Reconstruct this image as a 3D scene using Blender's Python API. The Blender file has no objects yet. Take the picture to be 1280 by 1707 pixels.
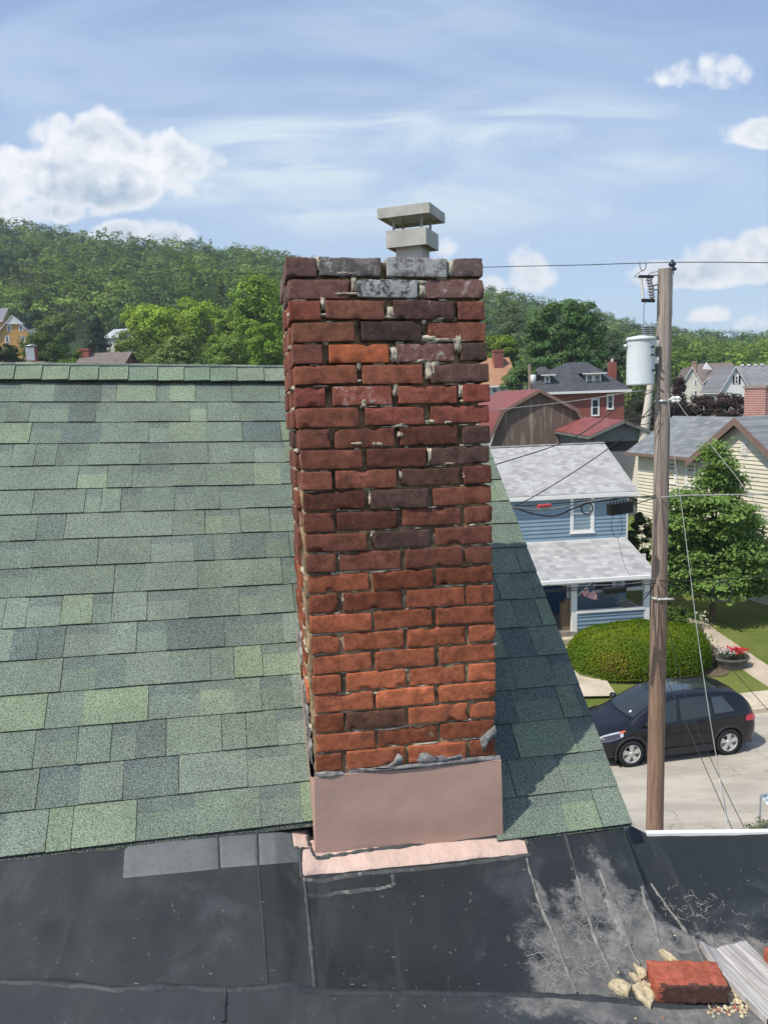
import bpy, bmesh, math, random
import numpy as np
from mathutils import Vector, noise as mnoise
R = math.radians
SC = bpy.context.scene
COL = SC.collection
random.seed(7)
RNG = np.random.default_rng(7)

# ------------------------------------------------------------------ camera
H = 9.16
FPX, CX, CY = 1282., 640., 853.5
TH, RO = R(8.5), R(2.0)
vF = np.array([0, math.cos(TH), -math.sin(TH)])
_r0 = np.array([1., 0, 0]); _u0 = np.array([0, math.sin(TH), math.cos(TH)])
vR = math.cos(RO) * _r0 - math.sin(RO) * _u0
vU = math.sin(RO) * _r0 + math.cos(RO) * _u0
CAM = np.array([0, 0, H])
cd = bpy.data.cameras.new('camera'); cam = bpy.data.objects.new('camera', cd); COL.objects.link(cam)
from mathutils import Matrix
m = Matrix(((vR[0], vU[0], -vF[0], 0), (vR[1], vU[1], -vF[1], 0), (vR[2], vU[2], -vF[2], H), (0, 0, 0, 1)))
cam.matrix_world = m
cd.sensor_fit = 'HORIZONTAL'; cd.sensor_width = 36; cd.lens = 36 * FPX / 1280
cd.clip_start = 0.05; cd.clip_end = 6000
SC.camera = cam

# ------------------------------------------------------------------ light
SUN_EL, SUN_TRAVEL = R(55), R(36)          # light travels towards +x, a bit +y
sdir = Vector((-math.cos(SUN_EL) * math.cos(SUN_TRAVEL), -math.cos(SUN_EL) * math.sin(SUN_TRAVEL), math.sin(SUN_EL)))
sl = bpy.data.lights.new('sun', 'SUN'); sl.energy = 4.6; sl.angle = R(0.53); sl.color = (1, .95, .86)
so = bpy.data.objects.new('sun', sl); COL.objects.link(so)
so.rotation_euler = sdir.to_track_quat('Z', 'Y').to_euler(); so.location = (-30, -20, 60)
SC.view_settings.view_transform = 'Standard'; SC.view_settings.look = 'None'
SC.view_settings.exposure = 0.12; SC.view_settings.gamma = 1
SC.render.film_transparent = False

def ray(px, py): return vF + vR * (px - CX) / FPX + vU * (CY - py) / FPX
def P(px, py, Y):
    d = ray(px, py); return CAM + d * (Y / d[1])
def G(px, py, z):
    d = ray(px, py); return CAM + d * ((z - H) / d[2])
def XZ(px, py):
    d = ray(px, py); return d[0] / d[1], d[2] / d[1]

# ------------------------------------------------------------------ world
w = bpy.data.worlds.new('World'); SC.world = w; w.use_nodes = True
nt = w.node_tree; nt.nodes.clear()
def N(nt, t, **k):
    n = nt.nodes.new(t)
    for a, b in k.items(): setattr(n, a, b)
    return n
def lk(nt, a, b): nt.links.new(a, b)
def mth(nt, op, a, b=None, c=None, clamp=False):
    n = N(nt, 'ShaderNodeMath', operation=op); n.use_clamp = clamp
    for i, v in enumerate((a, b, c)):
        if v is None: continue
        if isinstance(v, (int, float)): n.inputs[i].default_value = v
        else: lk(nt, v, n.inputs[i])
    return n.outputs[0]
def mixc(nt, f, a, b, typ='MIX'):
    n = N(nt, 'ShaderNodeMix', data_type='RGBA', blend_type=typ)
    for s, v in (('Factor', f), ('A', a), ('B', b)):
        i = [q for q in n.inputs if q.name == s and q.enabled][0]
        if isinstance(v, (int, float)): i.default_value = v
        elif isinstance(v, tuple): i.default_value = v if len(v) == 4 else (*v, 1)
        else: lk(nt, v, i)
    return [q for q in n.outputs if q.enabled][0]
def noise(nt, vec, sc, det=5, rough=.55, dist=0, dim='3D'):
    n = N(nt, 'ShaderNodeTexNoise', noise_dimensions=dim)
    n.inputs['Scale'].default_value = sc; n.inputs['Detail'].default_value = det
    n.inputs['Roughness'].default_value = rough; n.inputs['Distortion'].default_value = dist
    if vec is not None: lk(nt, vec, n.inputs['Vector'])
    return n.outputs['Fac']
def maprange(nt, v, a, b, c=0, d=1, smooth=True):
    n = N(nt, 'ShaderNodeMapRange'); n.interpolation_type = 'SMOOTHSTEP' if smooth else 'LINEAR'
    lk(nt, v, n.inputs['Value'])
    for k, x in (('From Min', a), ('From Max', b), ('To Min', c), ('To Max', d)): n.inputs[k].default_value = x
    return n.outputs['Result']

sky = N(nt, 'ShaderNodeTexSky', sky_type='NISHITA'); sky.sun_disc = False
sky.sun_elevation = SUN_EL; sky.sun_rotation = math.atan2(sdir.x, sdir.y)
sky.air_density = 1.0; sky.dust_density = 1.2; sky.altitude = 300
geo = N(nt, 'ShaderNodeTexCoord')
sep = N(nt, 'ShaderNodeSeparateXYZ'); lk(nt, geo.outputs['Generated'], sep.inputs[0])
ysafe = mth(nt, 'MAXIMUM', mth(nt, 'ABSOLUTE', sep.outputs[1]), .05)
gx = mth(nt, 'DIVIDE', sep.outputs[0], ysafe); gz = mth(nt, 'DIVIDE', sep.outputs[2], ysafe)
cmb = N(nt, 'ShaderNodeCombineXYZ'); lk(nt, gx, cmb.inputs[0]); lk(nt, gz, cmb.inputs[1]); lk(nt, sep.outputs[1], cmb.inputs[2])
v2 = cmb.outputs[0]
mp = N(nt, 'ShaderNodeMapping'); mp.inputs['Rotation'].default_value = (0, 0, R(-12)); mp.inputs['Scale'].default_value = (.6, 2.0, 1)
lk(nt, v2, mp.inputs['Vector'])
cir = noise(nt, mp.outputs[0], 2.6, 5, .5, .8)
cir = maprange(nt, cir, .44, .68, 0, .62)
lowv = maprange(nt, gz, .05, .55, .42, 0.0)
veil = mth(nt, 'ADD', mth(nt, 'MULTIPLY', cir, maprange(nt, gz, .7, .25, .35, 1)), lowv, clamp=True)
hs = N(nt, 'ShaderNodeHueSaturation'); hs.inputs['Saturation'].default_value = .95; hs.inputs['Value'].default_value = 1.9
lk(nt, sky.outputs[0], hs.inputs['Color'])
c0 = mixc(nt, .35, hs.outputs[0], (3.4, 4.8, 8.6))
c1 = mixc(nt, veil, c0, (6.2, 7.9, 9.6))
n1 = noise(nt, v2, 7.0, 9, .56, .25)
n2 = noise(nt, v2, 19, 6, .6, 0)
mp3 = N(nt, 'ShaderNodeMapping'); mp3.inputs['Location'].default_value = (.022, -.035, 0); lk(nt, v2, mp3.inputs['Vector'])
n3 = noise(nt, mp3.outputs[0], 7.0, 9, .56, .25)
lit = maprange(nt, mth(nt, 'SUBTRACT', n1, n3), -.10, .10, 0, 1)
CL = [  # px, py, rx, ry, density, flat-bottom grey
    (150, 255, 112, 76, 1.5), (272, 278, 108, 60, 1.4), (10, 305, 110, 64, 1.4), (95, 300, 110, 64, 1.6), (180, 318, 185, 56, 1.6), (40, 352, 180, 38, 1.3),
    (275, 392, 62, 36, 1.4), (205, 392, 70, 30, 1.2),
    (1185, 128, 85, 40, .85), (1275, 226, 80, 38, 1.1), (1240, 445, 160, 50, 1.3), (1120, 462, 80, 34, 1.0), (1285, 428, 90, 52, 1.4),
    (1190, 528, 60, 20, .85), (1265, 540, 70, 26, .9), (880, 458, 46, 44, .75), (815, 478, 40, 34, .8), (745, 415, 36, 30, .7), (1380, 490, 120, 50, .9), (-120, 330, 150, 80, .9)]
tot = None
for px, py, rx, ry, dn in CL:
    x0, z0 = XZ(px, py)
    dx = mth(nt, 'MULTIPLY', mth(nt, 'SUBTRACT', gx, x0), FPX / rx)
    dz = mth(nt, 'MULTIPLY', mth(nt, 'SUBTRACT', gz, z0), FPX / ry)
    dz = mth(nt, 'MULTIPLY', dz, mth(nt, 'ADD', mth(nt, 'MULTIPLY', mth(nt, 'LESS_THAN', dz, 0), .45), 1.))
    r2 = mth(nt, 'ADD', mth(nt, 'MULTIPLY', dx, dx), mth(nt, 'MULTIPLY', dz, dz))
    f = mth(nt, 'MULTIPLY', mth(nt, 'SUBTRACT', 1.0, r2), dn)
    if tot is None: tot = f; zc = None
    else: tot = mth(nt, 'MAXIMUM', tot, f)
ci = None
for px, py, rx, ry, a_ in ((760, 290, 560, 150, .50), (520, 215, 380, 90, .36), (900, 205, 260, 40, .42), (1060, 285, 190, 34, .42), (600, 40, 340, 60, .28), (100, 110, 300, 90, .25), (430, 300, 200, 110, .45), (740, 345, 300, 40, .45)):
    x0, z0 = XZ(px, py); dx = mth(nt, 'MULTIPLY', mth(nt, 'SUBTRACT', gx, x0), FPX / rx); dz = mth(nt, 'MULTIPLY', mth(nt, 'SUBTRACT', gz, z0), FPX / ry)
    f_ = mth(nt, 'MULTIPLY', maprange(nt, mth(nt, 'ADD', mth(nt, 'MULTIPLY', dx, dx), mth(nt, 'MULTIPLY', dz, dz)), 1.3, 0), a_)
    ci = f_ if ci is None else mth(nt, 'ADD', ci, f_)
mp5 = N(nt, 'ShaderNodeMapping'); mp5.inputs['Rotation'].default_value = (0, 0, R(-7)); mp5.inputs['Scale'].default_value = (.8, 3.4, 1); lk(nt, v2, mp5.inputs['Vector'])
st = maprange(nt, noise(nt, mp5.outputs[0], 4.5, 7, .58, 1.2), .34, .66, .25, 1.15)
ci = mth(nt, 'MULTIPLY', mth(nt, 'MULTIPLY', ci, st), mth(nt, 'GREATER_THAN', sep.outputs[1], 0), clamp=True)
c1 = mixc(nt, ci, c1, (7.6, 8.9, 10.0))
front = mth(nt, 'GREATER_THAN', sep.outputs[1], 0)
tot = mth(nt, 'MAXIMUM', tot, -1.0)
dens = mth(nt, 'ADD', tot, mth(nt, 'MULTIPLY', mth(nt, 'SUBTRACT', n1, .5), 2.6))
dens = mth(nt, 'ADD', dens, mth(nt, 'MULTIPLY', mth(nt, 'SUBTRACT', n2, .5), 1.0))
wn = N(nt, 'ShaderNodeTexNoise'); wn.inputs['Scale'].default_value = 16; wn.inputs['Detail'].default_value = 4; lk(nt, v2, wn.inputs['Vector'])
wv = N(nt, 'ShaderNodeVectorMath', operation='MULTIPLY_ADD'); lk(nt, wn.outputs['Color'], wv.inputs[0]); wv.inputs[1].default_value = (.035, .035, 0); lk(nt, v2, wv.inputs[2])
def vor(sc, dx=0, dz=0):
    m_ = N(nt, 'ShaderNodeMapping'); m_.inputs['Location'].default_value = (dx, dz, 0); lk(nt, wv.outputs[0], m_.inputs['Vector'])
    v_ = N(nt, 'ShaderNodeTexVoronoi', feature='F1', voronoi_dimensions='2D'); v_.inputs['Scale'].default_value = sc; v_.inputs['Detail'].default_value = 2.5; v_.inputs['Roughness'].default_value = .5; lk(nt, m_.outputs[0], v_.inputs['Vector']); return v_.outputs['Distance']
vb, vb2 = vor(17), vor(17, .008, -.013)
dens = mth(nt, 'ADD', dens, mth(nt, 'MULTIPLY', mth(nt, 'SUBTRACT', .55, vb), .7))
puff = maprange(nt, mth(nt, 'SUBTRACT', vb2, vb), -.30, .30, 0, 1)
dm = maprange(nt, dens, .05, .70, 0, .97)
dm = mth(nt, 'MULTIPLY', dm, front)
core = maprange(nt, dens, .25, 1.15, 0, 1)
cc_hi = (11.2, 11.2, 11.3); cc_lo = (4.5, 5.7, 7.1)
lit = mth(nt, 'ADD', mth(nt, 'MULTIPLY', lit, .6), mth(nt, 'MULTIPLY', puff, .40), clamp=True)
shade = mth(nt, 'MULTIPLY', core, mth(nt, 'SUBTRACT', 1.0, lit), clamp=True)
cc = mixc(nt, mth(nt, 'MULTIPLY', shade, .95), cc_hi, cc_lo)
c2 = mixc(nt, dm, c1, cc)
bg = N(nt, 'ShaderNodeBackground'); bg.inputs['Strength'].default_value = .088
lk(nt, c2, bg.inputs['Color'])
w.cycles.sampling_method = 'MANUAL'; w.cycles.sample_map_resolution = 512
ow = N(nt, 'ShaderNodeOutputWorld'); lk(nt, bg.outputs[0], ow.inputs[0])

# ------------------------------------------------------------------ object helpers
def tag(o, label=None, cat=None, group=None, kind=None):
    if label: o['label'] = label
    if cat: o['category'] = cat
    if group: o['group'] = group
    if kind: o['kind'] = kind
    return o
def empty(name, loc, rz=0, label=None, cat=None, group=None):
    o = bpy.data.objects.new(name, None); COL.objects.link(o); o.location = tuple(map(float, loc)); o.rotation_euler = (0, 0, rz)
    o.empty_display_size = .2
    return tag(o, label, cat, group)
def norm(v):
    v = np.asarray(v, float); return v / (np.linalg.norm(v) + 1e-12)
class MB:
    def __init__(s): s.v = []; s.f = []; s.c = []; s.sm = []
    def add(s, vs, fs, col=None, smooth=False):
        o = len(s.v); s.v += [tuple(map(float, q)) for q in vs]
        for f in fs: s.f.append(tuple(i + o for i in f)); s.c.append(col); s.sm.append(smooth)
        return s
    def quad(s, a, b, c, d, col=None): return s.add([a, b, c, d], [(0, 1, 2, 3)], col)
    def box(s, lo, hi, col=None):
        x0, y0, z0 = lo; x1, y1, z1 = hi
        v = [(x0, y0, z0), (x1, y0, z0), (x1, y1, z0), (x0, y1, z0), (x0, y0, z1), (x1, y0, z1), (x1, y1, z1), (x0, y1, z1)]
        return s.add(v, [(0, 3, 2, 1), (4, 5, 6, 7), (0, 1, 5, 4), (1, 2, 6, 5), (2, 3, 7, 6), (3, 0, 4, 7)], col)
    def obox(s, o, a, b, c, col=None):   # corner + three edge vectors
        o, a, b, c = map(np.asarray, (o, a, b, c))
        v = [o, o + a, o + a + b, o + b, o + c, o + a + c, o + a + b + c, o + b + c]
        if np.dot(np.cross(a, b), c) < 0:
            return s.add(v, [(0, 1, 2, 3), (4, 7, 6, 5), (0, 4, 5, 1), (1, 5, 6, 2), (2, 6, 7, 3), (3, 7, 4, 0)], col)
        return s.add(v, [(0, 3, 2, 1), (4, 5, 6, 7), (0, 1, 5, 4), (1, 2, 6, 5), (2, 3, 7, 6), (3, 0, 4, 7)], col)
    def slab(s, pts, off, col=None):     # planar polygon extruded by off
        pts = [np.asarray(p, float) for p in pts]; off = np.asarray(off, float); n = len(pts)
        v = pts + [p + off for p in pts]
        nr = sum((np.cross(pts[i], pts[(i + 1) % n]) for i in range(n)))
        fl = np.dot(nr, off) > 0
        fs = [tuple(range(n))[::-1] if fl else tuple(range(n)), tuple(range(n, 2 * n)) if fl else tuple(range(n, 2 * n))[::-1]]
        for i in range(n):
            j = (i + 1) % n
            fs.append((i, j, j + n, i + n) if fl else (j, i, i + n, j + n))
        return s.add(v, fs, col)
    def tube(s, pts, rad, seg=8, col=None, caps=True):
        pts = [np.asarray(p, float) for p in pts]; n = len(pts)
        rad = [rad] * n if isinstance(rad, (int, float)) else list(rad)
        up = None; vs = []; fs = []
        for i, p in enumerate(pts):
            t = norm(pts[min(i + 1, n - 1)] - pts[max(i - 1, 0)])
            if up is None:
                up = np.cross(t, (0, 0, 1.)) if abs(t[2]) < .9 else np.cross(t, (1., 0, 0))
            a = norm(up - t * np.dot(up, t)); up = a; b = np.cross(t, a)
            for k in range(seg):
                q = 2 * math.pi * k / seg; vs.append(p + (a * math.cos(q) + b * math.sin(q)) * rad[i])
        for i in range(n - 1):
            for k in range(seg):
                k2 = (k + 1) % seg; fs.append((i * seg + k, i * seg + k2, (i + 1) * seg + k2, (i + 1) * seg + k))
        s.add(vs, fs, col, True)
        if caps: s.add(vs[:seg][::-1], [tuple(range(seg))], col); s.add(vs[-seg:], [tuple(range(seg))], col)
        return s
    def lathe(s, o, axis, prof, seg=24, col=None, smooth=True):  # prof: (r, h) along axis
        o = np.asarray(o, float); ax = norm(axis); a = norm(np.cross(ax, (0, 0, 1.) if abs(ax[2]) < .9 else (1., 0, 0))); b = np.cross(ax, a)
        vs = []; fs = []
        for r, h in prof:
            for k in range(seg):
                q = 2 * math.pi * k / seg; vs.append(o + ax * h + (a * math.cos(q) + b * math.sin(q)) * r)
        for i in range(len(prof) - 1):
            for k in range(seg):
                k2 = (k + 1) % seg; fs.append((i * seg + k, i * seg + k2, (i + 1) * seg + k2, (i + 1) * seg + k))
        s.add(vs, fs, col, smooth)
        return s
    def build(s, name, mat, parent=None, label=None, cat=None, group=None, kind=None, loc=None):
        me = bpy.data.meshes.new(name)
        L = np.array(loc if loc is not None else (0, 0, 0), float)
        me.from_pydata([tuple(np.array(q) - L) for q in s.v] if loc is not None else s.v, [], s.f)
        me.materials.append(mat)
        if any(c is not None for c in s.c):
            at = me.color_attributes.new('tint', 'FLOAT_COLOR', 'CORNER'); arr = []
            for f, c in zip(s.f, s.c):
                c = c if c is not None else (1, 1, 1); c = (*c, 1)[:4] if len(c) == 3 else c
                arr += list(c) * len(f)
            at.data.foreach_set('color', arr)
        me.polygons.foreach_set('use_smooth', s.sm)
        me.validate(); me.update()
        o = bpy.data.objects.new(name, me); COL.objects.link(o)
        if parent is not None: o.parent = parent
        if loc is not None: o.location = tuple(L)
        return tag(o, label, cat, group, kind)
    def shift(s, d):
        d = np.asarray(d, float); s.v = [tuple(np.array(q) + d) for q in s.v]; return s

def catmull(pts, n=8):
    pts = [np.asarray(p, float) for p in pts]
    q = [2 * pts[0] - pts[1]] + pts + [2 * pts[-1] - pts[-2]]; out = []
    for i in range(1, len(q) - 2):
        for k in range(n):
            t = k / n
            out.append(.5 * ((2 * q[i]) + (-q[i - 1] + q[i + 1]) * t + (2 * q[i - 1] - 5 * q[i] + 4 * q[i + 1] - q[i + 2]) * t * t + (-q[i - 1] + 3 * q[i] - 3 * q[i + 1] + q[i + 2]) * t ** 3))
    out.append(pts[-1]); return out

# ------------------------------------------------------------------ materials
def mat(name, base, rough=.7, metal=0, spec=.3, tint=False, n_sc=None, n_amt=.25, bump=None, coat=0, fine=None, dirt=None):
    m = bpy.data.materials.new(name); m.use_nodes = True; nt = m.node_tree; b = nt.nodes['Principled BSDF']
    b.inputs['Roughness'].default_value = rough; b.inputs['Metallic'].default_value = metal
    b.inputs['Specular IOR Level'].default_value = spec; b.inputs['Coat Weight'].default_value = coat
    tc = N(nt, 'ShaderNodeTexCoord').outputs['Object']
    col = None
    if tint:
        a = N(nt, 'ShaderNodeAttribute', attribute_name='tint'); col = a.outputs['Color']
    else:
        q = N(nt, 'ShaderNodeRGB'); q.outputs[0].default_value = (*base, 1); col = q.outputs[0]
    if n_sc:
        f = maprange(nt, noise(nt, tc, n_sc, 6, .6), .3, .7, 1 - n_amt, 1 + n_amt, False)
        g = N(nt, 'ShaderNodeCombineXYZ'); [lk(nt, f, g.inputs[i]) for i in range(3)]
        col = mixc(nt, 1.0, col, g.outputs[0], 'MULTIPLY')
    if fine:
        f = maprange(nt, noise(nt, tc, fine[0], 2, .7), .3, .7, 1 - fine[1], 1 + fine[1], False)
        g = N(nt, 'ShaderNodeCombineXYZ'); [lk(nt, f, g.inputs[i]) for i in range(3)]
        col = mixc(nt, 1.0, col, g.outputs[0], 'MULTIPLY')
    if dirt:   # (scale, lo, hi, colour, amount)
        f = maprange(nt, noise(nt, tc, dirt[0], 8, .65), dirt[1], dirt[2], 0, dirt[4])
        col = mixc(nt, f, col, dirt[3])
    lk(nt, col, b.inputs['Base Color'])
    if bump:
        bp = N(nt, 'ShaderNodeBump'); bp.inputs['Strength'].default_value = bump[1]; bp.inputs['Distance'].default_value = bump[2]
        lk(nt, noise(nt, tc, bump[0], 6, .65), bp.inputs['Height']); lk(nt, bp.outputs[0], b.inputs['Normal'])
    return m

def brickmat(name, c1, c2, mortar, scale, bw, rh, ms=.012, rough=.85, axis='XZ', squash=0):
    m = bpy.data.materials.new(name); m.use_nodes = True; nt = m.node_tree; b = nt.nodes['Principled BSDF']
    b.inputs['Roughness'].default_value = rough; b.inputs['Specular IOR Level'].default_value = .2
    tc = N(nt, 'ShaderNodeTexCoord').outputs['Object']; sp = N(nt, 'ShaderNodeSeparateXYZ'); lk(nt, tc, sp.inputs[0])
    cb = N(nt, 'ShaderNodeCombineXYZ')
    lk(nt, sp.outputs[0] if axis == 'X' else sp.outputs[1] if axis == 'Y' else mth(nt, 'ADD', sp.outputs[0], sp.outputs[1]), cb.inputs[0])
    lk(nt, sp.outputs[2], cb.inputs[1])
    t = N(nt, 'ShaderNodeTexBrick'); lk(nt, cb.outputs[0], t.inputs['Vector'])
    t.inputs['Scale'].default_value = 1; t.inputs['Brick Width'].default_value = bw; t.inputs['Row Height'].default_value = rh
    t.inputs['Mortar Size'].default_value = ms; t.inputs['Color1'].default_value = (*c1, 1); t.inputs['Color2'].default_value = (*c2, 1); t.inputs['Mortar'].default_value = (*mortar, 1)
    t.offset = .5
    f = maprange(nt, noise(nt, tc, 1.3, 6, .6), .3, .7, .9, 1.1, False)
    g = N(nt, 'ShaderNodeCombineXYZ'); [lk(nt, f, g.inputs[i]) for i in range(3)]
    lk(nt, mixc(nt, 1.0, t.outputs['Color'], g.outputs[0], 'MULTIPLY'), b.inputs['Base Color'])
    return m
M = {}
M['white'] = mat('white_paint', (.74, .73, .70), .5, n_sc=3, n_amt=.06)
M['offwhite'] = mat('offwhite_paint', (.62, .60, .54), .6, n_sc=3, n_amt=.08)
M['glass'] = mat('dark_glass', (.03, .04, .05), .06, spec=.8)
M['paleglass'] = mat('curtained_glass', (.30, .36, .37), .12, spec=.8, n_sc=2)
M['black'] = mat('black_rubber', (.012, .012, .014), .45)
M['wire'] = mat('wire_black', (.02, .02, .022), .5)
M['wiregrey'] = mat('wire_grey', (.26, .26, .25), .45, n_sc=6, n_amt=.3)
M['steel'] = mat('galvanised_steel', (.42, .43, .44), .4, metal=.6, n_sc=8, n_amt=.2)
M['porcelain'] = mat('porcelain', (.22, .24, .27), .3)
M['bluesiding'] = mat('blue_vinyl_siding', (.195, .275, .335), .55, n_sc=1.2, n_amt=.08)
M['beigesiding'] = mat('cream_vinyl_siding', (.62, .57, .44), .6, n_sc=.8, n_amt=.08)
M['dimblue'] = mat('porch_paint', (.10, .15, .19), .6, n_sc=2)
M['brown'] = mat('brown_trim', (.19, .125, .10), .6, n_sc=2, n_amt=.15)
M['leaf'] = None

# ------------------------------------------------------------------ ground / terrain
PSI = R(9.8)
es = np.array([math.cos(PSI), math.sin(PSI)]); ns_ = np.array([-math.sin(PSI), math.cos(PSI)])
K0 = G(1250, 1191, 0)[:2]
def sk(x, y): return (x - K0[0]) * ns_[0] + (y - K0[1]) * ns_[1]
def sm01(t):
    t = np.clip(t, 0, 1); return t * t * (3 - 2 * t)
CRX = [-400, 0, 100, 200, 300, 400, 480, 600, 800, 1000, 1040, 1120, 1200, 1280, 1700]
CRY = [350, 378, 392, 404, 414, 426, 434, 460, 500, 530, 545, 556, 566, 560, 545]
def terr(x, y):
    x = np.asarray(x, float); y = np.asarray(y, float)
    s = sk(x, y); yy = np.maximum(y, 1)
    a = 640 + FPX * x / yy
    z = np.where(s < 1.12, -.05, .13 + .40 * sm01((s - 1.12) / 6.5) * sm01((1230 - a) / 130))
    left = sm01((800 - a) / 300)
    z = z + np.clip(y - 42, 0, 170) * (.035 + .115 * left)
    crest_py = np.interp(a, CRX, CRY)
    hy = 662 - (a - 640) * .035
    yc = 420 + 60 * (1 - left)
    zc = H + (hy - crest_py) / FPX * yc - 8.5 - 8.0 * left - 2.5
    t = sm01((y - (190 - 20 * left)) / (yc - 190))
    z = np.where(y > 170, z + (zc - z) * t, z)
    und = 2.5 * np.sin(x * .021 + 1) * np.cos(y * .017) * sm01((y - 200) / 100)
    z = z + und
    z = np.where(y > yc, z - (y - yc) * .04, z)
    return z
def tz(x, y): return float(terr(x, y))
def sheet(xs, ys, zf, name, mt, **k):
    X, Y = np.meshgrid(xs, ys); Z = zf(X, Y); nx, ny = len(xs), len(ys)
    me = bpy.data.meshes.new(name); co = np.stack([X, Y, Z], -1).reshape(-1, 3)
    i = np.arange((nx - 1) * (ny - 1)); r, c = i // (nx - 1), i % (nx - 1); a = r * nx + c
    fc = np.stack([a, a + 1, a + nx + 1, a + nx], 1)
    me.from_pydata(co.tolist(), [], fc.tolist()); me.materials.append(mt); me.polygons.foreach_set('use_smooth', [True] * len(fc)); me.update()
    o = bpy.data.objects.new(name, me); COL.objects.link(o); return tag(o, **k)
def grassmat():
    m = mat('grass', (.1, .14, .03), .9, spec=.1); nt = m.node_tree; b = nt.nodes['Principled BSDF']
    tc = N(nt, 'ShaderNodeTexCoord').outputs['Object']
    a = maprange(nt, noise(nt, tc, .35, 6, .6), .35, .65); c = maprange(nt, noise(nt, tc, 14, 4, .7), .3, .7)
    col = mixc(nt, a, (.125, .160, .030), (.20, .215, .060)); col = mixc(nt, mth(nt, 'MULTIPLY', c, .5), col, (.075, .12, .02))
    sy = N(nt, 'ShaderNodeSeparateXYZ'); lk(nt, tc, sy.inputs[0]); col = mixc(nt, maprange(nt, sy.outputs[1], 66, 95), col, (.030, .050, .018))
    lk(nt, col, b.inputs['Base Color'])
    bp = N(nt, 'ShaderNodeBump'); bp.inputs['Strength'].default_value = .8; bp.inputs['Distance'].default_value = .06
    lk(nt, noise(nt, tc, 22, 3, .7), bp.inputs['Height']); lk(nt, bp.outputs[0], b.inputs['Normal']); return m
M['grass'] = grassmat()
xs = np.concatenate([-np.geomspace(900, 30, 30), np.linspace(-29, 45, 150), np.geomspace(46, 900, 34)])
ys = np.concatenate([np.linspace(-60, 10, 8), np.linspace(11, 60, 140), np.geomspace(61, 900, 70)])
sheet(xs, ys, terr, 'ground', M['grass'], kind='structure')

def strip(s0, s1, z, name, mt, t0=-60, t1=60, n=60, th=0, kerb=None, **k):
    mb = MB()
    q = lambda t, s, zz: (K0[0] + es[0] * t + ns_[0] * s, K0[1] + es[1] * t + ns_[1] * s, zz)
    mb.quad(q(t0, s0, z), q(t1, s0, z), q(t1, s1, z), q(t0, s1, z))
    if kerb is not None: mb.quad(q(t0, s0, kerb), q(t1, s0, kerb), q(t1, s0, z), q(t0, s0, z))
    return mb.build(name, mt, **k)
def roadmat():
    m = mat('road', (.3, .28, .25), .85, spec=.2); nt = m.node_tree; b = nt.nodes['Principled BSDF']
    tc = N(nt, 'ShaderNodeTexCoord').outputs['Object']
    mp = N(nt, 'ShaderNodeMapping'); mp.inputs['Rotation'].default_value = (0, 0, -PSI); mp.inputs['Scale'].default_value = (.35, 1.3, 1); lk(nt, tc, mp.inputs['Vector'])
    a = maprange(nt, noise(nt, mp.outputs[0], 1.3, 7, .65), .35, .65); c = maprange(nt, noise(nt, tc, 30, 3, .8), .25, .75)
    col = mixc(nt, a, (.36, .325, .265), (.50, .45, .37)); col = mixc(nt, mth(nt, 'MULTIPLY', c, .35), col, (.26, .235, .20))
    vo = N(nt, 'ShaderNodeTexVoronoi', feature='DISTANCE_TO_EDGE'); vo.inputs['Scale'].default_value = .55
    mp2 = N(nt, 'ShaderNodeMapping'); lk(nt, tc, mp2.inputs['Vector'])
    nn = N(nt, 'ShaderNodeTexNoise'); nn.inputs['Scale'].default_value = 1.6; nn.inputs['Detail'].default_value = 5; lk(nt, tc, nn.inputs['Vector'])
    va = N(nt, 'ShaderNodeVectorMath', operation='MULTIPLY_ADD'); lk(nt, nn.outputs['Color'], va.inputs[0]); va.inputs[1].default_value = (1.6, 1.6, 0); lk(nt, tc, va.inputs[2])
    lk(nt, va.outputs[0], vo.inputs['Vector'])
    cr = maprange(nt, vo.outputs['Distance'], 0, .022, .55, 0)
    col = mixc(nt, mth(nt, 'MULTIPLY', cr, maprange(nt, noise(nt, tc, .7, 3), .45, .6)), col, (.09, .085, .075))
    lk(nt, col, b.inputs['Base Color'])
    bp = N(nt, 'ShaderNodeBump'); bp.inputs['Strength'].default_value = .4; bp.inputs['Distance'].default_value = .01
    lk(nt, noise(nt, tc, 45, 3, .7), bp.inputs['Height']); lk(nt, bp.outputs[0], b.inputs['Normal']); return m
M['road'] = roadmat()
M['concrete'] = mat('concrete', (.50, .43, .32), .85, n_sc=1.2, n_amt=.18, fine=(40, .15), bump=(50, .3, .005))
M['concrete2'] = mat('concrete_path', (.46, .38, .28), .85, n_sc=1.5, n_amt=.2, fine=(40, .15))
strip(-9.5, 0, 0, 'street', M['road'], kind='structure')
strip(-12.5, -9.5, .12, 'near_pavement', M['concrete'], kind='structure')
def pavement():
    mb = MB(); q = lambda t, s, zz: (K0[0] + es[0] * t + ns_[0] * s, K0[1] + es[1] * t + ns_[1] * s, zz)
    t = -40
    while t < 45:
        L = 1.5; a, b = t + .008, t + L - .008
        mb.quad(q(a, .17, .135), q(b, .17, .135), q(b, 1.12, .14), q(a, 1.12, .14)); t += L
    mb.quad(q(-40, .16, .125), q(45, .16, .125), q(45, 1.14, .125), q(-40, 1.14, .125))
    mb.build('pavement', M['concrete'], kind='structure')
    mb = MB(); t = -40
    while t < 45:
        a, b = t + .006, t + 2.4 - .006
        mb.obox(q(a, 0, -.02), np.array([*(es * (b - a)), 0]), np.array([*(ns_ * .155), 0]), (0, 0, .15)); t += 2.4
    mb.build('kerb', M['concrete'], kind='structure')
pavement()
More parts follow.
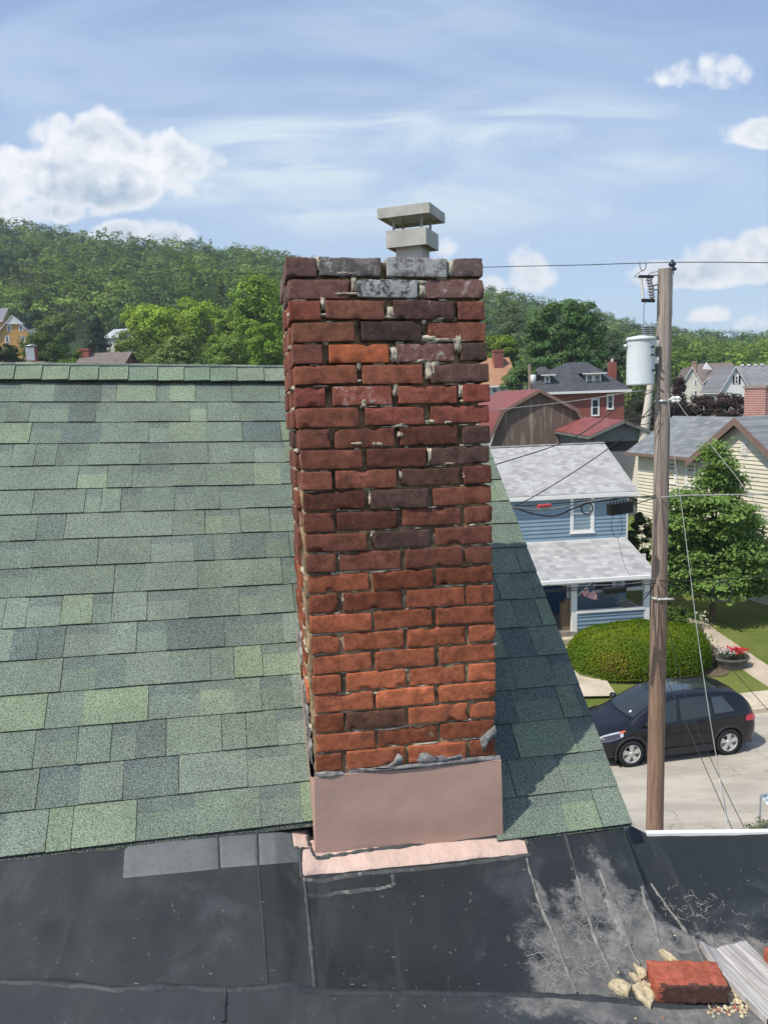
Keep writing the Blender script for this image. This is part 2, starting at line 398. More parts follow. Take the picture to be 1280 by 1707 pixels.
def gpath(pts, wd, name, mt, dz=.015, **k):
    mb = MB(); pts = catmull([G(a, b, .4)[:2] for a, b in pts], 10); L = []
    for i, p in enumerate(pts):
        t = norm(pts[min(i + 1, len(pts) - 1)] - pts[max(i - 1, 0)]); n = np.array([-t[1], t[0]])
        r = []
        for sgn in (-1, 1):
            q = p + n * wd / 2 * sgn; r.append((q[0], q[1], tz(*q) + dz))
        L.append(r)
    for i in range(len(L) - 1): mb.quad(L[i][0], L[i + 1][0], L[i + 1][1], L[i][1])
    for i in range(len(L) - 1):
        for sd in (0, 1):
            a, b = L[i][sd], L[i + 1][sd]; mb.quad(a, b, (b[0], b[1], b[2] - .1), (a[0], a[1], a[2] - .1))
    return mb.build(name, mt, **k)
gpath([(1150, 1028), (1195, 1056), (1245, 1090), (1290, 1120), (1360, 1160)], .95, 'garden_path', M['concrete2'], kind='structure')
gpath([(968, 1085), (978, 1118), (1000, 1152)], 1.0, 'porch_path', M['concrete'], .10, kind='structure')

# ------------------------------------------------------------------ near house frame
def W(v): return np.array(v, float) + CAM
BR = W((.372, 2.477, -1.516))
EE = norm((.9765, .211, -.0357)); UU = np.array([-.1223, .7256, .6771]); UU = norm(UU - EE * (UU @ EE)); NN = np.cross(EE, UU)
def RP(e, u, n=0): return BR + EE * e + UU * u + NN * n
house = empty('house', (0, 4.6, 0), 0, 'house with the green shingle roof and black rubber lower deck around the tall brick chimney', 'house')
HL = np.array([0, 4.6, 0])
def hb(mb, name, mt, parent=None, **k):
    mb.shift(-HL); return mb.build(name, mt, parent or house, **k)

def shinglemat():
    m = mat('green_shingle', (.2, .3, .2), .9, spec=.15); nt = m.node_tree; b = nt.nodes['Principled BSDF']
    tc = N(nt, 'ShaderNodeTexCoord').outputs['Object']
    a = N(nt, 'ShaderNodeAttribute', attribute_name='tint').outputs['Color']
    g1 = noise(nt, tc, 260, 2, .6); g2 = noise(nt, tc, 420, 0, .5)
    f = maprange(nt, g1, .36, .66, .42, 1.72, False); g = N(nt, 'ShaderNodeCombineXYZ'); [lk(nt, f, g.inputs[i]) for i in range(3)]
    col = mixc(nt, 1.0, a, g.outputs[0], 'MULTIPLY')
    col = mixc(nt, mth(nt, 'MULTIPLY', maprange(nt, g2, .60, .68), .5), col, (.42, .44, .36))
    big = maprange(nt, noise(nt, tc, 3.5, 5, .6), .35, .65, .88, 1.12, False); g = N(nt, 'ShaderNodeCombineXYZ'); [lk(nt, big, g.inputs[i]) for i in range(3)]
    col = mixc(nt, 1.0, col, g.outputs[0], 'MULTIPLY')
    lk(nt, col, b.inputs['Base Color'])
    bp = N(nt, 'ShaderNodeBump'); bp.inputs['Strength'].default_value = .55; bp.inputs['Distance'].default_value = .002
    lk(nt, g1, bp.inputs['Height']); lk(nt, bp.outputs[0], b.inputs['Normal']); return m
M['shingle'] = shinglemat()
LT = [(.156, .204, .128), (.156, .198, .134)]; MD = [(.124, .159, .120), (.134, .168, .132), (.116, .150, .116)]; DK = [(.092, .120, .103), (.082, .108, .098)]
def rake_e(u): return .487 - .032 * u
def shingle_roof():
    rn = random.Random(3); mb = MB(); pitch = .1385
    for k in range(-1, 17):
        u0 = .116 + k * pitch
        segs = [(-3.2, rake_e(u0))] if k >= 0 else [(.0, rake_e(u0))]
        for ea, eb in segs:
            e = ea - rn.random() * .1; low = rn.random() < .5
            while e < eb:
                wd = rn.uniform(.07, .25) if not low else rn.uniform(.06, .19)
                e1 = min(e + wd, eb)
                if eb - e1 < .03: e1 = eb
                r = rn.random()
                c = rn.choice(LT if r < .16 else (DK if r > .90 else MD)) if not low else rn.choice(MD if r < .74 else (DK if r > .84 else LT))
                j = rn.uniform(.9, 1.1); c = tuple(q * j for q in c)
                th = .0075 if not low else .0045; jb = rn.uniform(-.0012, .0012)
                ub = u0 + jb; ut = u0 + pitch + .012
                A = lambda ee, uu, nn: RP(min(ee, rake_e(uu)) if ee >= eb - 1e-6 else ee, uu, nn)
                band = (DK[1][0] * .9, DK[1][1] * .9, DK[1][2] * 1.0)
                if low and rn.random() < .75:
                    us = ub + pitch * rn.uniform(.6, .72)
                    tt = (us - ub) / (ut - ub)
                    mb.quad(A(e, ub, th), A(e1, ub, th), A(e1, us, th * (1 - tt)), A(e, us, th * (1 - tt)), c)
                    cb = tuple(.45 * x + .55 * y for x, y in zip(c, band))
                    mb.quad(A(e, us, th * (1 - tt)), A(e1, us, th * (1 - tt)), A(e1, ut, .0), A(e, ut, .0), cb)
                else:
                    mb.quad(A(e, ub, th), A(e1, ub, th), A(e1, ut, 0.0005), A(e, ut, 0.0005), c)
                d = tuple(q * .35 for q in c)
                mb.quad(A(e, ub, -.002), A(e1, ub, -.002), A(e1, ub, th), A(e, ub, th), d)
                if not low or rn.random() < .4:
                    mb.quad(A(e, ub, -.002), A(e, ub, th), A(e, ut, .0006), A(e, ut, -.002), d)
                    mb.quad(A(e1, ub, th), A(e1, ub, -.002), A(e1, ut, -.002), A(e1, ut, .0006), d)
                if rn.random() < .35: e1g = e1 + .0022
                else: e1g = e1
                e = e1g; low = not low if rn.random() < .85 else low
    # under-layer (felt) closing the gaps, and the far slope
    mb.quad(RP(-3.3, .10, -.003), RP(rake_e(.1), .10, -.003), RP(rake_e(2.4), 2.4, -.003), RP(-3.3, 2.4, -.003), (.03, .04, .035))
    mb.quad(RP(.0, -.03, -.0035), RP(rake_e(0), -.03, -.0035), RP(rake_e(.1), .101, -.0035), RP(0, .101, -.0035), (.03, .04, .035))
    back = norm(np.array([UU[0], UU[1], -UU[2]])) * 2.6
    a, b = RP(-3.3, 2.4, -.003), RP(rake_e(2.4), 2.4, -.003)
    mb.quad(a, b, b + back, a + back, MD[0])
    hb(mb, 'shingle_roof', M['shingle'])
    # ridge vent and caps
    mb = MB(); mb.obox(RP(-3.2, 2.335, .002), EE * 3.61, UU * .11, NN * .018)
    hb(mb, 'ridge_vent', mat('ridge_vent_plastic', (.02, .035, .035), .7))
    mb = MB(); e = -3.2; rr = random.Random(5)
    bk = norm(np.array([UU[0], UU[1], -UU[2]])); nb = np.cross(EE, bk)
    while e < .40:
        L = rr.uniform(.118, .142); e1 = min(e + L, .41); c = rr.choice([(.135, .185, .125), (.15, .20, .13), (.12, .165, .12), (.155, .19, .14)])
        for n0, n1, uu in ((.020, .0, 0),):
            f0, f1 = .024, .030
            lo = 2.328 + rr.uniform(-.002, .002)
            p = [RP(e, lo, f0), RP(e1 + .004, lo, f1), RP(e1 + .004, 2.425, f1), RP(e, 2.425, f0)]
            mb.quad(*p, c)
            q = [RP(e, 2.425, f0), RP(e1 + .004, 2.425, f1)]
            top = [q[0] + bk * .014 + np.array([0, 0, .004]), q[1] + bk * .014 + np.array([0, 0, .004])]
            mb.quad(q[0], q[1], top[1], top[0], c); mb.quad(top[0], top[1], top[1] + bk * .12, top[0] + bk * .12, c)
            d = tuple(x * .35 for x in c)
            mb.quad(RP(e, lo, f0 - .006), RP(e1 + .004, lo, f0 - .006), p[1], p[0], d)
            mb.quad(RP(e1 + .004, lo, f0 - .004), RP(e1 + .004, 2.425, f0 - .004), p[2], p[1], d)
        e = e1 + .0005 if e1 < .40 else 1
    hb(mb, 'ridge_cap', M['shingle'])
shingle_roof()

# rubber deck as a height field
E0 = RP(-1.627, .105, -.004); E1 = RP(.49, -.03, -.004)
SA = math.tan(R(21))
en = norm(EE[:2]); dn_ = np.array([-en[1], en[0]])         # horizontal up-slope direction
Z0 = RP(0, -.03, -.006)
kE = EE[2] / np.linalg.norm(EE[:2])
def Apl(x, y):
    dx, dy = x - Z0[0], y - Z0[1]; a = dx * en[0] + dy * en[1]; b = dx * dn_[0] + dy * dn_[1]
    du = .142 * min(max((-.64 - a) / .14, 0), 1)
    return Z0[2] + kE * a + SA * b + du * (UU[2] - SA * math.hypot(UU[0], UU[1]))
def hit(px, py, fn):
    d = ray(px, py); t = 1.2
    for i in range(150):
        p = CAM + d * t
        if p[2] <= fn(p[0], p[1]): break
        t += .03
    a, b = t - .03, t
    for i in range(12):
        t = (a + b) / 2; p = CAM + d * t
        if p[2] <= fn(p[0], p[1]): b = t
        else: a = t
    return p
S0 = hit(0, 1637, Apl); S1 = hit(960, 1656, Apl)
ks = (S1[2] - S0[2]) / np.linalg.norm((S1 - S0)[:2])
sn = norm((S1 - S0)[:2]); sdn = np.array([-sn[1], sn[0]])
def Dpl(x, y):
    dx, dy = x - S0[0], y - S0[1]; a = dx * sn[0] + dy * sn[1]; b = dx * sdn[0] + dy * sdn[1]
    a = min(a, 1.9)
    return S0[2] + ks * a + .05 * b
V = [hit(1042, 1380, Apl)]
zR = Dpl(*hit(1200, 1600, Dpl)[:2])
Q0 = hit(1200, 1552, Dpl)
WE0, WE1 = None, None
def Rpl(x, y):   # right slope rising to the drip edge
    return Q0[2] + .30 * (y - Q0[1] - .03 * (x - Q0[0]))
V = np.array([hit(1040, 1378, Apl)[:2], hit(1072, 1462, Apl)[:2], hit(1100, 1530, Apl)[:2], hit(1168, 1590, Dpl)[:2], hit(1215, 1707, Dpl)[:2]])
V = np.vstack([V[0] + (V[0] - V[1]) * 3, V])
def side(x, y):   # signed distance, >0 right of the valley
    yy = V[:, 1][::-1]; xx = V[:, 0][::-1]
    return x - np.interp(y, yy, xx)
def DH(x, y):
    L = max(Apl(x, y), Dpl(x, y)) if True else 0
    d = Dpl(x, y); A = Apl(x, y); k = .02
    L = .5 * (A + d + math.sqrt((A - d) ** 2 + k * k))
    r = Rpl(x, y); r = .5 * (r + d + math.sqrt((r - d) ** 2 + .03 ** 2))
    t = side(x, y); t = min(max((t + .02) / .07, 0), 1); t = t * t * (3 - 2 * t)
    wob = .0055 * mnoise.noise((x * 5, y * 3.2, 0)) + .0028 * mnoise.noise((x * 17, y * 9, 3))
    return L * (1 - t) + r * t + wob
def Mh(px, py): return hit(px, py, DH)
e0 = hit(1050, 1391, Rpl); e1 = hit(1280, 1388, Rpl)
edir = norm((e1 - e0)[:2])
def edgeY(x): return e0[1] + (x - e0[0]) * edir[1] / edir[0]
def deck():
    mb = MB(); nx, ny = 330, 190; xs = np.linspace(-2.6, 2.6, nx); vs = []
    for j in range(ny):
        for i in range(nx):
            x = xs[i]
            yeave = RP(-.5, .16)[1] + (x - RP(-.5, .16)[0]) * EE[1] / EE[0]
            if x < .1: yt = yeave
            else: yt = yeave + (edgeY(x) - yeave) * sm01((x - .84) / .10)
            if x >= .94: yt = edgeY(x)
            y = .9 + (yt - .9) * (j / (ny - 1)); vs.append((x, y, DH(x, y)))
    fs = [(j * nx + i, j * nx + i + 1, (j + 1) * nx + i + 1, (j + 1) * nx + i) for j in range(ny - 1) for i in range(nx - 1)]
    mb.add(vs, fs, None, True)
    # rear lip down behind the drip edge
    hb(mb, 'rubber_deck', rubbermat())
def rubbermat():
    m = mat('epdm_rubber', (.03, .035, .04), .55, spec=.35); nt = m.node_tree; b = nt.nodes['Principled BSDF']
    tc = N(nt, 'ShaderNodeTexCoord').outputs['Object']
    col = mixc(nt, maprange(nt, noise(nt, tc, 1.1, 5, .6), .35, .65), (.028, .031, .031), (.044, .047, .047))
    sp0 = N(nt, 'ShaderNodeSeparateXYZ'); lk(nt, tc, sp0.inputs[0])
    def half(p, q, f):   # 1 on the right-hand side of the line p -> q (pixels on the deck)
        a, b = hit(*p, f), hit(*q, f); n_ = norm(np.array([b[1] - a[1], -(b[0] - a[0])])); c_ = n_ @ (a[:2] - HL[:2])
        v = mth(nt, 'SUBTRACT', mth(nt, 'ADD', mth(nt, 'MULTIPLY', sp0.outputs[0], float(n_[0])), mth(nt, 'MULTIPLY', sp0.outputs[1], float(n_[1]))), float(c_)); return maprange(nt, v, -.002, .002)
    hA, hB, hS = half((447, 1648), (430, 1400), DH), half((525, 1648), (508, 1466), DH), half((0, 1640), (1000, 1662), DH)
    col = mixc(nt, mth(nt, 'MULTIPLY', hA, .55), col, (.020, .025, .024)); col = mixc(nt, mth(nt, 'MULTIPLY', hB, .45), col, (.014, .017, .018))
    col = mixc(nt, mth(nt, 'MULTIPLY', hS, .75), col, (.044, .048, .050))
    col = mixc(nt, mth(nt, 'MULTIPLY', maprange(nt, noise(nt, tc, 4.2, 8, .7, .6), .50, .72), .35), col, (.10, .105, .11))
    mps = N(nt, 'ShaderNodeMapping'); mps.inputs['Rotation'].default_value = (0, 0, R(-14)); mps.inputs['Scale'].default_value = (9, 1.2, 1); lk(nt, tc, mps.inputs['Vector'])
    col = mixc(nt, mth(nt, 'MULTIPLY', maprange(nt, noise(nt, mps.outputs[0], 1.0, 6, .6), .52, .68), .30), col, (.085, .09, .09))
    col = mixc(nt, mth(nt, 'MULTIPLY', maprange(nt, noise(nt, tc, 150, 2, .5), .735, .77), .5), col, (.26, .26, .24))
    sp = N(nt, 'ShaderNodeSeparateXYZ'); lk(nt, tc, sp.inputs[0])
    def blob(c, rx, ry, rot=0):
        mp = N(nt, 'ShaderNodeMapping', vector_type='TEXTURE'); mp.inputs['Location'].default_value = (c[0] - HL[0], c[1] - HL[1], 0); mp.inputs['Rotation'].default_value = (0, 0, rot); mp.inputs['Scale'].default_value = (rx, ry, 1e3)
        lk(nt, tc, mp.inputs['Vector']); l = N(nt, 'ShaderNodeVectorMath', operation='LENGTH'); lk(nt, mp.outputs[0], l.inputs[0]); return l.outputs['Value']
    n1 = noise(nt, tc, 9, 8, .7); n2 = noise(nt, tc, 38, 5, .75, 1.0)
    dust = None
    for (px, py, rx, ry, rt, a) in ((960, 1600, .17, .22, .25, .8), (1085, 1590, .16, .22, .2, 1.0), (1150, 1620, .25, .16, 0, 1.0), (1230, 1610, .35, .13, 0, 1.0), (1010, 1680, .35, .06, 0, .85), (1180, 1690, .4, .06, 0, .8), (1035, 1500, .05, .18, .25, .7), (905, 1500, .025, .07, .2, 1.0), (990, 1500, .045, .10, .25, .8), (930, 1630, .12, .09, 0, .9)):
        c = hit(px, py, DH); d = blob(c, rx, ry, rt)
        f = mth(nt, 'ADD', mth(nt, 'SUBTRACT', 1.15, d), mth(nt, 'ADD', mth(nt, 'MULTIPLY', mth(nt, 'SUBTRACT', n1, .5), 2.4), mth(nt, 'MULTIPLY', mth(nt, 'SUBTRACT', n2, .5), 1.0)))
        f = mth(nt, 'MULTIPLY', maprange(nt, f, .05, .6), a)
        dust = f if dust is None else mth(nt, 'MAXIMUM', dust, f)
    dust = mth(nt, 'MULTIPLY', dust, maprange(nt, n2, .3, .6, .55, 1, False), clamp=True)
    dcol = mixc(nt, maprange(nt, n1, .35, .65), (.095, .098, .096), (.21, .20, .185))
    col = mixc(nt, dust, col, dcol)
    lk(nt, col, b.inputs['Base Color'])
    rr = mixc(nt, dust, (.5, .5, .5), (.9, .9, .9)); lk(nt, rr, b.inputs['Roughness'])
    rf = maprange(nt, noise(nt, tc, 2.3, 6, .6), .35, .65, .26, .50, False)
    lk(nt, mth(nt, 'MAXIMUM', rf, dust), b.inputs['Roughness'])
    bp = N(nt, 'ShaderNodeBump'); bp.inputs['Strength'].default_value = .5; bp.inputs['Distance'].default_value = .004
    lk(nt, mth(nt, 'ADD', noise(nt, tc, 6, 4, .5), mth(nt, 'MULTIPLY', noise(nt, tc, 60, 5, .7), .25)), bp.inputs['Height']); lk(nt, bp.outputs[0], b.inputs['Normal']); return m
deck()
def deck_poly(pxs, n=14, off=.004, th=.003, jag=0):
    """conforming patch over a px quad (a,b top left-right, c,d bottom right-left)"""
    a, b, c, d = [np.array(p, float) for p in pxs]; rn = random.Random(int(a[0])); mb = MB(); nx, ny = n * 2, n; vs = []
    for j in range(ny + 1):
        for i in range(nx + 1):
            s, t = i / nx, j / ny; p = (a * (1 - s) + b * s) * (1 - t) + (d * (1 - s) + c * s) * t
            if jag and j in (0, ny): p = p + (0, rn.uniform(-jag, jag))
            q = Mh(*p); bd = i in (0, nx) or j in (0, ny)
            vs.append((q[0], q[1], q[2] + (off if not bd else .0008)))
    fs = [(j * (nx + 1) + i, (j + 1) * (nx + 1) + i, (j + 1) * (nx + 1) + i + 1, j * (nx + 1) + i + 1) for j in range(ny) for i in range(nx)]
    mb.add(vs, fs, None, True); return mb
def ribbon(pts, wd, hgt=.004, seed=0, wob=.3, n=6, fn=None):
    """low sealant bead along a px polyline, wd in metres"""
    rn = random.Random(seed); P3 = catmull([(fn or Mh)(*p) for p in pts], n); mb = MB(); vs = []; K = 5
    for i, p in enumerate(P3):
        t = norm(P3[min(i + 1, len(P3) - 1)][:2] - P3[max(i - 1, 0)][:2]); nn = np.array([-t[1], t[0]])
        w1 = wd / 2 * (1 + rn.uniform(-wob, wob)); h1 = hgt * (1 + rn.uniform(-wob, wob)); sh = rn.uniform(-wob, wob) * wd * .25
        for k in range(K):
            s = -1 + 2 * k / (K - 1); q = p[:2] + nn * (w1 * s + sh)
            vs.append((q[0], q[1], DH(*q) + .0006 + h1 * (1 - s * s)))
    fs = [(i * K + k, i * K + k + 1, (i + 1) * K + k + 1, (i + 1) * K + k) for i in range(len(P3) - 1) for k in range(K - 1)]
    mb.add(vs, fs, None, True); return mb
M['patch'] = mat('grey_rubber_patch', (.115, .125, .125), .6, n_sc=5, n_amt=.2, fine=(60, .1))
M['seal'] = mat('seam_sealant', (.060, .063, .062), .65, n_sc=25, n_amt=.35, bump=(80, .8, .004), dirt=(22, .56, .66, (.24, .24, .21), .7))
M['sealdk'] = mat('seam_rubber', (.035, .038, .042), .5, n_sc=14, n_amt=.3, bump=(60, .6, .003))
M['lightseal'] = mat('weathered_sealant', (.175, .17, .155), .8, n_sc=30, n_amt=.4, bump=(70, .9, .004))
for q in (((208, 1410), (362, 1397), (364, 1450), (205, 1465)), ((366, 1396), (428, 1391), (429, 1443), (368, 1448)), ((431, 1391), (499, 1386), (501, 1438), (432, 1443))):
    hb(deck_poly(q, 10, .004), 'rubber_patch', M['patch'])
def bead(name, mt, pts, wd, h=.004, seed=1, wob=.3, **k): return hb(ribbon(pts, wd, h, seed, wob), name, mt, **k)
bead('seam', M['sealdk'], [(0, 1638), (120, 1641), (200, 1650), (290, 1647), (400, 1650), (520, 1652), (640, 1655), (760, 1657), (900, 1660), (1010, 1667), (1100, 1676), (1190, 1678), (1290, 1676)], .020, .005, 1)
bead('seam', M['sealdk'], [(376, 1650), (375, 1680), (374, 1706)], .012, .005, 2)
bead('seam', M['seal'], [(508, 1466), (513, 1520), (520, 1590), (525, 1648)], .013, .005, 3)
bead('seam', M['sealdk'], [(429, 1394), (433, 1470), (440, 1560), (447, 1648)], .006, .003, 4)
bead('seam', M['seal'], [(512, 1494), (560, 1490), (610, 1484), (652, 1477), (655, 1460)], .013, .004, 5)
bead('seam', M['seal'], [(503, 1466), (580, 1461), (670, 1452), (760, 1443), (885, 1425)], .014, .004, 6)
bead('seam', M['lightseal'], [(878, 1432), (888, 1470), (905, 1520), (925, 1565), (945, 1620), (962, 1658)], .010, .005, 7, .6)
bead('seam', M['lightseal'], [(962, 1462), (975, 1510), (990, 1560), (1008, 1600), (1028, 1638)], .009, .004, 8, .6)
bead('seam', M['lightseal'], [(1000, 1452), (1014, 1490), (1032, 1530), (1050, 1580), (1068, 1612)], .009, .004, 9, .5)
bead('seam', M['lightseal'], [(1070, 1480), (1076, 1508), (1090, 1535), (1098, 1570), (1112, 1582), (1140, 1588), (1160, 1585)], .010, .005, 10, .4)
bead('seam', M['lightseal'], [(1085, 1475), (1110, 1510), (1140, 1550), (1163, 1582), (1175, 1610)], .010, .004, 11, .5)
bead('seam', M['seal'], [(940, 1385), (950, 1420), (962, 1462)], .010, .004, 12, .5)
# a torn, curled strip of weathered sealant
mb = ribbon([(1014, 1494), (1022, 1515), (1034, 1545), (1044, 1568), (1050, 1578)], .038, .007, 21, .45, 5)
hb(mb, 'torn_sealant', M['lightseal'])

# drip edge, fascia, walls
def edges():
    mb = MB(); xs = np.linspace(.93, 3.2, 24); u = np.array([*edir, 0]); n = np.array([-edir[1], edir[0], 0])
    for i in range(len(xs) - 1):
        a = np.array([xs[i], edgeY(xs[i]), 0]); b = np.array([xs[i + 1], edgeY(xs[i + 1]), 0])
        za, zb = Rpl(a[0], a[1]) + .008, Rpl(b[0], b[1]) + .008
        a[2] = za; b[2] = zb
        mb.obox(a - n * .012, b - a, n * .022, (0, 0, -.05))
    hb(mb, 'drip_edge', M['white'])
    mb = MB()
    a = np.array([.55, edgeY(.55), 0]); b = np.array([3.2, edgeY(3.2), 0]); z = Rpl(a[0], a[1]) - .03
    mb.obox((a[0], a[1], z), b - a, -n * .03, (0, 0, -.2))
    # barge board under the rake
    for (ua, ub) in ((-.03, 2.4),):
        p, q = RP(rake_e(ua) - .03, ua, -.012), RP(rake_e(ub) - .03, ub, -.012)
        mb.obox(p, q - p, EE * .02, NN * -.16)
    hb(mb, 'fascia', M['offwhite'])
    mb = MB()
    g = RP(rake_e(0) - .06, 0, -.03); r = RP(rake_e(2.4) - .06, 2.4, -.03); bk = norm(np.array([UU[0], UU[1], -UU[2]])) * 2.6
    l0 = RP(-3.3, 0, -.03); lr = RP(-3.3, 2.4, -.03)
    rb = r + bk; lb = lr + bk
    dz = lambda p: np.array([p[0], p[1], 0])
    mb.add([g, r, rb, dz(rb), dz(g)], [(0, 1, 2, 3, 4)]); mb.quad(lb, rb, dz(rb), dz(lb)); mb.add([l0, lr, lb, dz(lb), dz(l0)], [(0, 4, 3, 2, 1)])
    p = [(.6, edgeY(.6) - .05), (3.1, edgeY(3.1) - .05), (3.1, -3), (-3.3, -3), (-3.3, 2.0)]
    zt = Rpl(.6, edgeY(.6)) - .06
    for i in range(len(p) - 1):
        a, b = p[i], p[i + 1]; zz = zt if i == 0 else zt - .2
        mb.quad((*a, zz), (*b, zz), (*b, 0), (*a, 0))
    hb(mb, 'wall', M['bluesiding'] if False else mat('grey_wall', (.35, .34, .31), .8, n_sc=2))
    mb = MB(); mb.box((-3.3, -3, zt - .5), (3.1, .93, zt - .25)); hb(mb, 'rear_deck', M['sealdk'])
edges()

# ------------------------------------------------------------------ chimney
C0 = W((-.278, 2.464, .44)); CW = norm((.9866, .1624, -.0136)); CDn = norm((.008, -.0469, -.9989))
CB = np.cross(CW, CDn); CB = CB if CB[1] > 0 else -CB
CWID, CDEP, PIT = .635, .50, .0668
def CP(x, y, z): return C0 + CW * x + CB * y + CDn * z
chimney = empty('chimney', CP(.3, .25, 1.9), 0, 'tall old red brick chimney with crumbling mortar and pink metal flashing at its foot', 'chimney')
CL0 = CP(.3, .25, 1.9)
def cb_(mb, name, mt, parent=None, **k):
    mb.shift(-CL0); return mb.build(name, mt, parent or chimney, **k)
def bricksurf():
    m = mat('old_brick', (.3, .1, .06), .9, spec=.15); nt = m.node_tree; b = nt.nodes['Principled BSDF']
    tc = N(nt, 'ShaderNodeTexCoord').outputs['Object']
    at = N(nt, 'ShaderNodeAttribute', attribute_name='tint'); a = at.outputs['Color']; salt = at.outputs['Alpha']
    n1 = noise(nt, tc, 26, 7, .7); n2 = noise(nt, tc, 75, 6, .75); n3 = noise(nt, tc, 11, 7, .7)
    f = maprange(nt, n1, .3, .7, .52, 1.42, False); g = N(nt, 'ShaderNodeCombineXYZ'); [lk(nt, f, g.inputs[i]) for i in range(3)]
    col = mixc(nt, 1.0, a, g.outputs[0], 'MULTIPLY')
    col = mixc(nt, mth(nt, 'MULTIPLY', maprange(nt, n3, .52, .68), .5), col, (.05, .032, .026))
    col = mixc(nt, mth(nt, 'MULTIPLY', maprange(nt, n2, .56, .70), .40), col, (.42, .21, .14))
    col = mixc(nt, mth(nt, 'MULTIPLY', maprange(nt, n2, .30, .42, 1, 0), .6), col, (.03, .018, .015))
    s = mth(nt, 'ADD', mth(nt, 'MULTIPLY', salt, 1.25), mth(nt, 'MULTIPLY', mth(nt, 'SUBTRACT', n1, .5), 2.0))
    s = mth(nt, 'ADD', s, mth(nt, 'MULTIPLY', mth(nt, 'SUBTRACT', n2, .5), 1.6))
    s = maprange(nt, s, .55, .95, 0, .85)
    col = mixc(nt, s, col, (.42, .43, .42))
    lk(nt, col, b.inputs['Base Color'])
    bp = N(nt, 'ShaderNodeBump'); bp.inputs['Strength'].default_value = 1.0; bp.inputs['Distance'].default_value = .0035
    lk(nt, mth(nt, 'ADD', mth(nt, 'MULTIPLY', n1, .25), mth(nt, 'MULTIPLY', n2, .8)), bp.inputs['Height']); lk(nt, bp.outputs[0], b.inputs['Normal']); return m
M['brick'] = bricksurf()
def rbrick(mb, org, ax, ay, az, dims, col, seed, r=.0030, amp=.00042, res=.0075):
    """rounded, worn brick: org centre, unit axes, full dims"""
    hx, hy, hz = (d / 2 for d in dims); h = np.array([hx, hy, hz])
    def ticks(a):
        n = max(3, int(2 * (a - r) / res)); return [-a, -a + r * .45] + list(np.linspace(-a + r, a - r, n)) + [a - r * .45, a]
    T = [ticks(hx), ticks(hy), ticks(hz)]; vs = {}; out = []; fs = []
    A = np.array([ax, ay, az])
    def vid(p):
        key = (round(p[0], 6), round(p[1], 6), round(p[2], 6))
        if key in vs: return vs[key]
        p = np.array(p); q = np.clip(p, -(h - r), h - r); d = p - q; L = np.linalg.norm(d)
        if L > 1e-9: p = q + d / L * r
        s = p * 22 + seed * 7.3
        nz = mnoise.noise((s[0], s[1], s[2])); nz2 = mnoise.noise((s[0] * 3.1, s[1] * 3.1, s[2] * 3.1)); nz3 = mnoise.noise((s[0] * 1.1 + 9, s[1] * 1.1, s[2] * 1.1)); nz4 = mnoise.noise((s[0] * 6.3, s[1] * 6.3, s[2] * 6.3))
        edge = sum(1 for k in range(3) if abs(p[k]) > h[k] - r * 1.6)
        dirn = p / h; dirn = dirn ** 3; dirn = dirn / (np.linalg.norm(dirn) + 1e-9)
        am = amp * (1.0 + 1.2 * (edge >= 2))
        p = p + dirn * (nz * am * 1.0 + nz2 * am * .9 + nz4 * am * 1.1)
        if edge >= 2 and nz3 > .22: p = p - dirn * (nz3 - .22) * .020
        w_ = org + p @ A; vs[key] = len(out); out.append(w_); return vs[key]
    for k in range(3):
        u, v = [(1, 2), (2, 0), (0, 1)][k]
        for sgn in (-1, 1):
            for i in range(len(T[u]) - 1):
                for j in range(len(T[v]) - 1):
                    c = []
                    for (ii, jj) in ((i, j), (i + 1, j), (i + 1, j + 1), (i, j + 1)):
                        p = [0, 0, 0]; p[k] = sgn * h[k]; p[u] = T[u][ii]; p[v] = T[v][jj]; c.append(vid(p))
                    fs.append(tuple(c) if sgn > 0 else tuple(c[::-1]))
    if np.dot(np.cross(ax, ay), az) < 0: fs = [f[::-1] for f in fs]
    mb.add(out, fs, col, True)
# joints of the front face as read from the photo: (x0, x1) in px of the 331 px wide face
FA = [(.000, .097), (.107, .302), (.322, .515), (.543, .635)]
FB = [(.000, .198), (.219, .410), (.437, .635)]
ROWS = [(83,248,260,593,622,942,982,1138),(98,430,465,787,835,1143),(100,268,297,610,657,985,1003,1148),(118,450,487,808,845,1155),(120,278,315,635,672,985,1018,1160),(130,463,492,815,860,1168),(135,295,333,650,685,998,1028,1172),(145,478,508,822,860,1170),
 (155,318,342,665,692,1003,1027,1172),(165,493,517,835,857,1172),(165,328,348,675,700,1013,1035,1183),(178,508,537,845,870,1182),(178,340,358,680,707,1022,1043,1188),(188,518,542,858,885,1187),(190,350,372,697,722,1028,1045,1187),(202,528,550,868,888,1190),
 (205,358,390,703,730,1037,1048,1196),(212,542,558,865,888,1198),(218,370,392,713,733,1043,1063,1205),(228,540,563,880,905,1203),(228,380,408,725,745,1042,1065,1205),(240,552,567,878,902,1205),(240,395,410,725,740,1055,1068,1205),(245,563,577,893,912,1198),(245,383,410,722,743,1045,1072,1205)]
def rowx(k):
    o = []; y = 440 + k * 34.6; nn_ = np.cross(CW, CDn)
    for u in ROWS[k]:
        d = ray(450 + u / 3.2, y); t = ((C0 - CAM) @ nn_) / (d @ nn_); q = CAM + d * t - C0
        o.append((q - CDn * (k * PIT + .03)) @ CW)
    return list(zip(o[0::2], o[1::2]))
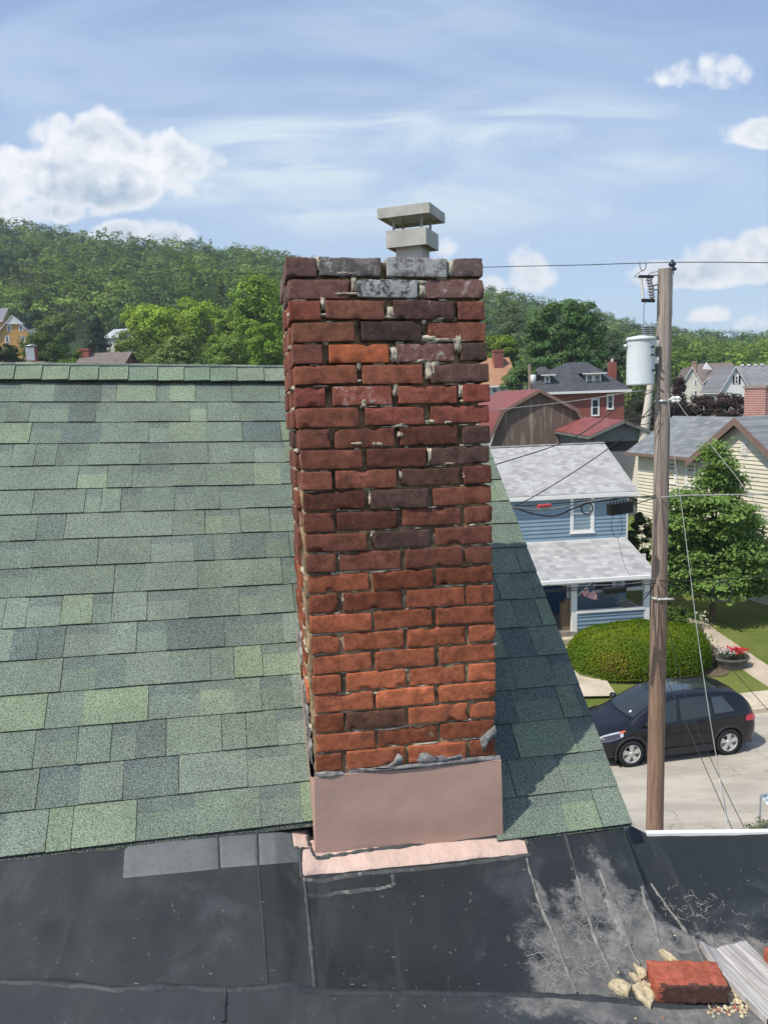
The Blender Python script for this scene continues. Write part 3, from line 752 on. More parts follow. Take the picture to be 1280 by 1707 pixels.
def bcol(k, j, rn):
    # row palettes
    if k <= 1: c, s = (.155, .10, .088), .32
    elif k <= 7: c, s = (.205, .078, .054), .10
    elif k <= 14: c, s = (.165, .062, .042), .0
    elif k <= 17: c, s = (.255, .080, .042), .0
    else: c, s = (.325, .102, .050), .0
    r = rn.random()
    if r < .16 and k < 16: c = (.085, .050, .042)
    elif r < .26: c = tuple(q * .68 for q in c)
    elif r > .86: c = (c[0] * 1.25, c[1] * 1.2, c[2] * 1.15)
    f = rn.uniform(.88, 1.14); c = tuple(q * f for q in c)
    sp = {(0, 0): ((.15, .085, .075), .22), (0, 1): ((.15, .13, .125), .42), (0, 2): ((.22, .19, .18), .60), (0, 3): ((.15, .105, .10), .3),
          (1, 0): ((.17, .085, .07), .05), (1, 1): ((.09, .08, .08), .66), (1, 2): ((.20, .11, .095), .33),
          (2, 0): ((.24, .075, .05), 0), (2, 1): ((.21, .085, .06), .05), (2, 2): ((.10, .055, .048), .22), (2, 3): ((.20, .075, .055), .05),
          (3, 0): ((.20, .082, .052), 0), (3, 1): ((.065, .042, .036), 0), (3, 2): ((.215, .082, .055), 0),
          (4, 0): ((.18, .07, .05), 0), (4, 1): ((.42, .12, .055), 0), (4, 2): ((.20, .10, .085), .38), (4, 3): ((.085, .055, .046), 0),
          (5, 0): ((.24, .085, .05), 0), (5, 1): ((.25, .088, .055), 0), (5, 2): ((.12, .065, .055), .1),
          (6, 1): ((.30, .10, .07), .42), (6, 2): ((.25, .082, .055), 0), (6, 3): ((.23, .065, .045), 0), (6, 0): ((.20, .06, .045), .1),
          (7, 0): ((.22, .078, .05), 0), (7, 1): ((.23, .073, .052), 0), (7, 2): ((.22, .07, .05), 0),
          (10, 2): ((.10, .052, .038), 0), (22, 1): ((.12, .06, .038), .05)}
    if (k, j) in sp: c, s = sp[(k, j)]
    return (*c, s)
def chimney_build():
    rn = random.Random(11); mb = MB(); bh = .0590
    for k in range(25):
        pat = rowx(k)
        zc = k * PIT + .030
        yaw = rn.uniform(-.004, .004)
        for j, (x0, x1) in enumerate(pat):
            
            dep = .099
            if k % 2 == 0 and j in (0, 3): dep = .198
            off = rn.uniform(-.0045, .0045)
            t = rn.uniform(-.018, .018)
            ax = norm(CW + CDn * t + CB * rn.uniform(-.012, .012)); az = norm(CDn - CW * t); ay = np.cross(az, ax); ay = ay if ay @ CB > 0 else -ay
            hgt = bh * rn.uniform(.95, 1.04)
            rbrick(mb, CP((x0 + x1) / 2, dep / 2 + off, zc + rn.uniform(-.0015, .0015)), ax, ay, az, (x1 - x0, dep, hgt), bcol(k, j, rn), k * 5 + j, res=.0075)
        # sides: FA rows show a stretcher at the corner, FB rows a header
        for sd in (0, 1):
            segs = [(.205, .300), (.312, .500)] if k % 2 == 0 else [(.110, .300), (.312, .500)]
            for q, (y0, y1) in enumerate(segs):
                off = rn.uniform(-.005, .005); w_ = .099
                xc = w_ / 2 + off if sd == 0 else CWID - w_ / 2 + off
                c = bcol(k + 0, 9 + q, rn)
                rbrick(mb, CP(xc, (y0 + y1) / 2, zc + rn.uniform(-.002, .002)), CW, norm(CB + CDn * rn.uniform(-.015, .015)), CDn, (w_, y1 - y0, bh), c, k * 9 + q + 300 + sd, res=.016)
        # back row
        for (x0, x1) in ((.105, .30), (.315, .53)):
            rbrick(mb, CP((x0 + x1) / 2, .45, zc), CW, CB, CDn, (x1 - x0, .099, bh), bcol(k, 9, rn), k * 3 + 700, res=.03)
    cb_(mb, 'brickwork', M['brick'])
    # mortar core, deeper in the upper half
    mb = MB(); nz, nper = 210, 150
    per = []
    for i in range(nper):
        s = i / nper * 2 * (CWID + CDEP)
        if s < CWID: per.append((s, 0, 0, 1))
        elif s < CWID + CDEP: per.append((CWID, s - CWID, -1, 0))
        elif s < 2 * CWID + CDEP: per.append((CWID - (s - CWID - CDEP), CDEP, 0, -1))
        else: per.append((0, CDEP - (s - 2 * CWID - CDEP), 1, 0))
    vs = []; cs = []
    for a in range(nz + 1):
        z = .012 + a / nz * 1.90
        low = min(max((z - .55) / .5, 0), 1)
        for (x, y, nx, ny) in per:
            p = (x * 26, y * 26, z * 26); n_ = mnoise.noise(p) + .5 * mnoise.noise((x * 80, y * 80, z * 80))
            ins = .026 * (1 - low) + .0090 * low + n_ * (.016 * (1 - low) + .0075 * low)
            ins = max(ins, .0015)
            X = min(max(x, ins), CWID - ins); Y = min(max(y, ins), CDEP - ins)
            vs.append(CP(X, Y, z))
    fs = [(a * nper + i, (a + 1) * nper + i, (a + 1) * nper + (i + 1) % nper, a * nper + (i + 1) % nper) for a in range(nz) for i in range(nper)]
    mb.add(vs, fs, None, True)
    mb.add([CP(.03, .03, .0125), CP(CWID - .03, .03, .0125), CP(CWID - .03, CDEP - .03, .0125), CP(.03, CDEP - .03, .0125)], [(0, 1, 2, 3)], None)
    cb_(mb, 'mortar', mat('old_mortar', (.34, .245, .14), .95, spec=.1, n_sc=30, n_amt=.4, bump=(70, 1, .006), dirt=(9, .40, .60, (.095, .070, .050), .85)))
    # loose cream mortar lumps left in the joints
    mb = MB(); spots = []
    def lump(x, z, w_, h, y=-.002, sd=0, d=.012):
        w_ *= 1.0; h *= .95; d *= .6
        spots.append(1); n = 9; vs = []; fs = []; rr = random.Random(sd)
        for i in range(n + 1):
            for j in range(n + 1):
                u, v = -1 + 2 * i / n, -1 + 2 * j / n
                r = 1 + .35 * mnoise.noise((u * 1.7 + sd, v * 1.7, 3.)) ; k = max(0, 1 - max(abs(u), abs(v)) ** 3)
                zz = -d * k * (.55 + .6 * mnoise.noise((u * 3 + sd, v * 3, 9.)) + .3)
                vs.append(CP(x + u * w_ / 2 * r, y + .012 + zz * 1.3, z + v * h / 2 * r))
        for i in range(n):
            for j in range(n):
                a = i * (n + 1) + j; fs.append((a, a + n + 1, a + n + 2, a + 1))
        mb.add(vs, fs, None, True)
    def px(x, y, wpx, hpx, **k):   # position on the front face read from the photo
        d = ray(x, y); n = np.cross(CW, CDn); t = ((C0 - CAM) @ n) / (d @ n); p = CAM + d * t - C0
        lump(p @ CW, p @ CDn, wpx * .0019, hpx * .0019, **k)
    L = [(532, 437, 9, 22), (752, 442, 12, 26), (580, 453, 56, 7), (590, 470, 10, 26), (700, 466, 34, 7), (704, 480, 14, 24), (580, 487, 60, 5), (538, 503, 9, 24), (535, 523, 60, 6), (485, 524, 16, 8), (652, 517, 18, 18), (630, 526, 60, 5), (684, 526, 13, 7),
         (706, 532, 8, 10), (740, 527, 40, 6), (540, 562, 12, 22), (558, 560, 14, 8), (530, 558, 12, 8), (710, 560, 44, 12), (763, 566, 16, 34), (745, 562, 80, 7), (656, 588, 14, 26), (718, 612, 26, 34), (700, 598, 26, 6), (596, 608, 8, 16), (640, 596, 40, 4),
         (565, 635, 16, 7), (596, 633, 12, 5), (657, 644, 10, 26), (766, 646, 9, 24), (778, 664, 30, 6), (603, 670, 11, 18), (552, 703, 16, 10), (580, 704, 14, 5), (663, 706, 28, 10), (665, 722, 12, 12), (714, 700, 20, 7), (745, 700, 16, 5), (590, 738, 28, 7), (620, 738, 10, 7), (629, 738, 14, 7),
         (713, 756, 8, 26), (745, 769, 34, 5), (690, 772, 50, 5), (580, 775, 20, 5), (664, 790, 7, 16), (771, 789, 7, 10), (610, 811, 18, 9), (613, 828, 8, 26), (558, 848, 7, 8), (774, 849, 8, 14), (782, 872, 14, 5), (616, 888, 9, 14), (724, 890, 6, 12), (560, 928, 7, 18), (552, 957, 14, 6), (580, 953, 28, 5), (625, 952, 30, 4),
         (621, 965, 8, 22), (675, 920, 7, 22), (778, 928, 6, 18), (567, 998, 9, 20), (622, 1036, 6, 18), (566, 1072, 6, 26), (675, 1062, 7, 24), (724, 1020, 6, 20), (780, 1044, 18, 5), (815, 1072, 14, 5), (664, 1118, 24, 5), (574, 1136, 7, 18), (780, 1112, 9, 16), (732, 1152, 6, 24), (560, 1158, 50, 4), (620, 1156, 30, 4), (725, 1180, 40, 4), (679, 1200, 9, 26), (781, 1192, 6, 18), (640, 1216, 60, 4), (575, 1224, 40, 4), (780, 1246, 7, 14), (700, 1240, 50, 4), (540, 1196, 34, 5)]
    rq = random.Random(77)
    for k in range(1, 25):
        for _ in range(3 if k < 16 else 5): lump(rq.uniform(.02, .61), k * PIT - .003, rq.uniform(.012, .045), rq.uniform(.004, .009), sd=300 + k * 7 + _, d=.006)
    for i, (x, y, a, b) in enumerate(L):
        dd = .010 if y > 800 else .014
        px(x, y, a, b, sd=i + 1, d=dd)
    # left face lumps
    def slump(y, z, w_, h, sd):
        n = 7; vs = []; fs = []
        for i in range(n + 1):
            for j in range(n + 1):
                u, v = -1 + 2 * i / n, -1 + 2 * j / n; r = 1 + .35 * mnoise.noise((u * 1.7 + sd, v * 1.7, 3.)); k = max(0, 1 - max(abs(u), abs(v)) ** 3)
                vs.append(CP(.012 - .013 * k * (.8 + .5 * mnoise.noise((u * 3 + sd, v * 3, 5.))), y + u * w_ / 2 * r, z + v * h / 2 * r))
        for i in range(n):
            for j in range(n): a = i * (n + 1) + j; fs.append((a, a + 1, a + n + 2, a + n + 1))
        mb.add(vs, fs, None, True)
    rr = random.Random(9)
    for k in range(2, 25):
        for _ in range(3 if k > 14 else 2): slump(rr.uniform(.07, .42), k * PIT + rr.uniform(-.006, .004), rr.uniform(.04, .12), .014, 50 + k + _)
    cb_(mb, 'mortar_remnants', mat('cream_mortar', (.48, .42, .325), .95, spec=.1, n_sc=45, n_amt=.35, bump=(110, 1, .005), dirt=(20, .50, .64, (.17, .14, .11), .7)), kind='stuff')
chimney_build()

M['pinkmetal'] = mat('pink_flashing', (.42, .270, .213), .38, spec=.45, n_sc=2.5, n_amt=.05, bump=(4, .28, .015), dirt=(6, .60, .76, (.28, .20, .17), .35))
M['pinkpan'] = mat('pink_flashing_pan', (.55, .40, .33), .45, spec=.4, n_sc=9, n_amt=.12, bump=(9, .7, .02), dirt=(12, .56, .70, (.30, .26, .24), .5))
def front_at(x, y, off=0):
    d = ray(x, y); n = CB; t = ((C0 - CB * off - CAM) @ n) / (d @ n); return CAM + d * t
def flashings():
    mb = MB(); nx, nz = 26, 12; vs = []
    TL, TR, Br, BL = [front_at(*q, .008) for q in ((524, 1297), (835, 1268), (838, 1391), (526, 1437))]
    for j in range(nz + 1):
        for i in range(nx + 1):
            s, t = i / nx, j / nz; p = (TL * (1 - s) + TR * s) * (1 - t) + (BL * (1 - s) + Br * s) * t
            p = p - CB * (.0045 * mnoise.noise((s * 4, t * 2.5, 1.)) + .0015 * mnoise.noise((s * 14, t * 6, 4.)) + .003 * math.sin(math.pi * t) * (.5 + .5 * s))
            vs.append(p)
    fs = [(j * (nx + 1) + i, (j + 1) * (nx + 1) + i, (j + 1) * (nx + 1) + i + 1, j * (nx + 1) + i + 1) for j in range(nz) for i in range(nx)]
    mb.add(vs, fs, None, True)
    zl0, zl1 = (TL - C0) @ CDn, (BL - C0) @ CDn; mb.quad(CP(-.0075, .004, zl0), TL, BL, CP(-.0075, .004, zl1)); mb.quad(CP(-.0075, .03, zl0), CP(-.0075, .004, zl0), CP(-.0075, .004, zl1), CP(-.0075, .03, zl1))
    mb.obox(TL, TR - TL, CB * .014, CDn * .0015); mb.obox(TR, Br - TR, CB * .03, CW * .0012)
    cb_(mb, 'front_flashing', M['pinkmetal'])
    # side flashing on the left cheek, stepped up with the roof
    def roofz(x, y):   # z(down) where chimney column (x,y) meets the roof plane
        p = CP(x, y, 0); return ((p - BR) @ NN) / -(CDn @ NN)
    for sd in (0, 1):
        mb = MB(); x = -.007 if sd == 0 else CWID + .007; n = 26
        for i in range(n):
            y0, y1 = CDEP * i / n, CDEP * (i + 1) / n
            zb0 = roofz(x, y0) + .012; zb1 = roofz(x, y1) + .012
            zt0 = zb0 - .185 - .004 * math.sin(i); zt1 = zb1 - .185 - .004 * math.sin(i + 1)
            a, b, c, d = CP(x, y0, zt0), CP(x, y1, zt1), CP(x, y1, zb1 + .16), CP(x, y0, zb0 + .16)
            if sd: mb.quad(a, b, c, d)
            else: mb.quad(a, d, c, b)
        cb_(mb, 'side_flashing', M['pinkmetal'])
    # base pan of pink metal lying on the rubber
    def pan(q, n, nm, jag=0):
        a = deck_poly(q, n, .006, jag=jag); cb_(a, nm, M['pinkpan'])
    pan(((506, 1402), (870, 1386), (880, 1424), (501, 1462)), 16, 'base_flashing', 1.0)
    pan(((485, 1387), (516, 1384), (518, 1412), (489, 1417)), 6, 'base_flashing')
    # sealant around the foot
    for i, (pts, wd) in enumerate(((((526, 1432), (600, 1423), (680, 1413), (760, 1401), (842, 1388)), .016), (((516, 1374), (513, 1394), (517, 1414), (528, 1434), (556, 1430)), .017), (((484, 1385), (487, 1406), (492, 1418), (510, 1416), (524, 1426)), .009), (((842, 1392), (860, 1397), (874, 1399), (881, 1410)), .010), (((502, 1416), (501, 1440), (503, 1466)), .010))):
        cb_(ribbon(pts, wd, .011 if i < 2 else .006, 30 + i, .3, 9), 'sealant_bead', M['seal'])
    # tar smeared over the last bricks
    mb = MB(); rn = random.Random(4)
    def smear(pts, th, sd, off=.004):
        P_ = [front_at(x, y, off) for x, y in pts]; n = len(P_); c = sum(P_) / n
        vs = [c - CB * th]; K = 3
        for r in range(1, K + 1):
            for i in range(n):
                p = c + (P_[i] - c) * r / K; vs.append(p - CB * (th * (1 - (r / K) ** 2) * (1 + .8 * mnoise.noise((i * .9 + sd, r * 1.3, 0.))) + (.0 if r < K else -.006)))
        fs = [(0, 1 + (i + 1) % n, 1 + i) for i in range(n)]
        for r in range(K - 1):
            for i in range(n):
                a = 1 + r * n + i; b = 1 + r * n + (i + 1) % n; fs.append((a, b, b + n, a + n))
        mb.add(vs, fs, None, True)
    smear([(690, 1270), (697, 1256), (708, 1253), (718, 1262), (735, 1259), (752, 1264), (775, 1256), (779, 1262), (760, 1272), (730, 1274), (705, 1276)], .010, 1)
    smear([(640, 1282), (655, 1270), (664, 1254), (675, 1262), (672, 1274), (655, 1280)], .008, 2)
    smear([(800, 1232), (812, 1222), (826, 1210), (829, 1222), (820, 1234), (810, 1240), (806, 1258), (802, 1246)], .010, 3)
    smear([(580, 1282), (600, 1284), (640, 1278), (700, 1274), (760, 1266), (834, 1260), (836, 1267), (760, 1276), (660, 1286), (582, 1291)], .009, 4, .006)
    smear([(524, 1290), (545, 1287), (570, 1288), (580, 1292), (550, 1297), (525, 1298)], .006, 5, .006)
    cb_(mb, 'tar_patch', mat('tar_grey', (.17, .165, .16), .7, n_sc=40, n_amt=.5, bump=(60, .9, .005), dirt=(20, .5, .6, (.33, .32, .30), .6)))
    # tar on the left cheek
    mb = MB()
    for i in range(26):
        y = rn.uniform(.075, .42); zb = roofz(0, y) - .185 + rn.uniform(-.035, .02); w_, h = rn.uniform(.03, .07), rn.uniform(.02, .045)
        n = 6; vs = []; fs = []
        for a in range(n + 1):
            for b in range(n + 1):
                u, v = -1 + 2 * a / n, -1 + 2 * b / n; k = max(0, 1 - (u * u + v * v) * .7); r = 1 + .4 * mnoise.noise((u * 2 + i, v * 2, 1.))
                vs.append(CP(.004 - .016 * k * (.8 + .6 * mnoise.noise((u * 2.5 + i, v * 2.5, 5.))), y + u * w_ * r, zb + v * h * r))
        for a in range(n):
            for b in range(n): q = a * (n + 1) + b; fs.append((q, q + 1, q + n + 2, q + n + 1))
        mb.add(vs, fs, None, True)
    cb_(mb, 'tar_patch', mat('tar_dark', (.12, .11, .105), .75, n_sc=40, n_amt=.5, bump=(60, .9, .005), dirt=(24, .48, .58, (.42, .38, .33), .7)))
flashings()

def flue_cap():
    Yc = 2.66; C = P(715.5, 336, Yc); a = .185; yw = R(-21)
    ex = np.array([-math.cos(yw), -math.sin(yw), 0]); ey = np.array([-math.sin(yw), math.cos(yw), 0])   # from near corner: ex to the left, ey to the right/back
    ex = np.array([-math.cos(R(21)), math.sin(R(21)), 0]); ey = np.array([math.sin(R(21)), math.cos(R(21)), 0])
    zt = C[2]; O = C + (ex + ey) * a / 2; root = obj_cap = None
    mt = mat('galvanised_cap', (.40, .385, .345), .55, metal=.25, spec=.4, n_sc=14, n_amt=.22, bump=(30, .3, .003), dirt=(9, .5, .7, (.30, .25, .19), .5))
    def lid(half, z0, z1, name, top=.0, inset=.0, parent=None, th=.003):
        mb = MB(); sg = [(-1, -1), (1, -1), (1, 1), (-1, 1)]
        c = lambda s, z, h: O + ex * s[0] * h + ey * s[1] * h + np.array([0, 0, z - O[2]])
        b = [c(s, z0, half) for s in sg]; t = [c(s, z1, half) for s in sg]
        for i in range(4):
            j = (i + 1) % 4; mb.quad(b[i], t[i], t[j], b[j])
        ap = O + np.array([0, 0, z1 + top - O[2]])
        for i in range(4): mb.add([t[i], ap, t[(i + 1) % 4]], [(0, 1, 2)])
        b2 = [c(s, z0 + .001, half - .004) for s in sg]
        for i in range(4): mb.quad(b[i], b[(i + 1) % 4], b2[(i + 1) % 4], b2[i])
        zi = z0 + (z1 - z0) * inset; i2 = [c(s, zi, half - .004) for s in sg]
        for i in range(4): mb.quad(b2[i], b2[(i + 1) % 4], i2[(i + 1) % 4], i2[i])
        mb.add(i2, [(3, 2, 1, 0)])
        return cb_(mb, name, mt, parent)
    px2 = Yc * 1.0 / FPX
    cap = lid(a / 2, zt - .033, zt, 'flue_cap', .012, .35)
    zc = zt - .075 ; lid(.072, zt - .128, zt - .072, 'cap_collar', 0, .3, cap)
    mb = MB(); h = .048; sg = [(-1, -1), (1, -1), (1, 1), (-1, 1)]
    for z0, z1, hh in ((zt - .36, zt - .10, .046),):
        c = lambda s, z: O + ex * s[0] * hh + ey * s[1] * hh + np.array([0, 0, z - O[2]])
        for i in range(4): mb.quad(c(sg[i], z0), c(sg[(i + 1) % 4], z0), c(sg[(i + 1) % 4], z1), c(sg[i], z1))
    cb_(mb, 'flue_pipe', mt, cap)
    for s in sg:
        mb = MB(); q = O + ex * s[0] * .050 + ey * s[1] * .050; mb.tube([q + (0, 0, zt - .09 - O[2]), q + (0, 0, zt - .02 - O[2])], .005, 6)
        cb_(mb, 'cap_leg', mt, cap)
flue_cap()

# ------------------------------------------------------------------ loose things on the deck
def place_brick(name, px, py, rz, dims, col, label, seed, tilt=(0, 0)):
    q = Mh(px, py); mb = MB(); A = np.eye(3)
    rbrick(mb, np.array([0, 0, dims[2] / 2]), A[0], A[1], A[2], dims, col, seed, .005, .0012, .006)
    if seed == 61:   # the near long face is coloured darker
        for i, f in enumerate(mb.f):
            c_ = np.mean([mb.v[k] for k in f], 0)
            if c_[1] < -dims[1] * .42 and c_[0] > -dims[0] * .42 + .006 * math.sin(c_[2] * 300): mb.c[i] = (.085, .045, .036, 0)
    o = mb.build(name, M['brick']); o.location = tuple(q + (0, 0, .001)); o.rotation_euler = (tilt[0], tilt[1], rz); tag(o, label, 'brick'); return o
place_brick('loose_brick', 1143, 1652, R(-2), (.205, .100, .058), (.36, .10, .062, 0), 'loose red brick lying on the rubber deck by the mortar chips', 61, (R(2), R(1)))
place_brick('loose_brick', 1334, 1612, R(20), (.20, .098, .058), (.30, .09, .055, 0), 'red brick cut off by the right edge of the photo, beyond the weathered plank', 62)
M['chip'] = mat('mortar_chip', (.50, .42, .27), .95, spec=.1, n_sc=50, n_amt=.3, bump=(90, 1, .006), dirt=(30, .55, .65, (.25, .2, .13), .6))
def chip(pts, th, label, lift=0, grp=None):
    P_ = [Mh(*p) for p in pts]; c = sum(P_) / len(P_); mb = MB(); n = len(P_); vs = []
    rn = random.Random(int(pts[0][0])); Z = lift
    fine = []
    for i in range(n):
        a, b = P_[i], P_[(i + 1) % n]
        for t in (0, .25, .5, .75): fine.append(a + (b - a) * t + (c - a) * rn.uniform(-.04, .06))
    n = len(fine); K = 4
    vs.append(np.array([c[0], c[1], DH(c[0], c[1]) + Z + th]))
    for r in range(1, K + 1):
        for i in range(n):
            p = c + (fine[i] - c) * r / K; vs.append(np.array([p[0], p[1], DH(p[0], p[1]) + Z + th * (1 + .35 * mnoise.noise((p[0] * 60, p[1] * 60, 1.))) * (1 if r < K else .8)]))
    for i in range(n): p = c + (fine[i] - c) * 1.02; vs.append(np.array([p[0], p[1], DH(p[0], p[1]) + Z * .8 + .0006]))
    fs = [(0, 1 + i, 1 + (i + 1) % n) for i in range(n)]
    for r in range(K):
        for i in range(n):
            a = 1 + r * n + i; b = 1 + r * n + (i + 1) % n; fs.append((a, a + n, b + n, b))
    fs = [f for f in fs]
    mb.add(vs, fs, None, False); mb.sm = [False] * len(mb.f)
    return mb.build('mortar_chip', M['chip'], label=label, cat='mortar chip', group='mortar chips around the loose brick', loc=c)
chip([(1013, 1646), (1020, 1638), (1034, 1637), (1052, 1648), (1046, 1663), (1034, 1662)], .014, 'flat cream mortar chip lying alone at the end of a sealant line')
chip([(1054, 1650), (1074, 1640), (1094, 1666), (1084, 1684), (1064, 1670)], .017, 'largest pointed mortar chip in front of the red brick corner')
chip([(1056, 1612), (1078, 1626), (1078, 1634), (1068, 1640), (1064, 1634)], .014, 'small triangular mortar chip touching the left end of the red brick', .004)
chip([(1048, 1626), (1056, 1626), (1068, 1640), (1060, 1641)], .012, 'thin sliver of mortar between two larger mortar chips')
chip([(1098, 1590), (1104, 1586), (1118, 1596), (1132, 1608), (1120, 1610), (1108, 1602)], .013, 'long pale mortar chip behind the red brick')
def crumbs():
    mb = MB(); rn = random.Random(8)
    for i in range(260):
        t = rn.random(); x = 1196 + 44 * t + rn.gauss(0, 5); y = 1634 + 52 * t + rn.gauss(0, 5)
        if rn.random() < .3: x, y = rn.uniform(1180, 1235), rn.gauss(1682, 5)
        if rn.random() < .10: x, y = rn.uniform(1000, 1240), rn.uniform(1560, 1700)
        q = Mh(x, y); r = rn.uniform(.0015, .0075) if rn.random() > .1 else rn.uniform(.006, .011); vs = []
        for s in ((1, 0, 0), (-1, 0, 0), (0, 1, 0), (0, -1, 0), (0, 0, .9), (0, 0, -.3)):
            vs.append(q + np.array(s) * r * rn.uniform(.6, 1.2) + (0, 0, r * .3))
        c = rn.choice([(.55, .47, .30), (.48, .38, .22), (.4, .34, .26), (.3, .12, .08)])
        mb.add(vs, [(0, 2, 4), (2, 1, 4), (1, 3, 4), (3, 0, 4), (2, 0, 5), (1, 2, 5), (3, 1, 5), (0, 3, 5)], c)
    mb.build('rubble', mat('rubble', (.4, .3, .2), .95, tint=True), label='crumbs of mortar scattered beside the red brick', cat='rubble', kind='stuff')
crumbs()
def plank():
    a, b = Mh(1166, 1581), Mh(1243, 1579); c, d = Mh(1278, 1712), Mh(1372, 1712)
    z = .022
    mb = MB(); n = 16; K = 11; rn = random.Random(2); prof = [rn.uniform(-.0016, .0016) for _ in range(K + 1)]; prof[4] = -.006; prof[8] = -.004
    vs = []
    for i in range(n + 1):
        for k in range(K + 1):
            t, s = i / n, k / K; q = (a * (1 - s) + b * s) * (1 - t) + (c * (1 - s) + d * s) * t
            zz = DH(q[0], q[1]) + z + prof[k] + .0012 * mnoise.noise((s * 9, t * 3, 0.)); vs.append((q[0] + (.006 * mnoise.noise((t * 7, 1, 1.)) if k in (0, K) else 0), q[1], zz))
    fs = [(i * (K + 1) + k, (i + 1) * (K + 1) + k, (i + 1) * (K + 1) + k + 1, i * (K + 1) + k + 1) for i in range(n) for k in range(K)]
    mb.add(vs, fs)
    for (k,) in ((0,), (K,)):
        for i in range(n):
            p, q = vs[i * (K + 1) + k], vs[(i + 1) * (K + 1) + k]; mb.quad(p, q, (q[0], q[1], q[2] - z), (p[0], p[1], p[2] - z))
    for k in range(K):
        p, q = vs[k], vs[k + 1]; mb.quad(p, q, (q[0], q[1], q[2] - z), (p[0], p[1], p[2] - z))
    m = mat('weathered_white_wood', (.42, .39, .36), .8, n_sc=4, n_amt=.12); nt = m.node_tree; bs = nt.nodes['Principled BSDF']
    tc = N(nt, 'ShaderNodeTexCoord').outputs['Object']; dr = norm((c - a)[:2]); mp = N(nt, 'ShaderNodeMapping'); mp.inputs['Rotation'].default_value = (0, 0, -math.atan2(dr[1], dr[0])); lk(nt, tc, mp.inputs['Vector'])
    mp2 = N(nt, 'ShaderNodeMapping'); mp2.inputs['Scale'].default_value = (4, 90, 1); lk(nt, mp.outputs[0], mp2.inputs['Vector'])
    f = maprange(nt, noise(nt, mp2.outputs[0], 1, 6, .65), .42, .62)
    lk(nt, mixc(nt, f, (.46, .44, .415), (.30, .275, .255)), bs.inputs['Base Color'])
    bp = N(nt, 'ShaderNodeBump'); bp.inputs['Strength'].default_value = .6; bp.inputs['Distance'].default_value = .003; lk(nt, f, bp.inputs['Height']); lk(nt, bp.outputs[0], bs.inputs['Normal'])
    mb.build('plank', m, label='weathered board with peeling white paint lying on the deck beside the red brick', cat='plank', loc=tuple(a))
plank()
def vines():
    mb = MB(); rn = random.Random(12)
    def strand(x, y, L, w_):
        ang = rn.uniform(0, 6.28); pts = []
        for i in range(int(L)):
            pts.append((x, y)); x += math.cos(ang) * 3.2; y += math.sin(ang) * 3.2; ang += rn.gauss(0, .55)
        P_ = [Mh(*p) for p in pts]; vs = []
        for i, p in enumerate(P_):
            t = norm(P_[min(i + 1, len(P_) - 1)][:2] - P_[max(i - 1, 0)][:2]); n = np.array([-t[1], t[0]]) * w_ * .8 * (1 - .6 * i / len(P_))
            for s, h in ((-1, .0006), (0, .0022), (1, .0006)): q = p[:2] + n * s; vs.append((q[0], q[1], p[2] + h))
        fs = [(i * 3 + k, i * 3 + k + 1, (i + 1) * 3 + k + 1, (i + 1) * 3 + k) for i in range(len(P_) - 1) for k in (0, 1)]
        c = rn.choice([(.17, .17, .16), (.25, .245, .23), (.13, .13, .125)]); mb.add(vs, fs, c, True)
    for i in range(150): strand(rn.gauss(958, 34), rn.gauss(1590, 42), rn.uniform(5, 14), rn.uniform(.0007, .0015))
    for i in range(60): strand(rn.gauss(930, 18), rn.gauss(1620, 20), rn.uniform(6, 14), rn.uniform(.0007, .0015))
    for i in range(60): strand(rn.gauss(1150, 26), rn.gauss(1512, 16), rn.uniform(3, 8), rn.uniform(.0006, .0012))
    for i in range(110): strand(rn.uniform(540, 1270), rn.uniform(1440, 1700), rn.uniform(2, 4), rn.uniform(.0006, .0013))
    for i in range(50): strand(rn.uniform(0, 540), rn.uniform(1470, 1700), rn.uniform(2, 4), rn.uniform(.0006, .0012))
    for i in range(20): strand(rn.uniform(1160, 1280), rn.uniform(1500, 1550), rn.uniform(3, 8), rn.uniform(.0005, .001))
    mb.build('vine_debris', mat('dried_vine', (.3, .3, .28), .9, tint=True), label='pale dried vine tendrils stuck to the black rubber deck', cat='vine debris', kind='stuff')
vines()

# ------------------------------------------------------------------ foliage
def leafmat(name='leaves'):
    m = bpy.data.materials.new(name); m.use_nodes = True; nt = m.node_tree; nt.nodes.clear()
    a = N(nt, 'ShaderNodeAttribute', attribute_name='tint').outputs['Color']
    d = N(nt, 'ShaderNodeBsdfDiffuse'); t = N(nt, 'ShaderNodeBsdfTranslucent'); g = N(nt, 'ShaderNodeBsdfGlossy'); g.inputs['Roughness'].default_value = .5
    lk(nt, a, d.inputs['Color']); tcol = mixc(nt, .35, a, (.25, .32, .02)); lk(nt, tcol, t.inputs['Color']); g.inputs['Color'].default_value = (1, 1, 1, 1)
    x = N(nt, 'ShaderNodeMixShader'); x.inputs[0].default_value = .36; lk(nt, d.outputs[0], x.inputs[1]); lk(nt, t.outputs[0], x.inputs[2])
    y = N(nt, 'ShaderNodeMixShader'); y.inputs[0].default_value = .012; lk(nt, x.outputs[0], y.inputs[1]); lk(nt, g.outputs[0], y.inputs[2])
    o = N(nt, 'ShaderNodeOutputMaterial'); lk(nt, y.outputs[0], o.inputs[0]); return m
M['leaf'] = leafmat()
M['bark'] = mat('bark', (.10, .075, .055), .95, n_sc=6, n_amt=.4, bump=(20, .8, .02))
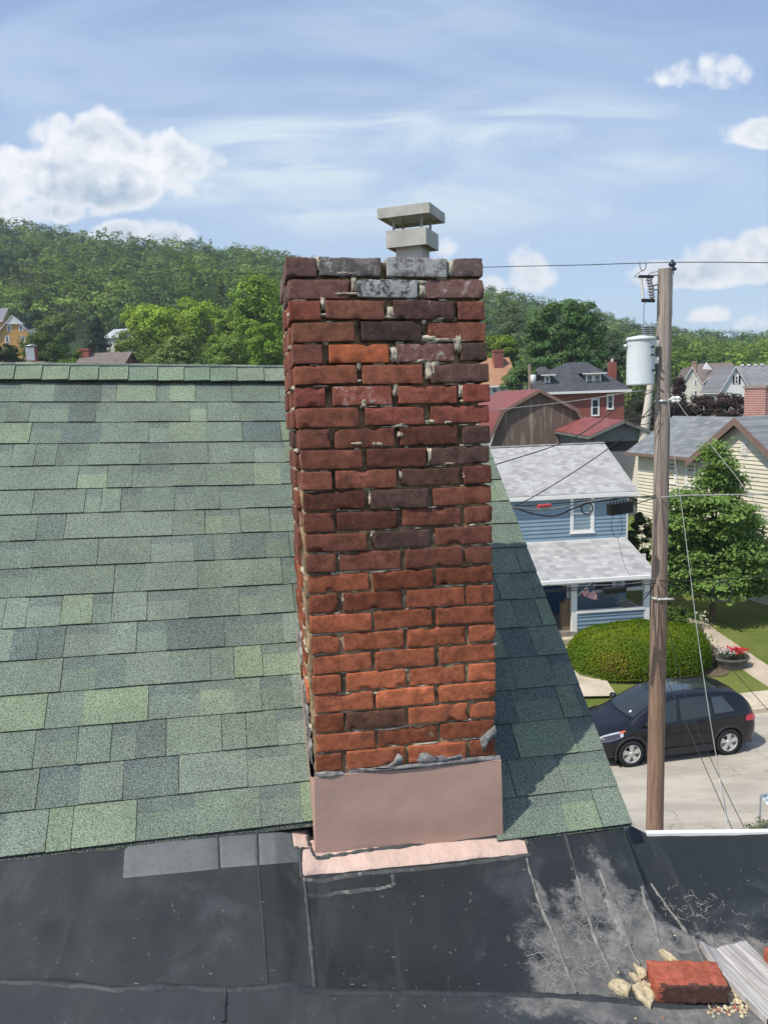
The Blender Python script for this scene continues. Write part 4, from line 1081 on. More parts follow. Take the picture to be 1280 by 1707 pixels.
def np_mesh(name, V, F4, C, mt, parent=None, loc=None, **k):
    me = bpy.data.meshes.new(name); nf = len(F4)
    me.vertices.add(len(V)); me.vertices.foreach_set('co', V.astype(np.float32).ravel())
    me.loops.add(nf * 4); me.loops.foreach_set('vertex_index', F4.astype(np.int32).ravel())
    me.polygons.add(nf); me.polygons.foreach_set('loop_start', np.arange(nf, dtype=np.int32) * 4); me.polygons.foreach_set('loop_total', np.full(nf, 4, dtype=np.int32))
    at = me.color_attributes.new('tint', 'FLOAT_COLOR', 'POINT'); c4 = np.ones((len(V), 4), np.float32); c4[:, :3] = C; at.data.foreach_set('color', c4.ravel())
    me.materials.append(mt); me.update(); me.validate()
    o = bpy.data.objects.new(name, me); COL.objects.link(o)
    if parent is not None: o.parent = parent
    if loc is not None: o.location = tuple(loc)
    return tag(o, **k)
def leaves(cent, size, n_dir, rng, jitter=.6, asp=.62):
    """quads at points cent, facing roughly n_dir"""
    n = len(cent); nn = n_dir + rng.normal(0, jitter, (n, 3)); nn /= np.linalg.norm(nn, axis=1)[:, None] + 1e-9
    r = rng.normal(0, 1, (n, 3)); a = np.cross(nn, r); a /= np.linalg.norm(a, axis=1)[:, None] + 1e-9; b = np.cross(nn, a)
    s = size * rng.uniform(.6, 1.3, (n, 1)); a = a * s * .5; b = b * s * .5 * asp
    fold = nn * s * .12
    V = np.stack([cent - a, cent - b * 1.0 + fold, cent + a, cent + b * 1.0 + fold], 1).reshape(-1, 3)
    return V
def crown_pts(rng, nleaf, rx, ry, rz, ncl, clr, shape='round', hollow=.35):
    """cluster centres through the crown, leaves round each"""
    u = rng.normal(0, 1, (ncl, 3)); u /= np.linalg.norm(u, axis=1)[:, None]
    rad = (hollow + (1 - hollow) * rng.random(ncl) ** .55)
    c = u * rad[:, None]
    if shape == 'cone':
        h = rng.random(ncl) ** 1.25; ang = rng.random(ncl) * 6.283; rr = (1 - h) * (.55 + .45 * rng.random(ncl))
        c = np.stack([np.cos(ang) * rr, np.sin(ang) * rr, h * 2 - 1], 1)
    if shape == 'dome': c[:, 2] = np.abs(c[:, 2]) * 1.5 - .7
    low = rng.normal(0, .10, (1, 3))
    lob = 1 + .22 * np.sin(3 * np.arctan2(c[:, 1], c[:, 0]) + rng.random() * 6) * (1 - np.abs(c[:, 2])) + .10 * np.sin(5 * c[:, 2] + rng.random() * 6)
    c = c * np.array([rx, ry, rz]) * lob[:, None]
    k = rng.integers(0, ncl, nleaf); v = rng.normal(0, 1, (nleaf, 3)); v /= np.linalg.norm(v, axis=1)[:, None]
    cs = clr * rng.uniform(.6, 1.25, ncl)
    v[:, 2] = np.where(v[:, 2] < -.2, v[:, 2] * .6, v[:, 2])
    p = c[k] + v * cs[k][:, None] * (.55 + .45 * rng.random(nleaf) ** .5)[:, None] * np.array([1, 1, .75])
    nd = v * .9 + c[k] / (np.array([rx, ry, rz])) * .5 + np.array([0, 0, .35])
    return p, nd, k, c
def tintk(rng, base, k, ncl, amt=.22, yel=.25):
    f = rng.uniform(1 - amt, 1 + amt, ncl)[k][:, None]; y = rng.uniform(0, yel, ncl)[k][:, None] * rng.random((len(k), 1))
    b = np.array(base) * f; j = rng.uniform(.8, 1.2, (len(k), 1)); return b * (1 - y) * j + np.array([.17, .20, .03]) * y
def F4(n): return np.arange(n * 4).reshape(-1, 4)
def tree(name, cx_, cy_, base_z, top_z, r, label, cat='tree', tint=(.06, .12, .025), nleaf=6000, lsize=.3, ncl=70, seed=1, crown_h=None, shape='round', group=None, clr=.26, trunk=True, tr=None, amt=.25, yel=.3, hollow=.35, ry=None):
    rng = np.random.default_rng(seed); Ht = top_z - base_z; ch = crown_h or Ht * .8; rz = ch / 2; zc = top_z - rz
    root = empty(name, (cx_, cy_, base_z), 0, label, cat, group)
    p, nd, k, c = crown_pts(rng, nleaf, r * .86, (ry or r) * .86, rz * .88, ncl, clr * r * 1.0, shape, hollow)
    col = tintk(rng, tint, k, ncl, amt, yel)
    p = p + np.array([0, 0, zc - base_z])
    V = leaves(p, lsize, nd, rng, .38)
    np_mesh('crown', V, F4(len(p)), np.repeat(col, 4, 0), M['leaf'], root)
    if trunk:
        mb = MB(); R0 = tr or max(.10, r * .055); hz = zc - base_z
        tp = [np.array([0, 0, -.3]), np.array([rng.normal(0, .03) * r, rng.normal(0, .03) * r, hz * .5]), np.array([rng.normal(0, .06) * r, rng.normal(0, .06) * r, hz + rz * .35])]
        if shape == 'cone': tp[-1] = np.array([0, 0, hz + rz * .9])
        tp = catmull(tp, 5); mb.tube(tp, list(np.linspace(R0, R0 * .3, len(tp))), 7)
        idx = rng.permutation(len(c))[:14]
        for i in idx:
            e = c[i] + np.array([0, 0, hz]); j = int(len(tp) * rng.uniform(.35, .8)); s = tp[j]
            mid = (s + e) / 2 + np.array([0, 0, -.06 * r]); L = catmull([s, mid, e], 4); mb.tube(L, list(np.linspace(R0 * .42, R0 * .10, len(L))), 5)
        mb.build('trunk', M['bark'], root)
    return root

# hillside wood: one mass
def forest():
    rng = np.random.default_rng(5); var = []; v_up = np.array([0, 0, 1.])
    for i in range(7):
        nl = 560; r = rng.uniform(.85, 1.15); p, nd, k, c = crown_pts(rng, nl, r, r, rng.uniform(.9, 1.1), 26, .34, hollow=.6); nd = p / 1.0 + v_up * .5 + nd * .55
        keep = p[:, 2] > -.9; p, nd, k = p[keep], nd[keep], k[keep]
        var.append((p, nd, tintk(rng, (1, 1, 1), k, 30, .22, 0)))
    Vs, Cs = [], []; n = 0
    pts = []
    y = 140.
    while y < 455:
        step = 8.8 + (y - 180) * .006
        x0, x1 = y * (-800) / FPX, y * 860 / FPX; x = x0 + rng.random() * step
        while x < x1:
            a = 640 + FPX * x / y
            pts.append((x + rng.normal(0, 1.4), y + rng.normal(0, 1.6)))
            x += step * rng.uniform(.75, 1.25)
        y += step * .92
    for (x, y) in pts:
        a = 640 + FPX * x / y
        if y < 196 and a < 520: continue
        if a > 700 and y < 140: continue
        z = tz(x, y); hgt = rng.uniform(9, 15); r = 3.8 + 5.2 * rng.random() ** 1.6; p, nd, kc = var[rng.integers(0, len(var))]
        th = rng.random() * 6.283; cs, sn_ = math.cos(th), math.sin(th); Rm = np.array([[cs, -sn_, 0], [sn_, cs, 0], [0, 0, 1]])
        near = max(0, min(1, (260 - y) / 80))
        q = (p @ Rm.T) * np.array([r, r, hgt * .42]) + np.array([x, y, z + hgt * .56])
        kk = rng.random(len(q)) < (.8 + .2 * near); q = q[kk]; nn = (nd @ Rm.T)[kk]; kc = kc[kk]
        hue = rng.random(); base = np.array([.062, .135, .032]) * (1 - hue) + np.array([.175, .27, .045]) * hue
        if rng.random() < .2: base = np.array([.026, .062, .030])
        if rng.random() < .10: base = np.array([.22, .30, .07])
        Vs.append(leaves(q, 1.15 if y > 240 else .95, nn, rng, .28)); Cs.append(np.repeat(kc * base * rng.uniform(.6, 1.3), 4, 0))
    V = np.concatenate(Vs); C = np.concatenate(Cs); print('forest', len(pts), len(V) // 4)
    np_mesh('forest', V, F4(len(V) // 4), C, M['leaf'], label='dense green wood covering the hillsides behind the houses', cat='forest', kind='stuff')
forest()

def T(px0, px1, py_top, Y, label, hb=None, name='tree', pybot=None, **k):
    """tree whose crown spans px0..px1 and tops out at py_top at distance Y"""
    c = P((px0 + px1) / 2, py_top, Y); r = abs(P(px1, py_top, Y)[0] - P(px0, py_top, Y)[0]) / 2; base = tz(c[0], c[1])
    if pybot is not None: k['crown_h'] = c[2] - P((px0 + px1) / 2, pybot, Y)[2]
    return tree(name, c[0], c[1], base, c[2], r, label, **k)
G1, G2, G3, DKG = (.30, .44, .030), (.20, .34, .034), (.125, .22, .045), (.042, .09, .032)
T(195, 300, 492, 128, 'bright yellow-green tree at the left end of the bright trees above the ridge', tint=G1, nleaf=9000, lsize=.42, ncl=90, seed=11, pybot=600, ry=5)
T(262, 370, 490, 132, 'bright green tree in the middle of the row above the ridge, under the power line', tint=G1, nleaf=9000, lsize=.42, ncl=90, seed=12, pybot=600, ry=5)
T(345, 420, 506, 126, 'low bright green tree just left of the tallest tree by the chimney', tint=(.19, .30, .03), nleaf=6500, lsize=.42, ncl=70, seed=13, pybot=600)
T(372, 478, 448, 108, 'tallest light green tree rising against the hill just left of the chimney', tint=G2, nleaf=14000, lsize=.36, ncl=120, seed=14, pybot=625)
T(425, 500, 470, 116, 'tree half hidden behind the left side of the brick chimney', tint=(.13, .24, .035), nleaf=8000, lsize=.38, ncl=80, seed=15, pybot=630)
T(170, 268, 548, 96, 'rounded tree with yellowish leaves just above the ridge, right of the brown roof', tint=(.19, .25, .055), nleaf=8000, lsize=.32, ncl=80, seed=16, pybot=650)
T(245, 345, 556, 92, 'low pale green tree above the middle of the green ridge', tint=(.19, .27, .07), nleaf=8000, lsize=.32, ncl=80, seed=17, pybot=650)
T(330, 420, 548, 90, 'low pale green tree above the ridge, nearest the chimney but one', tint=(.17, .27, .05), nleaf=8000, lsize=.32, ncl=80, seed=18, pybot=650)
T(398, 490, 536, 86, 'low bright tree touching the chimney side above the ridge', tint=(.17, .30, .030), nleaf=8000, lsize=.30, ncl=80, seed=19, pybot=650)
T(60, 128, 514, 150, 'dome-shaped tree with sunlit top right of the yellow house', tint=(.14, .20, .05), nleaf=8000, lsize=.42, ncl=80, seed=20, pybot=590)
T(28, 122, 548, 104, 'dark round tree behind the metal-hooded chimney', tint=(.075, .14, .035), nleaf=9000, lsize=.34, ncl=90, seed=21, pybot=640)
T(-25, 32, 566, 98, 'dark tree at the left edge of the photo above the ridge', tint=(.038, .07, .022), nleaf=6000, lsize=.34, ncl=60, seed=22, pybot=640)
T(128, 188, 522, 140, 'dark conical spruce between the two houses on the left', name='spruce_tree', cat='spruce', tint=(.026, .052, .026), nleaf=8000, lsize=.4, ncl=110, seed=23, pybot=612, shape='cone', clr=.3, yel=.05)
T(10, 70, 488, 172, 'dark tree standing right behind the yellow house', tint=DKG, nleaf=6000, lsize=.55, ncl=60, seed=24, pybot=600, yel=.1)
T(100, 150, 580, 88, 'small green bush-like tree right beside the brown roof, above the ridge', tint=(.12, .21, .04), nleaf=3500, lsize=.3, ncl=40, seed=25, pybot=640)
# right of the chimney
T(862, 1008, 490, 92, 'largest maple, broad dark green crown behind the brick house', name='maple_tree', tint=(.080, .165, .045), nleaf=26000, lsize=.34, ncl=230, seed=31, pybot=655, amt=.3, clr=.16, yel=.15, hollow=.6)
T(795, 888, 484, 112, 'thin-crowned grey-green tree right of the chimney, left of the largest maple', tint=(.13, .19, .085), nleaf=5200, lsize=.3, ncl=90, seed=32, pybot=600, clr=.2, hollow=.2)
T(790, 868, 546, 100, 'bright yellow-green tree above the orange roof', tint=(.17, .27, .025), nleaf=9000, lsize=.34, ncl=90, seed=33, pybot=640)
T(985, 1050, 546, 108, 'dull green tree between the largest maple and the transformer', tint=(.085, .14, .07), nleaf=9000, lsize=.36, ncl=90, seed=34, pybot=650)
T(836, 900, 606, 80, 'light green bushy tree in front of the orange-roofed house', tint=(.11, .20, .065), nleaf=6500, lsize=.26, ncl=80, seed=35, pybot=672)
for i, (a, b, t, Y, c, l) in enumerate(((1100, 1150, 548, 190, G3, 'tall green tree just right of the utility pole at the hill foot'), (1128, 1178, 560, 200, G3, 'tree at the hill foot behind the cream chimney house'),
        (1165, 1215, 574, 175, (.14, .22, .035), 'bright green tree behind the brown roof ridge'), (1205, 1250, 577, 180, (.15, .24, .035), 'bright tree behind the grey roof with ridge vents'), (1240, 1300, 574, 176, (.13, .22, .035), 'green tree at the right edge behind the roofs'), (1112, 1160, 590, 160, (.09, .17, .04), 'low green tree left of the cream chimney house'),)):
    T(a, b, t, Y, l, tint=c, nleaf=5500, lsize=.5, ncl=70, seed=40 + i, pybot=650, group='trees at the foot of the right hill')
PUR = (.050, .026, .032)
T(1112, 1152, 626, 72, 'tall pointed purple-leaved tree in front of the cream house', tint=PUR, nleaf=5000, lsize=.2, ncl=80, seed=51, pybot=705, yel=.12, shape='cone', clr=.4)
T(1040, 1112, 660, 64, 'dark bushy tree beneath the transformer', tint=(.040, .040, .030), nleaf=6000, lsize=.2, ncl=80, seed=52, pybot=745, yel=.2)
T(1140, 1200, 654, 66, 'low purple-leaved tree between the two pale gabled houses', tint=PUR, nleaf=5000, lsize=.2, ncl=80, seed=53, pybot=712, yel=.15)
T(1185, 1252, 650, 62, 'purple-leaved tree left of the round-cornered brick chimney', tint=(.06, .03, .036), nleaf=5500, lsize=.2, ncl=80, seed=54, pybot=712, yel=.15)
T(1095, 1150, 668, 60, 'dark purple shrub-like tree right behind the utility pole', tint=(.036, .024, .026), nleaf=4500, lsize=.18, ncl=70, seed=55, pybot=715, yel=.1)
# tree against the cream wall
def yard_tree():
    c = G(1188, 1010, .5); Y = 28.5; c = P(1188, 1000, Y)
    rng = np.random.default_rng(61); gz_ = tz(c[0], c[1]); root = empty('dogwood_tree', (c[0], c[1], gz_), 0, 'leafy tree with layered branches growing against the cream-sided house', 'tree')
    pts = []; nds = []; cols = []; mb = MB()
    blobs = [(1196, 772, 20, 30), (1208, 802, 32, 22), (1150, 830, 45, 16), (1215, 845, 50, 38), (1148, 864, 38, 30), (1180, 895, 55, 38), (1225, 905, 42, 42), (1130, 915, 32, 42), (1165, 945, 50, 34), (1225, 955, 42, 34), (1255, 968, 26, 24), (1186, 806, 26, 10), (1250, 890, 16, 28), (1126, 892, 24, 28), (1122, 935, 24, 28), (1200, 975, 60, 22), (1150, 975, 45, 18), (1240, 930, 38, 46), (1262, 945, 22, 40), (1192, 748, 10, 14)]
    for (px, py, rx, ry) in blobs:
        o = P(px, py, Y + rng.normal(0, .35)); RX, RZ = rx / FPX * Y * 1.05, ry / FPX * Y * 1.05; n = int(rx * ry * 2.7); ncl = 34
        u = rng.normal(0, 1, (ncl, 3)); u /= np.linalg.norm(u, axis=1)[:, None]; cc = u * (rng.random((ncl, 1)) ** .4) * np.array([RX, RX * .9, RZ]); cc[:, 2] += 0
        k = rng.integers(0, ncl, n); v = rng.normal(0, 1, (n, 3)) * np.array([.22, .22, .07]); p = cc[k] + v
        nd = np.tile([0, -.2, 1.], (n, 1)) + u[k] * .4
        f = rng.uniform(.7, 1.3, ncl)[k][:, None]; base = np.array([.15, .26, .06]); y = rng.random((n, 1)) * .4
        cols.append((base * (1 - y) + np.array([.20, .26, .07]) * y) * f); pts.append(p + o - np.array([c[0], c[1], gz_])); nds.append(nd)
        s = np.array([rng.normal(0, .1), rng.normal(0, .1), 1.2]); e = o - np.array([c[0], c[1], gz_]); L = catmull([s * (.5, .5, .8), (s + e) / 2 + (0, 0, -.2), e], 5); mb.tube(L, list(np.linspace(.07, .015, len(L))), 5)
    p = np.concatenate(pts); V = leaves(p, .16, np.concatenate(nds), rng, .45, .55)
    np_mesh('crown', V, F4(len(p)), np.repeat(np.concatenate(cols), 4, 0), M['leaf'], root)
    mb.tube([(0, 0, -.2), (0, 0, 1.2), (.1, 0, 2.6)], [.13, .10, .06], 8); mb.build('trunk', M['bark'], root)
yard_tree()
def bush(px0, px1, pyt, pyb, Y, label, name='shrub', tint=(.06, .11, .02), lsize=.09, n=5000, seed=1, cat='shrub'):
    a = P(px0, pyb, Y); b = P(px1, pyb, Y); t = P((px0 + px1) / 2, pyt, Y); cx_, cy_ = (a[0] + b[0]) / 2, Y; gz_ = tz(cx_, cy_)
    return tree(name, cx_, cy_, gz_, t[2], (b[0] - a[0]) / 2, label, cat=cat, tint=tint, nleaf=n, lsize=lsize, ncl=60, seed=seed, crown_h=t[2] - gz_, clr=.24, tr=.025, hollow=.3)
bush(1038, 1106, 838, 965, 31.5, 'green shrub between the blue house and the cream-sided house', seed=70, n=6500, lsize=.11, tint=(.05, .09, .03))
bush(1092, 1160, 1004, 1062, 26.5, 'leafy green shrub behind the clipped hedge, right of the utility pole', seed=71, tint=(.075, .13, .02))
bush(1132, 1178, 1035, 1078, 24.6, 'small shrub with cream flowers beside the garden path', seed=72, tint=(.11, .15, .035), n=2600, cat='shrub')
bush(1236, 1300, 1366, 1402, 13.9, 'yellowish weeds poking up behind the white roof edge at the right', seed=73, tint=(.15, .17, .06), n=1500, lsize=.045, cat='weed', name='weed')
def hedge():
    mb = MB(); a = P(948, 1060, 23.6); b = P(1166, 1060, 24.8); c = np.array([(a[0] + b[0]) / 2, 23.9, 0]); gz_ = .3; rx = (b[0] - a[0]) / 2; top = P(1050, 1035, 24.4)[2]; h = top - gz_
    rng = np.random.default_rng(80); rot = R(6)
    cr, sr = math.cos(rot), math.sin(rot); ry = 1.45
    n = 62000; th = rng.random(n) * 6.283; ph = rng.random(n) ** .85 * 1.62
    sp = np.stack([np.cos(th) * np.abs(np.sin(ph)) ** .62 * np.sign(np.sin(ph)), np.sin(th) * np.abs(np.sin(ph)) ** .62, np.sign(np.cos(ph)) * np.abs(np.cos(ph)) ** .62], 1)
    nr = sp / np.array([rx, ry, h]) ; nr /= np.linalg.norm(nr, axis=1)[:, None]
    wob = 1 + .018 * np.sin(th * 5 + 1) + .012 * np.sin(th * 11) + rng.normal(0, .012, n)
    p = sp * np.array([rx, ry, h * .97]) * wob[:, None]; p[:, 2] = np.maximum(p[:, 2], .02)
    Rm = np.array([[cr, -sr, 0], [sr, cr, 0], [0, 0, 1]]); p = p @ Rm.T; nr = nr @ Rm.T
    V = leaves(p, .060, nr, rng, .55, .6)
    pat = np.array([mnoise.noise((q[0] * .9, q[1] * .9, q[2] * .9)) for q in p])[:, None]
    base = np.array([.105, .185, .008]) * (1 - np.clip(pat + .35, 0, 1)) + np.array([.195, .24, .010]) * np.clip(pat + .35, 0, 1)
    brown = (pat > .42) & (rng.random((n, 1)) < .35); base = np.where(brown, np.array([.22, .14, .03]), base)
    root = empty('hedge', (c[0], c[1], gz_), 0, 'large rounded clipped green hedge behind the parked black car', 'hedge')
    np_mesh('foliage', V, F4(n), np.repeat(base * rng.uniform(.75, 1.25, (n, 1)), 4, 0), M['leaf'], root)
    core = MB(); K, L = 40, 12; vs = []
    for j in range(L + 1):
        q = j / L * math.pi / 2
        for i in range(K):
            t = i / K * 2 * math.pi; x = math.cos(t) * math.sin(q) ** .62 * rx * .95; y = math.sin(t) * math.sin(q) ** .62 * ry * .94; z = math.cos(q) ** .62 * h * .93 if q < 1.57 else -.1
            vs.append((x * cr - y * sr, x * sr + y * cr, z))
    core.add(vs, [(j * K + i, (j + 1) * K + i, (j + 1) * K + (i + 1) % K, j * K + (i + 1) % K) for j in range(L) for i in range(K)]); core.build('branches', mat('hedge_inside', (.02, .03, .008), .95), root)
hedge()

# ------------------------------------------------------------------ houses
def clap(mb, o, dx, nrm, z0, z1, ext, pitch, d0=.001, d1=.017):
    """lap siding: ext(z) -> (xa, xb) along dx from o"""
    o = np.array(o, float); dx = np.array(dx, float); nrm = np.array(nrm, float); z = z0; up = np.array([0, 0, 1.])
    while z < z1 - 1e-4:
        zt = min(z + pitch, z1); a0, b0 = ext(z); a1, b1 = ext(zt - 1e-4)
        if b0 - a0 > .01:
            if b1 - a1 < .01: a1 = b1 = (a1 + b1) / 2
            p = [o + dx * a0 + up * z + nrm * d1, o + dx * b0 + up * z + nrm * d1, o + dx * b1 + up * zt + nrm * d0, o + dx * a1 + up * zt + nrm * d0]
            mb.quad(*p); mb.quad(o + dx * a0 + up * z + nrm * 0, o + dx * b0 + up * z + nrm * 0, p[1], p[0])
        z = zt
ISL = {}
def window(root, o, dx, nrm, x, z, w_, h, frame=None, pane=None, fw=.09, sash=True, name='window', label=None, dep=.03, sill=True):
    o = np.array(o, float); dx = np.array(dx, float); nrm = np.array(nrm, float); up = np.array([0, 0, 1.])
    B = lambda mb, a, b, c, d, n0, n1: mb.obox(o + dx * a + up * c + nrm * n0, dx * (b - a), up * (d - c), nrm * (n1 - n0))
    mb = MB()
    B(mb, x, x + fw, z, z + h, .0, dep + .015); B(mb, x + w_ - fw, x + w_, z, z + h, .0, dep + .015)
    B(mb, x + fw, x + w_ - fw, z + h - fw * 1.1, z + h, .0, dep + .015); B(mb, x + fw, x + w_ - fw, z, z + fw * .8, .0, dep + .013)
    if sash: B(mb, x + fw, x + w_ - fw, z + h * .5 - .028, z + h * .5 + .028, .0, dep + .004)
    B(mb, x + fw, x + fw + .03, z + fw * .8, z + h - fw, .0, dep - .006); B(mb, x + w_ - fw - .03, x + w_ - fw, z + fw * .8, z + h - fw, .0, dep - .006)
    if sill: B(mb, x - .03, x + w_ + .03, z - .05, z, 0, dep + .04)
    f = mb.build(name, frame or M['white'], root, label=label)
    mb = MB(); B(mb, x + fw, x + w_ - fw, z + fw * .8, z + h - fw, .004, .014); mb.build('pane', pane or M['glass'], f)
    return f
def roofmat(name, c1, c2, c3=None, bw=.30, rh=.14, ms=.004, axis='X'):
    return brickmat(name, c1, c2, c3 or tuple(q * .6 for q in c1), 1, bw, rh, ms, axis=axis)
M['whiteshingle'] = roofmat('pale_grey_shingle', (.42, .415, .40), (.28, .275, .27), (.31, .305, .30), .24, .062, .003)
M['greyshingle'] = roofmat('grey_shingle', (.15, .16, .165), (.23, .24, .245), None, .4, .11, .003)
M['darkslate'] = roofmat('dark_slate', (.055, .060, .066), (.085, .09, .097), None, .35, .16, .004)
M['redmetal'] = mat('red_metal_roof', (.225, .062, .055), .6, n_sc=1.2, n_amt=.3, dirt=(2, .45, .65, (.15, .065, .055), .7))
M['redbrick'] = brickmat('red_brick', (.23, .062, .048), (.29, .082, .058), (.26, .13, .11), 1, .22, .075, .008)
M['barnwood'] = None

def rootat(name, o, psi, label, cat='house', group=None):
    return empty(name, o, psi, label, cat, group)
def inv(o, psi):
    c, s = math.cos(psi), math.sin(psi)
    def f(p):
        d = np.array(p, float) - np.array(o, float); return np.array([d[0] * c + d[1] * s, -d[0] * s + d[1] * c, d[2]])
    return f
X_, Y_, Z_ = np.array([1., 0, 0]), np.array([0, 1., 0]), np.array([0, 0, 1.])

def on_plane_fn(o, psi, yl):
    """pixel -> local coordinates on the vertical plane local y = yl"""
    c, s = math.cos(psi), math.sin(psi); n = np.array([-s, c, 0]); f = inv(o, psi)
    def g(px, py):
        d = ray(px, py); t = ((np.array(o, float) + n * yl - CAM) @ n) / (d @ n); return f(CAM + d * t)
    return g

def blue_house():
    psi = R(6); C = P(1045, 822, 28.7); g = .45; o = np.array([C[0], C[1], g]); rt = rootat('blue_house', o, psi, 'blue-sided house with pale grey shingles and a front porch across the street')
    f = inv(o, psi); pw = on_plane_fn(o, psi, 0); pp = on_plane_fn(o, psi, -2.35)
    ez = pw(1045, 822)[2] + .08; Wd = 9.0; Dp = 6.2
    mb = MB(); pr_top = pw(1040, 897)[2]
    clap(mb, (-Wd, 0, 0), X_, -Y_, pr_top - .25, ez, lambda z: (0, Wd), .15, .0, .032)
    clap(mb, (0, 0, 0), Y_, X_, 0, ez + 2.4, lambda z: (0, Dp) if z < ez else ((z - ez) / .5, Dp - (z - ez) / .5), .115)
    mb.quad((-Wd, 0, 0), (0, 0, 0), (0, 0, pr_top), (-Wd, 0, pr_top)); mb.quad((-Wd, Dp, 0), (-Wd, 0, 0), (-Wd, 0, ez), (-Wd, Dp, ez)); mb.quad((0, Dp, 0), (-Wd, Dp, 0), (-Wd, Dp, ez), (0, Dp, ez))
    mb.build('wall', M['bluesiding'], rt)
    mb = MB(); mb.box((-.02, -.03, pr_top - .2), (.03, .02, ez)); mb.box((-Wd, -.022, ez - .10), (-.03, -.002, ez + .0)); mb.build('corner_board', M['white'], rt)
    # main roof
    eo, ro = .20, .35; sl = .47; rz = ez + sl * (Dp / 2) + .08; mb = MB()
    e0, e1, r0, r1 = (-Wd - ro, -eo, ez - sl * eo + .12), (ro, -eo, ez - sl * eo + .12), (-Wd - ro, Dp / 2, rz + .1), (ro, Dp / 2, rz + .1)
    mb.slab([e0, e1, r1, r0], (0, 0, -.05)); b0, b1 = (-Wd - ro, Dp + eo, e0[2]), (ro, Dp + eo, e0[2]); mb.slab([r0, r1, b1, b0], (0, 0, -.05))
    mb.build('roof', M['whiteshingle'], rt)
    mb = MB(); mb.box((-Wd - ro, Dp / 2 - .1, rz + .088), (ro, Dp / 2 + .1, rz + .125)); mb.build('ridge_cap', M['whiteshingle'], rt)
    mb = MB(); mb.box((-Wd - ro, -eo - .09, e0[2] - .17), (ro + .02, -eo - .0, e0[2] - .045)); mb.build('gutter', M['white'], rt)
    mb = MB(); mb.box((-Wd, -eo, e0[2] - .19), (ro - .03, -.0, e0[2] - .17))
    for sgn in (1,):
        mb.obox((ro - .03, -eo, e0[2] - .19), (0, Dp / 2 + eo, rz + .1 - e0[2]), (.03, 0, 0), (0, 0, .14)); mb.obox((ro - .03, Dp + eo, e0[2] - .19), (0, -Dp / 2 - eo, rz + .1 - e0[2]), (.03, 0, 0), (0, 0, .14))
    mb.build('fascia', M['white'], rt)
    # windows upstairs
    a, b = pw(950, 888), pw(990, 822)
    window(rt, (0, 0, 0), X_, -Y_, a[0], a[2], b[0] - a[0], b[2] - a[2] - .02, fw=.115, pane=M['paleglass'])
    # porch
    pd = 2.35; pz = pp(1000, 962)[2]; pxr = pp(1082, 965)[0] + .22
    mb = MB(); pt = pr_top; mb.slab([(-Wd, -pd - .28, pz + .06), (pxr, -pd - .28, pz + .06), (.0, -.005, pt), (-Wd, -.005, pt)], (0, 0, -.05)); 
    mb.slab([(pxr, -pd - .28, pz + .06), (pxr, -.3, pz + .06), (0, -.005, pt)], (0, 0, -.05))
    mb.build('porch_roof', M['whiteshingle'], rt)
    mb = MB(); mb.box((-Wd, -pd - .40, pz - .06), (pxr + .05, -pd - .28, pz + .055)); mb.build('porch_gutter', M['white'], rt)
    mb = MB(); mb.box((-Wd, -pd, pz - .20), (pxr - .15, -pd + .12, pz - .06)); mb.box((-Wd, -pd - .26, pz - .06), (pxr - .1, -.03, pz - .03)); mb.box((-Wd, -.03, pt - .10), (0, -.018, pt + .06)); mb.build('porch_beam', M['white'], rt)
    fz = .35
    for px0, px1 in ((953, 962), (1074, 1083)):
        xa, xb = pp(px0, 1000)[0], pp(px1, 1000)[0]; mb = MB(); mb.box((xa, -pd, 0), (xb, -pd + .14, pz - .2)); mb.box((xa - .02, -pd - .02, pz - .32), (xb + .02, -pd + .16, pz - .22)); mb.build('porch_post', M['white'], rt)
    xa, xb = pp(962, 1000)[0], pp(1074, 1000)[0]; kz = pp(1015, 1016)[2]
    mb = MB(); clap(mb, (xa, -pd + .03, 0), X_, -Y_, 0, kz - .08, lambda z: (0, xb - xa), .14, .0, .03); mb.box((xa, -pd + .035, 0), (xb, -pd + .12, kz - .07)); mb.build('knee_wall', M['bluesiding'], rt)
    mb = MB(); mb.box((xa, -pd - .03, kz - .08), (xb, -pd + .17, kz)); mb.box((xb + .0, -pd + .03, 0), (xb + .02, -.2, kz - .1)) ; mb.build('knee_wall_cap', M['white'], rt)
    mb = MB(); mb.box((-Wd, -pd, -.3), (xb + .1, -.02, fz - .02)); mb.build('porch_floor', mat('porch_boards', (.22, .20, .18), .7, n_sc=3), rt)
    # ground-floor openings under the porch
    x0 = pw(985, 1000)[0]; window(rt, (0, 0, 0), X_, -Y_, x0, fz + .75, .95, 1.35, fw=.1)
    x0 = pw(1035, 1000)[0]; window(rt, (0, 0, 0), X_, -Y_, x0, fz + .75, .95, 1.35, fw=.1)
    x0 = pw(903, 1000)[0]; mb = MB(); mb.box((x0, -.04, fz), (x0 + .95, -.02, fz + 2.05)); d = mb.build('door', mat('dark_blue_door', (.03, .07, .14), .4), rt)
    mb = MB(); mb.tube([(x0 + .85, -.09, fz + 1), (x0 + .85, -.04, fz + 1)], .03, 8); mb.build('door_handle', M['steel'], d)
    mb = MB(); mb.box((x0 - .1, -.05, fz), (x0, -.018, fz + 2.15)); mb.box((x0 + .95, -.05, fz), (x0 + 1.05, -.018, fz + 2.15)); mb.box((x0 - .1, -.05, fz + 2.06), (x0 + 1.05, -.019, fz + 2.17)); mb.build('door_frame', M['white'], rt)
    # steps
    mb = MB(); xs_ = pp(925, 1040)[0]
    for i in range(2): mb.box((xs_ - .5, -pd - .3 * (i + 1), -.3), (xs_ + .75, -pd - .3 * i, fz - .02 - .17 * (i + 1)))
    mb.build('porch_step', M['concrete'], rt)
